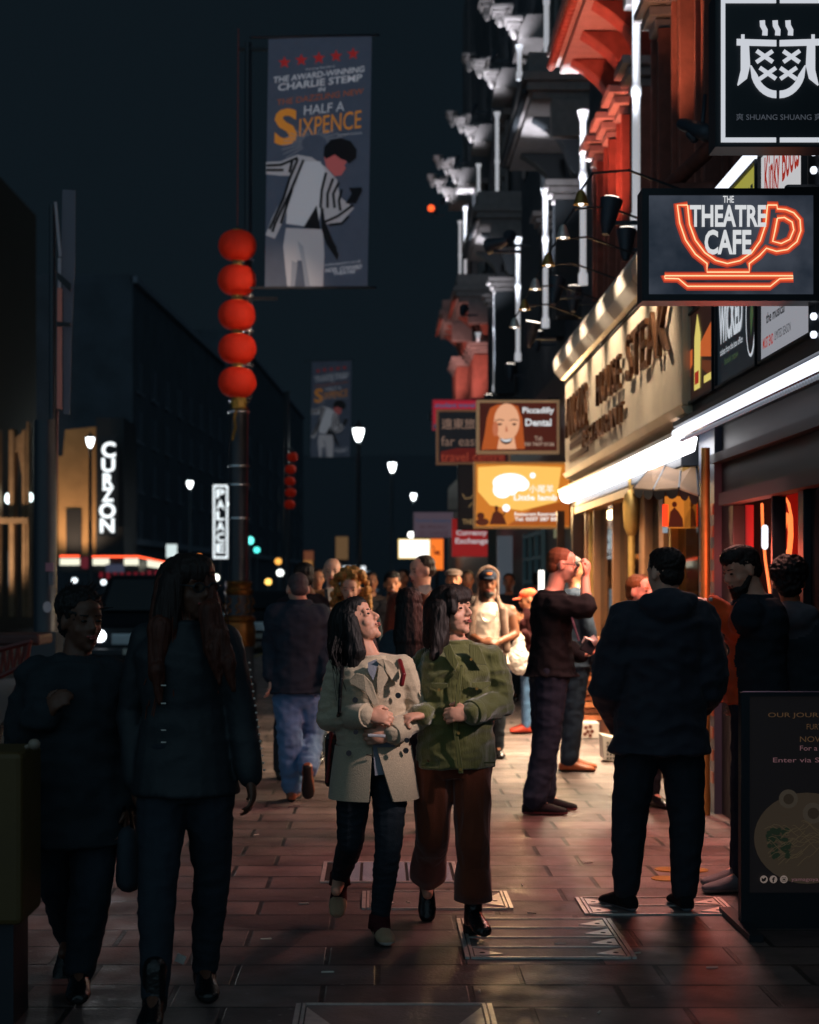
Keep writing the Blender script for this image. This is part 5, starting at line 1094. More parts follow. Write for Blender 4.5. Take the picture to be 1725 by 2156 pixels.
for r_ in range(5):
    for c_ in range(4): f.rect(mb, 1278 + c_ * 6.5, 1562 + r_ * 8, 1282 + c_ * 6.5, 1567 + r_ * 8, .001, .002)
mb.split('slots', M_hole, t)
# ------------------------------------------------------------------ people
def remesh(mb, voxel, smooth=3, disp=None, drop=None):
    me = mb.mesh('r'); o = bpy.data.objects.new('r', me); col.objects.link(o)
    bm = bmesh.new(); bm.from_mesh(me); bmesh.ops.recalc_face_normals(bm, faces=bm.faces); bm.to_mesh(me); bm.free()
    m = o.modifiers.new('r', 'REMESH'); m.mode = 'VOXEL'; m.voxel_size = voxel
    if smooth: s = o.modifiers.new('s', 'SMOOTH'); s.factor = .5; s.iterations = smooth
    dg = bpy.context.evaluated_depsgraph_get(); dg.update(); out = bpy.data.meshes.new_from_object(o.evaluated_get(dg)); bpy.data.objects.remove(o); bpy.data.meshes.remove(me)
    if disp:
        amp, fr = disp; co = [v.co.copy() for v in out.vertices]; no = [v.normal.copy() for v in out.vertices]
        for v, c, n_ in zip(out.vertices, co, no):
            q = V3((c.x * fr[0], c.y * fr[1], c.z * fr[2])); k = 1 - 2 * abs(noise.noise(q)); k2 = noise.noise(q * 2.3)
            v.co = c + n_ * (amp * (k - .45) + amp * .5 * k2)
    out.polygons.foreach_set('use_smooth', [True] * len(out.polygons)); return out
def solid(name, mb, mats, parent, voxel, smooth=3, disp=None, paint=None, extra=None):
    me = remesh(mb, voxel, smooth, disp)
    if not isinstance(mats, (list, tuple)): mats = [mats]
    me.materials.clear()
    for m in mats: me.materials.append(m)
    if paint:
        for p in me.polygons: p.material_index = paint(p.center)
    if extra:
        bm = bmesh.new(); bm.from_mesh(me); e = extra.mesh('e'); 
        for p in e.polygons: p.use_smooth = False
        bm.from_mesh(e); bmesh.ops.recalc_face_normals(bm, faces=bm.faces); bm.to_mesh(me); bm.free(); bpy.data.meshes.remove(e)
    me.name = name; return link(name, me, parent)
def cloth(name, c, rough=.85, **k): return mat(name, c, rough, bs=k.pop('bs', 220), bst=k.pop('bst', .35), ns=k.pop('ns', 9), na=k.pop('na', .16), spec=.15 if max(c) < 80 else .25, sheen=k.pop('sheen', 0 if max(c) < 80 else .12), **k)
def skin(name, c): 
    m = mat(name, c, .5, ns=14, na=.06, bs=90, bst=.12, spec=.45); m.node_tree.nodes['Principled BSDF'].inputs['Subsurface Weight'].default_value = .12; m.node_tree.nodes['Principled BSDF'].inputs['Subsurface Radius'].default_value = (.02, .008, .005); return m
SK_L = skin('fair_skin', (214, 158, 132)); SK_M = skin('tan_skin', (176, 116, 84)); SK_D = skin('brown_skin', (112, 68, 46)); SK_P = skin('pale_skin', (224, 170, 146))
def hairm(name, c, r=.55): return mat(name, c, r, ns=60, na=.35, stretch=(1, 1, .06), bs=160, bst=.6, spec=.35)
SK_S = skin('shade_darkened_skin', (92, 60, 46))  # shade on the two left figures' faces is darkened into this skin
H_BK = hairm('black_hair', (18, 15, 16)); H_BR = hairm('brown_hair', (52, 36, 28)); H_BL = hairm('curly_blond_hair', (176, 122, 62), .5); H_AU = hairm('auburn_hair', (96, 44, 26)); H_DB = hairm('dark_brown_hair', (34, 24, 22))
M_eye = mat('eye_dark', (20, 14, 12), .15); M_eyew = mat('eye_white', (190, 180, 175), .3); M_lip = mat('lips', (150, 66, 62), .4); M_nail = mat('nail', (220, 170, 160), .3)
class Pn:
    def __init__(s, label, Y, J, yaw=0, hd=None, k=1., voxel=.009, group=None, x=None):
        s.Y = Y; s.k = k; s.vx = voxel; s.j = {}
        for n_, v in J.items(): s.j[n_] = P(v[0], v[1], Y) + V3((0, v[2] if len(v) > 2 else 0, 0)) if len(v) < 4 else P(v[0], v[1], Y + v[2])
        s.yaw = R(yaw); s.f = V3((sin(s.yaw), -cos(s.yaw), 0)); s.r = V3((cos(s.yaw), sin(s.yaw), 0))
        base = s.j['pel'].copy(); base.z = 0
        s.t = thing('person', label, 'person', base, group)
        s.hd = hd or {}
    def H(s):
        h = s.hd; yw = R(h.get('yaw', math.degrees(s.yaw))); p = R(h.get('pitch', 0)); ro = R(h.get('roll', 0))
        f = V3((sin(yw) * cos(p), -cos(yw) * cos(p), sin(p))); u = V3((-sin(yw) * sin(p), cos(yw) * sin(p), cos(p))); r = u.cross(f)
        if ro: r, u = r * cos(ro) + u * sin(ro), u * cos(ro) - r * sin(ro)
        M = Matrix((r, f, u)).transposed(); c = P(h['c'][0], h['c'][1], s.Y + (h['c'][2] if len(h['c']) > 2 else 0)); sc = h.get('s', 1.)
        return M, c, sc
    def hp(s, x, y, z): M, c, sc = s.H(); return c + M @ V3((x, y, z)) * sc
    def hell(s, mb, c, r): M, _, sc = s.H(); return mb.ell(s.hp(*c), [q * sc for q in r], M, n=14)
    def hcap(s, mb, a, b, r0, r1): sc = s.H()[2]; return mb.cap(s.hp(*a), s.hp(*b), r0 * sc, r1 * sc, n=10)
    def rings(s, prof, top='neck', bot='pel', g=0., gd=None):
        a, b = s.j[bot], s.j[top]; out = []; gd = g if gd is None else gd
        for t, rx, ry in prof:
            c = a.lerp(b, t); out.append([c + s.r * ((rx * s.k + g) * cos(q)) + s.f * ((ry * s.k + gd) * sin(q)) for q in (2 * pi * i / 20 for i in range(20))])
        return out
    TOR = [(-.2, .10, .09), (-.1, .155, .11), (0, .168, .118), (.25, .155, .108), (.45, .14, .10), (.68, .16, .112), (.84, .168, .108), (.94, .13, .088), (1., .075, .062), (1.06, .055, .055)]
    def arm(s, mb, q, r=(.056, .044, .031), g=0., upto=1.):
        a, b, c = s.j['sh' + q], s.j['el' + q], s.j['wr' + q]; k = s.k
        mb.cap(a, b, r[0] * k + g, r[1] * k + g); mb.cap(b, b.lerp(c, upto), r[1] * k + g, (r[1] + (r[2] - r[1]) * upto) * k + g)
    def leg(s, mb, q, r=(.088, .058, .04), g=0., upto=1.):
        a, b, c = s.j['hp' + q], s.j['kn' + q], s.j['an' + q]; k = s.k
        mb.cap(a, b, r[0] * k + g, r[1] * k + g); m_ = b.lerp(c, .3) ; mb.cap(b, m_, r[1] * k + g, (r[1] - .004) * k + g); mb.cap(m_, b.lerp(c, upto), (r[1] - .004) * k + g, r[2] * k + g)
    def hand(s, mb, q, d, n, thumb=1, curl=40, sc=1.):
        w = s.j['wr' + q]; d = V3(d).normalized(); n = V3(n); n = (n - d * n.dot(d)).normalized(); l = d.cross(n); k = sc * s.k
        Rm = Matrix((l, d, n)).transposed(); mb.ell(w + d * .05 * k, (.041 * k, .055 * k, .019 * k), Rm)
        mb.cap(w - d * .01, w + d * .03 * k, .03 * k, .032 * k, .7, n, n=12)
        for i, (o_, L_) in enumerate([(-.031, .064), (-.0105, .078), (.0105, .082), (.031, .072)]):
            p = w + d * (.088 - abs(i - 1.6) * .004) * k + l * o_ * k * thumb; a = R(curl * .6); sg = [.45, .32, .23]; rr = [.0086, .0080, .0074, .0066]
            for j_ in range(3):
                e = p + (d * cos(a) + n * sin(a)) * L_ * sg[j_] * k * 1.05; mb.cap(p, e, rr[j_] * k, rr[j_ + 1] * k, n=8); p = e; a += R(curl)
        p = w + d * .03 * k + l * .034 * k * thumb; v = (d * .75 + l * .6 * thumb + n * .25).normalized(); e = p + v * .038 * k; mb.cap(p, e, .013 * k, .011 * k, n=8); mb.cap(e, e + (d * .9 + n * .5 - l * .1 * thumb).normalized() * .03 * k, .0108 * k, .009 * k, n=8)
    def body(s, m, hands=None, face=True, legs=True, paint=None):
        mb = MB(); hh = lambda c, r: s.hell(mb, c, r)
        hh((0, -.012, .03), (.074, .092, .084)); hh((0, .02, -.03), (.06, .068, .08)); hh((0, .028, -.075), (.048, .052, .034)); hh((0, .066, -.098), (.02, .018, .016)); hh((0, .034, .05), (.06, .05, .045))
        for q in (-1, 1): hh((.036 * q, .05, -.028), (.024, .022, .024)); hh((.076 * q, -.006, -.008), (.011, .019, .031)); hh((.012 * q, .092, -.027), (.009, .009, .008)); hh((.032 * q, .066, .004), (.018, .014, .010))
        s.hcap(mb, (-.042, .068, .026), (.042, .068, .026), .011, .011); s.hcap(mb, (0, .08, .016), (0, .102, -.02), .008, .012); s.hcap(mb, (-.018, .079, -.052), (.018, .079, -.052), .007, .007); hh((0, .086, -.056), (.018, .011, .012))
        mb.cap(s.hp(0, -.022, -.05), s.j['neck'] + V3((0, 0, .0)), .05 * s.k, .056 * s.k); mb.cap(s.hp(0, -.01, -.07), s.j['neck'] - V3((0, 0, .06)), .046 * s.k, .06 * s.k)
        mb.loft(s.rings(s.TOR)); k = s.k
        mb.cap(s.j['shl'], s.j['shr'], .052 * k, .052 * k); mb.cap(s.j['neck'] - V3((0, 0, .03)), s.j['shl'], .05 * k, .05 * k); mb.cap(s.j['neck'] - V3((0, 0, .03)), s.j['shr'], .05 * k, .05 * k)
        for q in 'lr':
            s.arm(mb, q, (.05, .04, .029))
            if hands and q in hands: s.hand(mb, q, *hands[q])
            else:
                d = (s.j['wr' + q] - s.j['el' + q]).normalized(); s.hand(mb, q, d, V3((0, 0, 1)).cross(d) * (1 if q == 'l' else -1) if abs(d.z) < .9 else s.r * (1 if q == 'l' else -1), 1 if q == 'l' else -1, 25)
            if legs: s.leg(mb, q, (.08, .052, .034))
            a = s.j['an' + q]; fy = s.foot[q][0] if hasattr(s, 'foot') else math.degrees(s.yaw); mb.cap(a, a + V3((sin(R(fy)) * .1, -cos(R(fy)) * .1, -.04)), .034, .024)
        b = solid('body', mb, m, s.t, s.vx, 2, None, paint)
        if face:
            for q in (-1, 1):
                e = MB(); s.hell(e, (.031 * q, .0765, .006), (.0125, .007, .0055)); e.build('eye', M_eye, b, smooth=True)
                e = MB(); s.hcap(e, (.018 * q, .0825, .027), (.046 * q, .073, .028), .0032, .0026); e.build('eyebrow', s.hd.get('brow', H_BK), b, smooth=True)
            e = MB(); s.hcap(e, (-.019, .0855, -.0535), (.019, .0855, -.0535), .0042, .0042); s.hell(e, (0, .0945, -.0525), (.014, .006, .0045)); s.hell(e, (0, .094, -.0605), (.015, .006, .0055)); e.build('lips', M_lip, b, smooth=True)
        s.b = b; return b
    def top(s, name, m, g=.016, hem=None, sleeve=1., arm=(.062, .052, .042), disp=(.007, (11, 11, 16)), prof=None, collar=.0, extra=None, neck=True, hem_r=None, hood=False, sh=.066, paint=None, lsl=None):
        mb = MB(); k = s.k; pr = prof or [(max(-.05, 0), .172, .125)] + s.TOR[3:8] + [(1., .085, .075)]
        if hem is not None: pr = [(hem, *(hem_r or (.19, .14))), (hem * .5, (hem_r or (.19, .14))[0] * .5 + .088, .132)] + pr
        mb.loft(s.rings(pr, g=g)); mb.cap(s.j['shl'], s.j['shr'], sh * k, sh * k); n_ = s.j['neck'] - V3((0, 0, .035)); mb.cap(n_, s.j['shl'], .07 * k, sh * k); mb.cap(n_, s.j['shr'], .07 * k, sh * k)
        for q in 'lr': s.arm(mb, q, arm, 0, sleeve if q == 'r' or lsl is None else lsl)
        if collar: mb.loft(s.rings([(.96, .08, .075), (1.02, .075, .075), (1.02 + collar, .07, .075)], g=.012))
        if hood:
            c = s.j['neck'] - s.f * .10 * k; mb.ell(c + V3((0, 0, -.02)), (.12 * k, .09 * k, .085 * k), Matrix((s.r, s.f, V3((0, 0, 1)))).transposed()); mb.cap(c + s.r * .09, s.j['neck'] + s.f * .07 - V3((0, 0, .06)) + s.r * .03, .045, .03); mb.cap(c - s.r * .09, s.j['neck'] + s.f * .07 - V3((0, 0, .06)) - s.r * .03, .045, .03)
        return solid(name, mb, m, s.t, s.vx * 1.1, 2, disp, paint, extra)
    def bottom(s, name, m, r=(.098, .072, .055), upto=.97, disp=(.006, (10, 10, 14)), flare=0, waist=(.17, .125), extra=None):
        mb = MB(); mb.loft(s.rings([(-.2, .12, .105), (-.1, .165, .122), (0, *waist), (.22, waist[0] - .012, waist[1] - .012)], g=.008))
        for q in 'lr':
            s.leg(mb, q, r, 0, upto)
            if flare:
                a, b = s.j['kn' + q], s.j['kn' + q].lerp(s.j['an' + q], upto); mb.cap(a, b, r[1] * s.k, flare * s.k, rnd=False, n=18)
        return solid(name, mb, m, s.t, s.vx * 1.1, 2, disp, extra=extra)
    def shoe(s, q, m, sole, yaw=None, pitch=0, hi=.05, name='shoe', heel=0, L_=.27, w=.046, drop=True, tri=None):
        yw = R(s.foot[q][0] if yaw is None else yaw); p = R(s.foot[q][1] if yaw is None else pitch); k = s.k
        f = V3((sin(yw) * cos(p), -cos(yw) * cos(p), sin(p))); u = V3((-sin(yw) * sin(p), cos(yw) * sin(p), cos(p))); r = f.cross(u); a = s.j['an' + q]; o = a - u * (.085 * k)
        L_ *= k; w *= k; A = lambda x, y, z: o + r * x + f * (y * L_) + u * z; mb = MB()
        def ring(y, rx, h, z0=.0): return [A(rx * cos(t) , y, z0 + h * (.5 + .5 * sin(t))) for t in (2 * pi * i / 14 for i in range(14))]
        mb.loft([ring(-.26, w * .45, .05, .012), ring(-.22, w * .72, .075), ring(-.1, w * .82, .1), ring(.1, w * .82, .105), ring(.3, w * .95, .078), ring(.5, w * 1.05, .058), ring(.64, w * .88, .046), ring(.71, w * .5, .03, .005)])
        mb.cap(a - u * .03, a + u * hi, .046 * k, .044 * k, n=12)
        if heel: mb.box(A(0, -.15, -heel / 2 + .01), (w * 1.4, w * 1.4, heel + .02), Matrix((r, f, u)).transposed())
        return solid(name, mb, [m, sole] + ([tri] if tri else []), s.t, .006, 2, None, lambda c: 1 if (c - o).dot(u) < .018 else (2 if tri and (c - o).dot(f) < .40 * L_ and (c - o).dot(u) > .035 else 0))
    def fix_feet(s, foot):
        s.foot = foot
        for q in 'lr':
            if foot[q][1] == 0: s.j['an' + q].z = .087 * s.k
    def hair(s, kind, m, ex=None, disp=(.004, (60, 60, 12)), vx=None):
        mb = MB(); h = lambda c, r: s.hell(mb, c, r)
        if kind in ('short', 'long', 'bob', 'curly', 'tall'):
            h((0, -.024, .042), (.082, .098, .082))
            h((0, -.055, -.01), (.07, .06, .07))
        if kind == 'tall': h((0, .0, .075), (.066, .085, .055)); h((.03, .03, .09), (.04, .04, .03))
        if kind == 'crop': h((0, -.02, .038), (.0765, .094, .08)); h((0, -.05, -.01), (.066, .056, .06))
        if kind == 'fringe': h((0, -.05, .0), (.078, .065, .055)); 
        if ex: ex(s, mb)
        return solid('hair', mb, m, s.t, vx or .006, 2, disp)
    def glasses(s, m=None, lens=None):
        m = m or M_black; mb = MB(); r = .0028
        for q in (-1, 1):
            mb.tube([s.hp(q * .033 + .024 * cos(2 * pi * i / 12), .101, .006 + .017 * sin(2 * pi * i / 12)) for i in range(13)], r, n=5)
            mb.tube([s.hp(q * .057, .1, .01), s.hp(q * .078, .08, .012), s.hp(q * .082, -.005, .01)], r, n=5)
        mb.tube([s.hp(-.009, .101, .008), s.hp(.009, .101, .008)], r, n=5)
        o = mb.build('glasses', m, s.t)
        mb = MB(); [mb.cyl(s.hp(q * .033, .1005, .006), s.hp(q * .033, .1015, .006), .022, n=12) for q in (-1, 1)]; mb.build('lens', lens or mat('glass_lens', (60, 66, 70), .05, spec=1), o)
    def fr(s, x, y, rx=.19, ry=.14, g=0.):
        """pixel position laid on the front (or back) of the torso facing the camera"""
        p = P(x, y, s.Y); a, b = s.j['pel'], s.j['neck']; t = (p.z - a.z) / max(b.z - a.z, .01); c = a.lerp(b, t); u = max(-.96, min(.96, (p.x - c.x) / rx)); return V3((p.x, c.y - ry * math.sqrt(1 - u * u) - g, p.z))
    def patch(s, mb, pts, rx, ry, g, th=.008, mi=None): mb.prism([s.fr(x, y, rx, ry, g) for x, y in pts], (0, -th, 0), mi)

J_ = lambda **k: k
BLK = cloth('black_cloth', (58, 68, 76)); NVY = cloth('navy_cloth', (44, 54, 68)); BJN = cloth('black_denim', (42, 50, 58)); SOLE_W = mat('white_rubber', (190, 182, 172), .6); SOLE_B = mat('black_rubber', (20, 20, 21), .7); LTH_B = mat('black_leather', (20, 20, 22), .22, bs=50, bst=.4)
# --- woman in the beige double-breasted coat
p = Pn('young woman in beige double-breasted coat looking up, arms folded', 7.45, J_(
    neck=(778, 1388), shl=(716, 1410, .02), shr=(846, 1408, .0), ell=(692, 1515, .02), wrl=(775, 1500, -.17), elr=(886, 1508, .0), wrr=(822, 1540, -.155),
    pel=(787, 1590), hpl=(748, 1612), hpr=(822, 1612), knl=(738, 1775, .02), knr=(818, 1775, -.08), anl=(712, 1878, .34), anr=(799, 1930, -.05)),
    yaw=8, hd=dict(c=(752, 1309), yaw=72, pitch=26, s=.92), k=.9, voxel=.0045)
p.fix_feet({'l': (-8, -42), 'r': (12, 0)})
p.body(SK_L, {'l': ((1, -.12, -.08), (.1, .8, -.5), 1, 62), 'r': ((-.9, -.1, -.1), (0, .9, 0), -1, 50)})
def hx(s, mb):
    for (a, b, r0, r1) in [((0, -.05, .02), (.0, -.11, -.10), .09, .09), ((0, -.10, -.08), (.01, -.17, -.25), .088, .075), ((.055, -.01, .02), (.078, -.03, -.12), .045, .05), ((.078, -.03, -.1), (.10, -.03, -.27), .045, .035), ((-.06, -.01, .02), (-.075, -.04, -.14), .04, .045), ((-.07, -.05, -.12), (-.06, -.11, -.26), .05, .04)]: s.hcap(mb, a, b, r0, r1)
    s.hell(mb, (0, .01, .07), (.076, .072, .05))
p.hair('long', H_BK, hx)
mb = MB()
for i in range(170):
    q = random.Random(i); a = q.uniform(-1, 1); s0 = p.hp(a * .08, -.03 - .05 * q.random(), .05 - .05 * abs(a)); e0 = s0 + V3((q.uniform(-.02, .06), q.uniform(-.06, .0), -.22 - .1 * q.random())); m0 = s0.lerp(e0, .4) + V3((q.uniform(-.06, .03), -.04 * q.random(), 0)); mb.tube([s0, m0, e0], .0013, n=4)
mb.build('hair_strands', H_BK, p.t)
COAT = cloth('beige_wool_coat', (196, 180, 154), .85, bs=200, bst=.35, ns=120, na=.1, sheen=.3)
CPR = [(0, .165, .125), (.2, .165, .125), (.42, .158, .12), (.62, .17, .132), (.8, .178, .13), (.9, .162, .115), (.97, .12, .095), (1.0, .09, .085)]
ex = MB()
p.top('coat', COAT, g=.012, prof=CPR, arm=(.07, .062, .05), sleeve=.93, disp=(.006, (9, 9, 22)), sh=.066, collar=.025)
# open skirt of the coat
mb = MB(); NS = 30; rows = []
for i in range(9):
    v = i / 8; z = P(0, 1568 + 112 * v, 7.45).z; c = p.j['pel'].copy(); c.z = z; g0, g1 = (R(-2 - 4 * v), R(5 + 21 * v)); ra = (.168 + .032 * v) * 1.0; rb = .135 + .02 * v; row = []
    for k_ in range(NS + 1):
        a = g1 + (2 * pi - (g1 - g0)) * k_ / NS; w_ = 1 + .012 * sin(a * 7 + v * 2); row.append((c, V3((sin(a) * ra * w_, -cos(a) * rb * w_, 0)), .0))
    rows.append(row)
o_ = [[c + d for c, d, _ in r] for r in rows]; i_ = [[c + d * .93 for c, d, _ in r] for r in rows]
mb.loft(o_, cap=False, closed=False); mb.loft(i_, cap=False, closed=False)
for k_ in (0, NS): mb.add([r[k_] for r in o_] + [r[k_] for r in i_][::-1], [tuple(range(18))])
mb.add(o_[-1] + i_[-1], [(k_, k_ + 1, NS + 2 + k_, NS + 1 + k_) for k_ in range(NS)])
mb.build('coat_skirt', COAT, p.t, smooth='auto')
mb = MB(); RX, RY = .185, .135
def zc(x, y): return (658 + x * .1831, 1211 + y * .1831)
lap = lambda L, g, th=.008: p.patch(mb, [zc(*q) for q in L], RX, RY, g, th)
lap([(425, 1185), (510, 1105), (600, 1125), (690, 1220), (765, 1450), (705, 1478), (610, 1320), (440, 1225)], .015); mb.build('lapel', COAT, p.t, bevel=.003); mb = MB()
lap([(770, 960), (810, 950), (850, 1080), (905, 1180), (960, 1212), (1008, 1208), (990, 1090), (930, 1000), (870, 960)], .012); lap([(765, 985), (830, 1040), (870, 1170), (800, 1300), (755, 1400), (740, 1200)], .006); mb.build('collar', COAT, p.t, bevel=.003)
mb = MB(); lap([(640, 990), (735, 950), (765, 1000), (700, 1190), (640, 1080)], .004, .004); mb.build('shirt', cloth('pale_grey_jersey', (150, 155, 168)), p.t)
for x, y in [(497, 1410), (982, 1362), (425, 2013), (1070, 1990)]:
    c = p.fr(*zc(x, y), RX, RY, .018); mb = MB(); mb.cyl(c, c + V3((0, -.006, 0)), .0125, n=14); mb.build('button', M_blackm, p.t, smooth='auto')
mb = MB(); a, b = p.j['wrl'], p.j['ell']; d = (b - a).normalized(); mb.cap(a.lerp(b, .0), a.lerp(b, .42), .053, .057, rnd=False, n=18); a, b = p.j['wrr'], p.j['elr']; mb.cap(a.lerp(b, .02), a.lerp(b, .4), .052, .058, rnd=False, n=18); o = mb.build('cuff', COAT, p.t, smooth='auto', bevel=.004)
for x, y in [(751, 1531), (855, 1551)]:
    c = p.fr(x, y, RX, RY, .115 if x < 800 else .09); mb = MB(); mb.cyl(c, c + V3((0, -.006, 0)), .011, n=12); mb.build('button', M_blackm, p.t, smooth='auto')
mb = MB(); p.patch(mb, [(783, 1535), (832, 1535), (830, 1622), (790, 1626)], .17, .125, -.005, .01); mb.build('shirt', cloth('pale_grey_jersey', (150, 155, 168)), p.t)
mb = MB(); p.patch(mb, [(772, 1581), (786, 1583), (786, 1585), (772, 1583)], .19, .137, .012, .004); mb.build('pocket_slit', M_seam, p.t)
mb = MB(); c = P(793, 1549, 7.2); mb.box(c, (.075, .02, .012), Matrix.Rotation(.05, 3, 'Y')); tag(mb.build('phone', mat('phone_white', (205, 205, 210), .3), None, bevel=.003), 'white phone in the hand of the woman in the beige coat', 'phone')
p.bottom('jeans', BJN, r=(.1, .066, .044), upto=.98, disp=(.004, (12, 12, 26)))
CAN = cloth('maroon_canvas', (70, 30, 34)); TAN = cloth('beige_suede', (176, 146, 116))
for q in 'lr':
    p.shoe(q, TAN, SOLE_W, hi=.03, tri=CAN); mb = MB(); a = p.j['an' + q]; mb.cap(a + V3((0, -.005, -.03)), a + V3((0, 0, .03)), .05, .044, rnd=False); mb.build('shoe_collar', CAN, p.t, smooth=True)
    yw, pt_ = p.foot[q]; pt_ = R(pt_); f_ = V3((sin(R(yw)) * cos(pt_), -cos(R(yw)) * cos(pt_), sin(pt_))); u_ = V3((0, sin(pt_), cos(pt_))); mb = MB()
    for i in range(4): c = a - u_ * (.0 + .013 * i) + f_ * (.045 + .022 * i); mb.tube([c - V3((.02, 0, 0)), c + u_ * .012, c + V3((.02, 0, 0))], .004, n=5)
    mb.build('lace', CAN, p.t)
t = thing('shoulder_bag', 'black shoulder bag with red side hanging behind the woman in the beige coat', 'bag', P(692, 1625, 7.75))
mb = MB(); mb.box(P(706, 1600, 7.72), (.09, .12, .24)); mb.build('bag_body', LTH_B, t, bevel=.02)
mb = MB(); mb.box(P(694, 1590, 7.68), (.014, .1, .24), Matrix.Rotation(.08, 3, 'Y')); mb.build('side_panel', mat('dark_red_leather', (120, 28, 34), .35), t, bevel=.005)
mb = MB(); mb.tube([P(722, 1392, 7.40), P(719, 1430, 7.31), P(716, 1470, 7.31), P(715, 1500, 7.31), P(705, 1530, 7.5)], .009); mb.build('strap', LTH_B, t, smooth=True)
mb = MB(); mb.tube([P(842, 1392, 7.4), P(850, 1420, 7.30), P(846, 1440, 7.3)], .012); mb.build('strap', mat('dark_red_leather', (120, 28, 34), .35), t, smooth=True)

# --- woman in the green corduroy jacket
p = Pn('young woman in green corduroy jacket and rust trousers looking up to the right', 7.5, J_(
    neck=(962, 1358), shl=(898, 1398, .03), shr=(1034, 1393, .0), ell=(908, 1495, .1), wrl=(888, 1500, -.14), elr=(1056, 1478, .0), wrr=(985, 1496, -.17),
    pel=(960, 1590), hpl=(915, 1612), hpr=(993, 1612), knl=(910, 1765, .0), knr=(994, 1770, -.08), anl=(904, 1885, .34), anr=(996, 1925, -.04)),
    yaw=14, hd=dict(c=(952, 1288), yaw=50, pitch=9, s=.94), k=.9, voxel=.0045)
p.fix_feet({'l': (0, -55), 'r': (14, 0)})
p.j['anr'].z = .105
p.body(SK_L, {'l': ((-.75, -.45, -.1), (.3, .3, -.8), -1, 62), 'r': ((-1, -.1, -.05), (0, .9, -.3), -1, 55)})
def hx(s, mb):
    for (a, b, r0, r1) in [((0, -.06, .02), (0, -.10, -.12), .088, .075), ((-.07, -.01, .02), (-.1, -.02, -.14), .05, .045), ((-.09, -.02, -.12), (-.13, -.03, -.2), .04, .03), ((.062, -.02, .02), (.084, -.035, -.1), .038, .028), ((0, -.08, -.1), (-.04, -.1, -.2), .06, .04), ((-.05, .045, .055), (-.066, .06, -.0), .03, .02)]: s.hcap(mb, a, b, r0, r1)
    s.hcap(mb, (-.05, .05, .075), (.05, .05, .075), .035, .035); s.hcap(mb, (-.045, .076, .05), (.04, .076, .052), .016, .014); s.hell(mb, (0, -.01, .06), (.086, .1, .074))
p.hair('long', H_DB, hx, disp=(.006, (45, 45, 10)))
mb = MB()
for i in range(150):
    q = random.Random(i + 99); a = q.uniform(-1, .6); s0 = p.hp(a * .08, .0 - .06 * q.random(), .06 - .05 * abs(a)); e0 = s0 + V3((q.uniform(-.05, .02), q.uniform(-.04, .02), -.2 - .1 * q.random())); m0 = s0.lerp(e0, .45) + V3((q.uniform(-.04, .0), -.03 * q.random(), 0)); mb.tube([s0, m0, e0], .0013, n=4)
mb.build('hair_strands', H_DB, p.t)
GRN = cloth('green_corduroy', (96, 98, 46), .62, bs=300, bst=.5, stretch=(1, 1, .05), sheen=.7)
RST = cloth('rust_corduroy', (112, 52, 28), .8, sheen=.3)
CP2 = [(-.10, .182, .135), (0, .18, .135), (.3, .172, .128), (.62, .178, .135), (.8, .184, .13), (.9, .165, .115), (.97, .12, .09), (1.0, .085, .08)]
p.top('jacket', GRN, g=.012, prof=CP2, arm=(.076, .07, .055), sleeve=.92, disp=(.012, (8, 8, 15)), sh=.07, collar=.02)
RX, RY = .19, .145
mb = MB(); PT = lambda L, g, th=.007: p.patch(mb, L, RX, RY, g, th)
PT([(985, 1352), (1004, 1356), (1012, 1372), (1022, 1398), (1000, 1396), (985, 1378)], .0); PT([(930, 1362), (945, 1352), (962, 1392), (955, 1410), (938, 1385)], .0); mb.build('collar', GRN, p.t, bevel=.003)
mb = MB(); PT([(966, 1400), (972, 1400), (966, 1450), (960, 1530), (972, 1620), (962, 1620), (951, 1530), (957, 1450)], .012, .006); mb.build('placket', GRN, p.t, bevel=.002)
for L in ([(990, 1432), (1030, 1432), (1030, 1440), (1010, 1448), (990, 1442)], [(905, 1434), (940, 1434), (940, 1442), (922, 1450), (905, 1444)]):
    mb = MB(); PT(L, .013, .007); mb.build('pocket_flap', GRN, p.t, bevel=.002)
mb = MB(); PT([(885, 1602), (1040, 1600), (1040, 1603), (885, 1605)], .013, .004); mb.build('hem_seam', mat('green_seam', (70, 76, 40), .8), p.t)
for x, y in [(988, 1385), (1000, 1446), (922, 1448), (962, 1537), (966, 1612)]:
    c = p.fr(x, y, RX, RY, .018); mb = MB(); mb.cyl(c, c + V3((0, -.004, 0)), .0065, n=10); mb.build('button', M_brass, p.t, smooth='auto')
mb = MB(); a, b = p.j['wrr'], p.j['elr']; mb.cap(a.lerp(b, .04), a.lerp(b, .2), .056, .06, rnd=False, n=18); mb.build('cuff', GRN, p.t, smooth='auto', bevel=.003)
p.bottom('trousers', RST, r=(.104, .084, .07), upto=.66, disp=(.006, (14, 14, 5)), flare=.074, waist=(.175, .13))
for q in 'lr':
    a, b = p.j['kn' + q], p.j['an' + q]; mb = MB(); rg = []
    for i, (t_, r_) in enumerate([(.3, .072), (.45, .079), (.62, .082), (.8, .084), (.8, .080), (.6, .076)]):
        c_ = a.lerp(b, t_); e1, e2, _ = frame(b - a); rg.append([c_ + e1 * (r_ + .003 * sin(5 * w_ + i)) * cos(w_) + e2 * (r_ + .003 * sin(5 * w_ + i)) * sin(w_) for w_ in (2 * pi * k_ / 24 for k_ in range(24))])
    mb.loft(rg, cap=False); mb.build('trouser_hem', RST, p.t, smooth=True)
p.shoe('l', LTH_B, SOLE_B, hi=.2, name='boot', heel=.03); p.shoe('r', LTH_B, SOLE_B, hi=.2, name='boot', heel=.03)

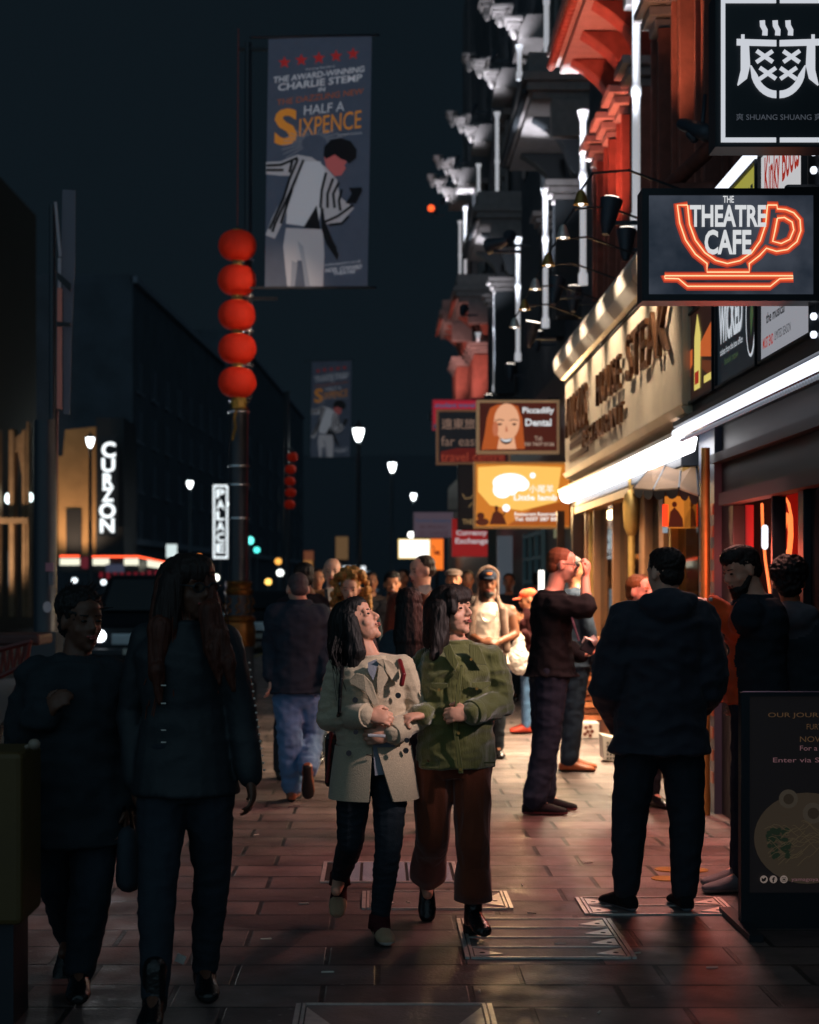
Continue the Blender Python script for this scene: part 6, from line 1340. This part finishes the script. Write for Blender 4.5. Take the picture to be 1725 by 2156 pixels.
# --- tall woman with long hair
p = Pn('tall dark figure with very long auburn hair and glasses striding towards the camera', 6.32, J_(
    neck=(388, 1328), shl=(305, 1352, .05), shr=(472, 1352, -.02), ell=(270, 1500, .1), wrl=(285, 1640, .0), elr=(506, 1490, .0), wrr=(528, 1628, -.05),
    pel=(390, 1625), hpl=(345, 1650), hpr=(437, 1650), knl=(342, 1850, -.15), knr=(444, 1840, .05), anl=(348, 2050, -.30), anr=(424, 2010, .12)),
    yaw=6, hd=dict(c=(400, 1236), yaw=42, pitch=-4, s=1.02, brow=H_AU), k=1., voxel=.009)
p.fix_feet({'l': (0, 0), 'r': (10, 0)})
p.body(SK_S, {'r': ((.15, -.2, -1), (-1, 0, -.1), 1, 35)})
def hx(s, mb):
    for (a, b, r0, r1) in [((0, -.06, .02), (0, -.10, -.16), .092, .09), ((0, -.10, -.14), (0, -.13, -.38), .085, .07), ((.062, .005, .03), (.095, .01, -.14), .04, .045), ((.095, .01, -.12), (.15, .03, -.34), .04, .035), ((.15, .03, -.32), (.165, .035, -.46), .034, .02), ((-.075, 0, .02), (-.1, 0, -.16), .05, .055), ((-.1, 0, -.14), (-.12, .0, -.36), .05, .04)]: s.hcap(mb, a, b, r0, r1)
    s.hell(mb, (0, .01, .06), (.083, .088, .066))
p.hair('long', H_DB, hx, disp=(.006, (40, 40, 6)))
mb = MB()
for i in range(150):
    q = random.Random(i + 500); a = q.uniform(-1, 1.2); s0 = p.hp(a * .082, -.02 + .03 * q.random(), .03); e0 = s0 + V3((q.uniform(-.02, .13) if a > 0 else q.uniform(-.1, .02), q.uniform(-.08, .0), -.38 - .16 * q.random())); m0 = s0.lerp(e0, .4) + V3((q.uniform(-.03, .04), -.03 * q.random(), 0)); mb.tube([s0, m0, e0], .002, n=4)
mb.build('hair_strands', H_AU, p.t)
p.glasses(M_black, gm)
mb = MB()
for (x0, y0, x1, y1, r0, r1, d) in [(432, 1205, 446, 1290, .03, .034, -.04), (444, 1280, 464, 1345, .036, .036, -.11), (462, 1335, 482, 1400, .034, .028, -.16), (480, 1395, 492, 1455, .026, .008, -.18), (438, 1285, 448, 1370, .036, .034, -.13), (448, 1365, 462, 1440, .032, .008, -.18), (352, 1230, 338, 1330, .045, .05, -.02), (338, 1320, 332, 1420, .046, .034, -.1), (332, 1410, 336, 1480, .03, .008, -.14)]: mb.cap(P(x0, y0, 6.32 + d), P(x1, y1, 6.32 + d), r0, r1)
solid('hair_lock', mb, hairm('dark_auburn_hair', (74, 36, 24)), p.t, .007, 2, (.006, (50, 50, 8)))
LJ = mat('black_leather_jacket', (38, 45, 50), .55, bs=40, bst=.25, spec=.3)
p.top('coat', LJ, g=.018, hem=-.16, hem_r=(.185, .14), arm=(.07, .062, .048), disp=(.006, (6, 6, 9)), collar=.05)
mb = MB()
for i in range(16):
    c = P(506 + i * 1.9, 1400 + i * 15, 6.2); c = P(500 + i * 2.1, 1395 + i * 15, 6.27); mb.ell(c + V3((.045, -.02, 0)), .005, n=6)
mb.build('sleeve_studs', M_steel, p.t)
mb = MB()
for y in (1468, 1505, 1560, 1585): c = p.fr(355, y - 30, .2, .155); mb.box(c, (.018, .006, .004))
mb.build('zip_pull', M_steel, p.t)
p.bottom('trousers', BJN, r=(.105, .072, .05), disp=(.005, (11, 11, 18)))
p.shoe('l', LTH_B, SOLE_B, hi=.1, name='boot'); p.shoe('r', LTH_B, SOLE_B, hi=.1, name='boot')
mb = MB(); c = P(392, 1865 + 154, 6.2); mb.box(c + V3((-.02, 0, .0)), (.035, .01, .03), Matrix.Rotation(.4, 3, 'Y')); mb.build('boot_buckle', M_steel, p.t)
# --- short figure on the far left
p = Pn('short dark figure with cropped hair and hand at the chest, leftmost in the crowd', 6.5, J_(
    neck=(160, 1395), shl=(72, 1428, .05), shr=(232, 1425, .0), ell=(38, 1560, .08), wrl=(112, 1500, -.16), elr=(262, 1555, .05), wrr=(268, 1690, -.04),
    pel=(160, 1660), hpl=(118, 1680), hpr=(204, 1680), knl=(112, 1860, .1), knr=(200, 1870, -.1), anl=(118, 2010, .3), anr=(175, 2030, -.08)),
    yaw=10, hd=dict(c=(172, 1308), yaw=38, pitch=-3, s=.98), k=1., voxel=.009)
p.fix_feet({'l': (-5, -30), 'r': (8, 0)})
p.body(SK_S, {'l': ((.5, -.5, .6), (.8, .5, 0), 1, 45)})
p.hair('short', H_BK, lambda s, mb: s.hell(mb, (0, -.03, .06), (.09, .098, .08)), disp=(.009, (40, 40, 40)))
mb = MB()
for i in range(70):
    q = random.Random(i + 900); a = q.uniform(0, 2 * pi); b = q.uniform(.0, 1.2); d = V3((cos(a) * cos(b), sin(a) * cos(b) - .2, sin(b))); s0 = p.hp(d.x * .085, d.y * .1 - .02, d.z * .1 + .04); e0 = s0 + (s0 - p.hp(0, 0, 0)).normalized() * .035 + V3((.02, 0, -.01)); mb.tube([s0, e0], .0015, n=4)
mb.build('hair_strands', H_BK, p.t)
p.top('coat', cloth('black_wool', (40, 47, 52)), g=.04, hem=-.42, hem_r=(.22, .16), arm=(.085, .08, .062), disp=(.014, (7, 7, 10)), collar=.04)
p.bottom('trousers', BJN, r=(.105, .08, .06))
p.shoe('l', LTH_B, SOLE_B); p.shoe('r', LTH_B, SOLE_B)
t = thing('tote_bag', 'black cloth bag hanging between the two dark figures on the left', 'bag', P(270, 1880, 6.4)); mb = MB(); mb.cap(P(270, 1760, 6.42), P(272, 1850, 6.42), .07, .085, .6); mb.build('bag_body', BLK, t, smooth=True)
mb = MB(); mb.tube([P(262, 1700, 6.4), P(255, 1740, 6.4), P(280, 1765, 6.4), P(275, 1700, 6.4)], .008); mb.build('handle', LTH_B, t)

# --- man in the black parka, seen from behind
p = Pn('man with shaved sides in bulky black parka standing with his back to us', 8.05, J_(
    neck=(1400, 1268), shl=(1322, 1308, .0), shr=(1468, 1308, .0), ell=(1286, 1445, .02), wrl=(1318, 1525, .22), elr=(1492, 1440, .02), wrr=(1462, 1520, .25),
    pel=(1390, 1540), hpl=(1345, 1565), hpr=(1435, 1565), knl=(1325, 1730, .0), knr=(1447, 1730, .0), anl=(1318, 1880, .0), anr=(1441, 1880, .0)),
    yaw=180, hd=dict(c=(1400, 1208), yaw=212, pitch=-6, s=.98), k=1.03, voxel=.009)
p.fix_feet({'l': (205, 0), 'r': (185, 0)})
p.body(SK_P, None, face=False)
p.hair('crop', H_DB, lambda s, mb: (s.hell(mb, (0, .0, .078), (.062, .082, .052)), s.hell(mb, (0, -.03, .05), (.078, .09, .075))), disp=(.005, (50, 50, 50)))
p.top('parka', cloth('black_parka_shell', (46, 50, 60), .6, sheen=.1), g=.045, hem=-.16, hem_r=(.19, .16), arm=(.1, .1, .07), disp=(.014, (7, 7, 11)), hood=True, sh=.09)
p.bottom('trousers', BJN, r=(.108, .082, .06), disp=(.006, (10, 10, 14)))
for q in 'lr': p.shoe(q, cloth('black_canvas', (24, 26, 30)), mat('grey_rubber', (120, 126, 134), .6), hi=.03)

# --- man with glasses in profile, hand to his face
p = Pn('ginger man in profile, fist raised to his glasses, camera at his hip', 11.45, J_(
    neck=(1163, 1250), shl=(1150, 1276, .16), shr=(1168, 1276, -.16), ell=(1175, 1345, .2), wrl=(1226, 1382, .1), elr=(1226, 1278, -.2), wrr=(1228, 1216, -.12),
    pel=(1160, 1410), hpl=(1152, 1420, .1), hpr=(1158, 1420, -.1), knl=(1150, 1552, .12), knr=(1150, 1552, -.1), anl=(1150, 1672, .12), anr=(1122, 1680, -.1)),
    yaw=86, hd=dict(c=(1184, 1190), yaw=86, pitch=-8, s=1.03, brow=H_AU), k=1.05, voxel=.009)
p.fix_feet({'l': (88, 0), 'r': (86, 0)})
p.body(SK_P, {'r': ((.25, .0, 1), (-.7, .3, 0), 1, 75), 'l': ((1, -.1, .3), (0, -.2, 1), 1, 50)})
p.hair('crop', mat('ginger_stubble', (120, 70, 40), .7, ns=80, na=.3), lambda s, mb: None, disp=None)
p.glasses(M_black, mat('dark_lens', (20, 16, 18), .08, spec=1))
p.top('sweater', cloth('black_knit', (17, 21, 25)), g=.03, hem=-.08, hem_r=(.185, .16), arm=(.085, .07, .05), sleeve=.12, lsl=1., disp=(.009, (9, 9, 13)), collar=.03)
DNM = cloth('dark_denim', (34, 46, 62), .8, ns=5, na=.3)
p.bottom('jeans', DNM, r=(.112, .085, .075), disp=(.007, (9, 9, 14)), flare=.08)
for q in 'lr': p.shoe(q, cloth('black_trainer', (26, 26, 30)), mat('grey_red_sole', (150, 84, 90), .6), hi=.02, L_=.3)
t = thing('camera', 'camera on a neck strap held by the ginger man in profile', 'camera', P(1238, 1378, 11.3))
mb = MB(); mb.box(P(1239, 1362, 11.3), (.085, .07, .085), Matrix.Rotation(.5, 3, 'Y')); mb.build('camera_body', M_black, t, bevel=.008)
mb = MB(); mb.cyl(P(1246, 1352, 11.27), P(1256, 1346, 11.27), .035, n=16); mb.tube([P(1226, 1353, 11.24), P(1232, 1341, 11.24), P(1250, 1350, 11.24)], .005); mb.build('lens_ring', M_steel, t)
mb = MB(); mb.tube([P(1196, 1270, 11.26), P(1207, 1310, 11.22), P(1219, 1348, 11.25)], .007); mb.build('strap', mat('lilac_strap', (110, 90, 110), .6), t)
# --- man behind him: jeans and tan shoes
p = Pn('man in dark jacket mostly hidden behind the ginger man, pointed tan shoes showing', 14.0, J_(
    neck=(1214, 1240), shl=(1200, 1262, .15), shr=(1218, 1262, -.15), ell=(1226, 1330, .1), wrl=(1245, 1385, 0), elr=(1236, 1325, -.2), wrr=(1250, 1385, -.15),
    pel=(1212, 1395), hpl=(1206, 1402, .1), hpr=(1212, 1402, -.1), knl=(1212, 1500, .1), knr=(1204, 1505, -.1), anl=(1205, 1590, .12), anr=(1194, 1590, -.1)),
    yaw=85, hd=dict(c=(1210, 1200), yaw=90, s=.95), k=1., voxel=.012)
p.fix_feet({'l': (90, 0), 'r': (86, 0)})
p.body(SK_M, None, face=False); p.hair('short', H_BK)
p.top('jacket', NVY, g=.03, hem=-.06); p.bottom('jeans', DNM, r=(.105, .085, .07))
TANL = mat('tan_leather', (150, 78, 42), .35)
for q in 'lr': p.shoe(q, TANL, SOLE_B, hi=.0, L_=.31)

# --- bearded man on the right
p = Pn('bearded man in dark overshirt and orange tee bowing his head', 8.6, J_(
    neck=(1592, 1262), shl=(1562, 1295, -.15), shr=(1618, 1300, .16), ell=(1560, 1330, -.05), wrl=(1502, 1272, .05), elr=(1626, 1400, .2), wrr=(1580, 1460, .1),
    pel=(1594, 1470), hpl=(1580, 1490, -.08), hpr=(1600, 1490, .1), knl=(1568, 1640, -.08), knr=(1592, 1645, .1), anl=(1562, 1800, -.08), anr=(1574, 1800, .12)),
    yaw=-80, hd=dict(c=(1562, 1200), yaw=-72, pitch=-20, s=1.02), k=1.04, voxel=.009)
p.fix_feet({'l': (-80, 0), 'r': (-76, 0)})
p.body(SK_L, {'l': ((-1, .1, .25), (.1, 0, -1), 1, 30)})
p.hair('crop', H_DB, lambda s, mb: (s.hell(mb, (0, .01, .075), (.068, .085, .055)),), disp=(.004, (50, 50, 50)))
mb = MB(); p.hell(mb, (0, .038, -.085), (.054, .056, .036)); p.hell(mb, (0, .065, -.108), (.034, .03, .03)); [p.hcap(mb, (q * .062, .0, -.03), (q * .052, .04, -.075), .012, .016) for q in (-1, 1)]; solid('beard', mb, H_DB, p.t, .006, 2, (.005, (60, 60, 60)))
def pt(c, p=p): return 1 if (c - p.j['pel']).dot(p.f) > .138 and (c.z > p.j['pel'].z - .1) and abs((c - p.j['pel']).dot(p.r)) < .13 else 0
p.top('overshirt', [cloth('slate_overshirt', (40, 48, 56)), cloth('orange_cotton', (220, 84, 34))], g=.035, hem=-.05, arm=(.085, .075, .055), sleeve=.9, disp=(.01, (8, 8, 12)), paint=pt, collar=.03)
p.bottom('jeans', DNM, r=(.11, .085, .065))
for q in 'lr': p.shoe(q, cloth('grey_suede', (130, 128, 134)), SOLE_W, hi=.02, L_=.3)
# wrist watch glint
mb = MB(); mb.ell(P(1497, 1262, 8.5), .012, n=8); mb.build('watch', M_steel, p.t, smooth=True)
# --- far right figure with grey hood
p = Pn('dark figure with bushy black hair and grey hood before the red neon', 9.0, J_(
    neck=(1668, 1290), shl=(1632, 1320, .08), shr=(1706, 1322, -.05), ell=(1628, 1400, .05), wrl=(1640, 1470, -.02), elr=(1720, 1400, .0), wrr=(1712, 1470, -.05),
    pel=(1668, 1470), hpl=(1645, 1490), hpr=(1690, 1490), knl=(1645, 1630), knr=(1690, 1630), anl=(1645, 1790), anr=(1690, 1790)),
    yaw=165, hd=dict(c=(1662, 1226), yaw=170, s=1.), k=1., voxel=.011)
p.fix_feet({'l': (170, 0), 'r': (170, 0)})
p.body(SK_M, None, face=False); p.hair('tall', H_BK, lambda s, mb: (s.hell(mb, (0, -.02, .06), (.1, .11, .09))), disp=(.012, (30, 30, 30)))
p.top('jacket', [BLK, cloth('grey_hood', (92, 92, 100))], g=.035, hood=True, arm=(.085, .075, .055), paint=lambda c, p=p: 1 if (c - (p.j['neck'] - p.f * .1)).length < .14 else 0)
p.bottom('jeans', BJN); [p.shoe(q, LTH_B, SOLE_B) for q in 'lr']

# --- man in jeans walking away
p = Pn('man in navy jacket and pale blue jeans walking away, one sole raised', 12.1, J_(
    neck=(633, 1275), shl=(583, 1296, .0), shr=(672, 1296, .0), ell=(575, 1365, .05), wrl=(572, 1425, -.02), elr=(686, 1362, .0), wrr=(688, 1415, -.1),
    pel=(630, 1455), hpl=(607, 1468), hpr=(650, 1468), knl=(612, 1560, -.1), knr=(655, 1556, .1), anl=(616, 1655, -.05), anr=(652, 1612, -.26)),
    yaw=183, hd=dict(c=(627, 1241), yaw=196, pitch=-16, s=1.0), k=1., voxel=.009)
p.fix_feet({'l': (178, 0), 'r': (178, -68)})
p.body(SK_P, None, face=False)
p.hair('crop', mat('grey_brown_stubble', (78, 68, 70), .7, ns=80, na=.3), None, disp=None)
p.top('jacket', cloth('navy_jacket', (46, 56, 68)), g=.045, hem=-.02, hem_r=(.19, .15), arm=(.09, .085, .06), disp=(.01, (8, 8, 12)), collar=.05, sh=.085)
p.bottom('jeans', cloth('pale_denim', (84, 122, 164), .8, ns=4, na=.35), r=(.112, .088, .072), disp=(.012, (9, 9, 14)))
BRN = mat('brown_leather', (120, 64, 34), .4)
for q in 'lr': p.shoe(q, BRN, SOLE_B, hi=.05)
# second man in step ahead of him
p = Pn('dark haired man walking just ahead of the man in pale jeans', 13.4, J_(
    neck=(645, 1250), shl=(600, 1272, .0), shr=(676, 1272, .0), ell=(592, 1335, .05), wrl=(584, 1392, -.05), elr=(686, 1335, .0), wrr=(686, 1390, -.05),
    pel=(636, 1415), hpl=(612, 1428), hpr=(652, 1428), knl=(600, 1520, -.1), knr=(650, 1520, .1), anl=(592, 1610, -.05), anr=(648, 1600, .2)),
    yaw=183, hd=dict(c=(638, 1216), yaw=200, pitch=-4, s=1.), k=1., voxel=.012)
p.fix_feet({'l': (178, 0), 'r': (178, 0)})
p.body(SK_M, None, face=False); p.hair('short', H_DB)
p.top('jacket', cloth('plum_jacket', (40, 36, 42)), g=.03, hem=-.03); p.bottom('trousers', BJN, r=(.105, .08, .06)); [p.shoe(q, LTH_B, SOLE_B) for q in 'lr']

# --- crowd facing the camera
def std(cx, hy, Y, w=.19, lean=0, hs=1.):
    """joints of a standing or walking figure from the pixel centre of the head, at true size"""
    s_ = F / Y; m = lambda dx, dz, dy=0: (cx + dx * s_, hy - dz * s_, dy)
    Hh = HC + (VY - hy) / s_; leg = (Hh - .12 - .5) ; z = lambda Z: Z - Hh
    return J_(neck=m(0, -.17), shl=m(-w, -.235), shr=m(w, -.235), ell=m(-w - .05, -.50, .03), wrl=m(-w - .02, -.74, -.08), elr=m(w + .05, -.50, .03), wrr=m(w + .02, -.74, -.08),
              pel=m(0, -.68), hpl=m(-.09, -.74), hpr=m(.09, -.74), knl=m(-.1, z(.48), -.1), knr=m(.1, z(.5), .05), anl=m(-.1, z(.087), -.12), anr=m(.1, z(.087), .15))
def crowd(label, cx, hy, Y, yaw, hd, skinm, hair, topn, topm, bot=BJN, voxel=.011, k=1., J=None, hx=None, shoes=LTH_B, w=.19, **kw):
    h = dict(c=(cx, hy), yaw=yaw); h.update(hd); j = std(cx, hy, Y, w); j.update(J or {}); p = Pn(label, Y, j, yaw, h, k, voxel, None); p.fix_feet({'l': (yaw, 0), 'r': (yaw, 0)})
    hands = kw.pop('hands', None); face = kw.pop('face', True); p.body(skinm, hands, face=face)
    if hair: p.hair(hair[0], hair[1], hx, **(hair[2] if len(hair) > 2 else {}))
    p.top(topn, topm, **{**dict(g=.026, hem=-.04, arm=(.078, .066, .05)), **kw}); p.bottom('trousers', bot); [p.shoe(q, shoes, SOLE_B) for q in 'lr']; return p
p = crowd('bald smiling man in tan suede jacket over white open shirt', 700, 1203, 14.8, -4, dict(pitch=-8, brow=H_BR, s=1.02), SK_P, None, 'jacket', cloth('tan_suede', (150, 86, 42), .8))
mb = MB(); p.patch(mb, [(690, 1238), (714, 1238), (708, 1250), (700, 1290), (693, 1260)], .19, .15, .012); mb.build('shirt', cloth('white_shirt', (200, 190, 178)), p.t)
mb = MB(); p.patch(mb, [(684, 1240), (691, 1240), (697, 1295), (688, 1300)], .19, .15, .012); mb.build('waistcoat', BLK, p.t)
def curls(s, mb):
    q = random.Random(5)
    for i in range(110):
        a = q.uniform(-pi, pi); b = q.uniform(-.9, 1.4); v = V3((sin(a) * cos(b), -cos(a) * cos(b) * .9, sin(b)))
        if v.y > .05 and v.z < .62: continue
        rr = .105 + .035 * q.random(); s.hell(mb, (v.x * rr * 1.15, v.y * rr - .02, v.z * rr + .02 - (.05 if v.z < 0 else 0)), (.026, .026, .03))
    for i in range(60): sd = q.choice((-1, 1)); s.hell(mb, (sd * q.uniform(.09, .155), q.uniform(-.06, .01), q.uniform(-.22, .0)), (.024, .024, .032))
p = crowd('woman with big curly blond hair looking down and smiling', 738, 1244, 13.4, -6, dict(pitch=-12, brow=H_BR, s=.97, c=(738, 1240)), SK_P, ('curly', H_BL, dict(disp=(.006, (60, 60, 60)))), 'coat', BLK, hx=curls, k=.92, w=.17)
p = crowd('smiling dark haired man with stubble in open collared dark jacket', 826, 1230, 16.4, 4, dict(pitch=-2), SK_M, ('tall', H_BK), 'jacket', cloth('dark_grey_jacket', (44, 42, 46)))
mb = MB(); p.hell(mb, (0, .042, -.082), (.049, .05, .031)); solid('stubble', mb, mat('stubble', (64, 40, 32), .8), p.t, .008, 1, (.003, (60, 60, 60)))
mb = MB(); p.hell(mb, (0, .095, -.05), (.016, .006, .005)); mb.build('teeth', mat('teeth', (210, 200, 190), .4), p.t)
p = crowd('tall man with receding hair in rust jumper and white collar turned left', 888, 1203, 13.2, -35, dict(yaw=-62, pitch=-8, brow=H_BR, s=1.04), SK_P, ('fringe', H_BR), 'jumper', cloth('rust_jumper', (96, 48, 34)), hx=lambda s, mb: (s.hell(mb, (0, -.03, .05), (.08, .085, .07)),))
mb = MB(); p.patch(mb, [(880, 1234), (904, 1230), (908, 1240), (896, 1252), (884, 1246)], .16, .12, .03); mb.build('collar', cloth('white_shirt', (200, 190, 178)), p.t)
p = crowd('dark haired woman in black coat facing away between the two young women', 861, 1280, 10.4, 175, dict(yaw=182, s=1.02), SK_M, ('long', H_BK), 'coat', BLK, face=False, w=.17, J=dict(shl=(828, 1352, 0), shr=(894, 1352, 0)), hx=lambda s, mb: (s.hcap(mb, (0, -.05, .0), (0, -.07, -.2), .08, .1), s.hell(mb, (0, -.01, .05), (.08, .1, .08)), s.hcap(mb, (0, -.06, -.15), (0, -.09, -.36), .1, .09)))
p = crowd('person in tweed flat cap, eyes just above the hair of the woman in green', 955, 1222, 17.5, 0, dict(s=1.), SK_M, ('crop', H_BR), 'jacket', cloth('dark_tweed', (60, 52, 48)))
mb = MB(); p.hell(mb, (0, -.01, .075), (.095, .115, .045)); p.hell(mb, (0, .09, .055), (.07, .045, .014)); solid('flat_cap', mb, cloth('brown_tweed', (104, 84, 74), .9), p.t, .007, 2, (.002, (50, 50, 50)))
# man in white vest with hooded sleeveless top
p = crowd('man in white vest, navy cap and raised hood of a sleeveless grey top', 1027, 1229, 14.9, 4, dict(pitch=-2, s=1.04), SK_D, ('crop', H_BK), 'vest', cloth('white_cotton_vest', (214, 198, 182), .85), sleeve=0, w=.2,
    J=dict(elr=(1086, 1335, -.02), wrr=(1040, 1352, -.22), ell=(985, 1335, -.02), wrl=(1012, 1350, -.24)), hands={'r': ((-1, -.2, .1), (0, .6, -.6), -1, 45), 'l': ((1, -.2, .1), (0, .6, -.6), 1, 45)},
    arm=(.03, .03, .03), sh=.03, paint=None, g=.012)
mb = MB()
NC = p.j['neck']
for q in (-1, 1):
    mb.cap(p.hp(q * .083, -.0, .06), p.hp(q * .086, .0, -.1), .012, .014); mb.cap(p.hp(q * .086, .0, -.1), NC + V3((q * .11, -.08, -.06)), .014, .03); mb.cap(NC + V3((q * .13, -.09, -.06)), NC + V3((q * .16, -.08, -.40)), .035, .035); mb.cap(NC + V3((q * .1, 0, -.06)), NC + V3((q * .2, 0, -.09)), .07, .055)
mb.tube([p.hp(.088 * cos(a), -.0, .05 + .09 * sin(a)) for a in [pi * i / 8 for i in range(9)]], .018, n=8); p.hell(mb, (0, -.05, .03), (.092, .085, .1)); p.hell(mb, (0, -.07, -.08), (.09, .06, .09))
solid('hooded_top', mb, cloth('grey_beige_fleece', (128, 104, 92), .9), p.t, .01, 2, (.005, (14, 14, 14)))
mb = MB(); p.hell(mb, (0, .0, .062), (.08, .1, .062)); p.hell(mb, (0, .11, .045), (.06, .05, .010)); solid('cap', mb, cloth('navy_cap', (34, 40, 54)), p.t, .007, 2)
mb = MB(); p.hell(mb, (0, .094, .085), (.026, .01, .012)); mb.build('cap_badge', mat('orange_badge', (220, 120, 40), .6), p.t, smooth=True)
mb = MB(); p.hell(mb, (0, .042, -.085), (.05, .05, .03)); p.hell(mb, (0, .07, -.105), (.026, .022, .022)); solid('beard', mb, H_BK, p.t, .007, 2, (.004, (60, 60, 60)))
mb = MB(); mb.tube([NC + V3((.075 * cos(a), -.15 - .01 * sin(a), -.07 + .085 * sin(a))) for a in [-pi * i / 8 for i in range(9)]], .006); mb.build('necklace', M_steel, p.t)
t = thing('carrier_bag', 'full white plastic carrier bag carried behind the ginger man, knotted at the handles', 'bag', P(1090, 1412, 15.2))
mb = MB(); c = P(1090, 1388, 15.2); mb.ell(c, (.11, .08, .115)); mb.cap(c + V3((-.01, 0, .08)), c + V3((.02, 0, .24)), .06, .012); mb.cap(c + V3((.03, 0, .08)), c + V3((.05, 0, .2)), .04, .01); mb.ell(c + V3((.03, 0, -.08)), (.09, .07, .06))
solid('bag_body', mb, mat('white_plastic_film', (205, 196, 190), .4, spec=.5), t, .01, 2, (.012, (16, 16, 22)))
# stooping person with the orange cap
p = Pn('person in orange peaked cap stooping behind the ginger man, blue jeans and red shoe showing', 17.5, J_(
    neck=(1122, 1280), shl=(1105, 1300, .1), shr=(1135, 1298, -.1), ell=(1103, 1345, .05), wrl=(1098, 1310, -.1), elr=(1115, 1350, -.1), wrr=(1100, 1330, -.25),
    pel=(1122, 1400), hpl=(1115, 1405, .1), hpr=(1122, 1405, -.1), knl=(1112, 1450, .1), knr=(1112, 1450, -.1), anl=(1110, 1508, .1), anr=(1108, 1508, -.1)),
    yaw=-85, hd=dict(c=(1112, 1262), yaw=-85, pitch=-12, s=.95), k=.9, voxel=.012)
p.fix_feet({'l': (-88, 0), 'r': (-85, 0)})
p.body(SK_M, {'l': ((-.6, 0, .8), (0, -1, 0), 1, 30), 'r': ((-.6, 0, -.6), (0, -1, 0), 1, 30)}); p.hair('crop', H_BK)
mb = MB(); p.hell(mb, (0, -.01, .055), (.085, .1, .065)); p.hell(mb, (0, .115, .03), (.065, .055, .012)); solid('cap', mb, cloth('orange_cap', (228, 82, 44)), p.t, .008, 2)
p.top('hoodie', cloth('dark_red_hoodie', (60, 26, 28)), g=.03); p.bottom('jeans', cloth('pale_denim', (84, 122, 164), .8, ns=4, na=.35)); [p.shoe(q, mat('red_suede', (170, 50, 26), .6), SOLE_B) for q in 'lr']
# fair haired person behind the parka man
p = crowd('person with sandy hair half hidden behind the head of the parka man', 1350, 1246, 11.6, 30, dict(yaw=40, s=1., brow=H_BL), SK_P, ('short', hairm('sandy_hair', (120, 76, 40), .5)), 'jacket', BLK, w=.15)

for i, (cx, hy, Y, yw, top_, lab, hr_) in enumerate([
    (782, 1226, 19.5, 10, (60, 52, 50), 'person in brown coat glimpsed left of the smiling dark haired man', H_DB), (848, 1218, 21.5, -15, (50, 60, 72), 'person in slate coat far behind the smiling dark haired man', H_BK),
    (985, 1222, 20, 5, (70, 50, 46), 'person in maroon coat glimpsed right of the flat cap', H_BR), (1072, 1226, 22, -8, (48, 54, 60), 'person in dark coat far behind the shoulder of the man in white vest', H_BK),
    (668, 1220, 18, 12, (54, 58, 66), 'person in dark coat glimpsed left of the bald man', H_BK), (1132, 1222, 24, 170, (60, 60, 66), 'distant person walking away close to the dim shopfronts', H_BK)]):
    crowd(lab, cx, hy, Y, yw, dict(s=.98), SK_M, ('short', hr_, dict(vx=.01)), 'coat', cloth('coat_%d' % i, top_), voxel=.015)
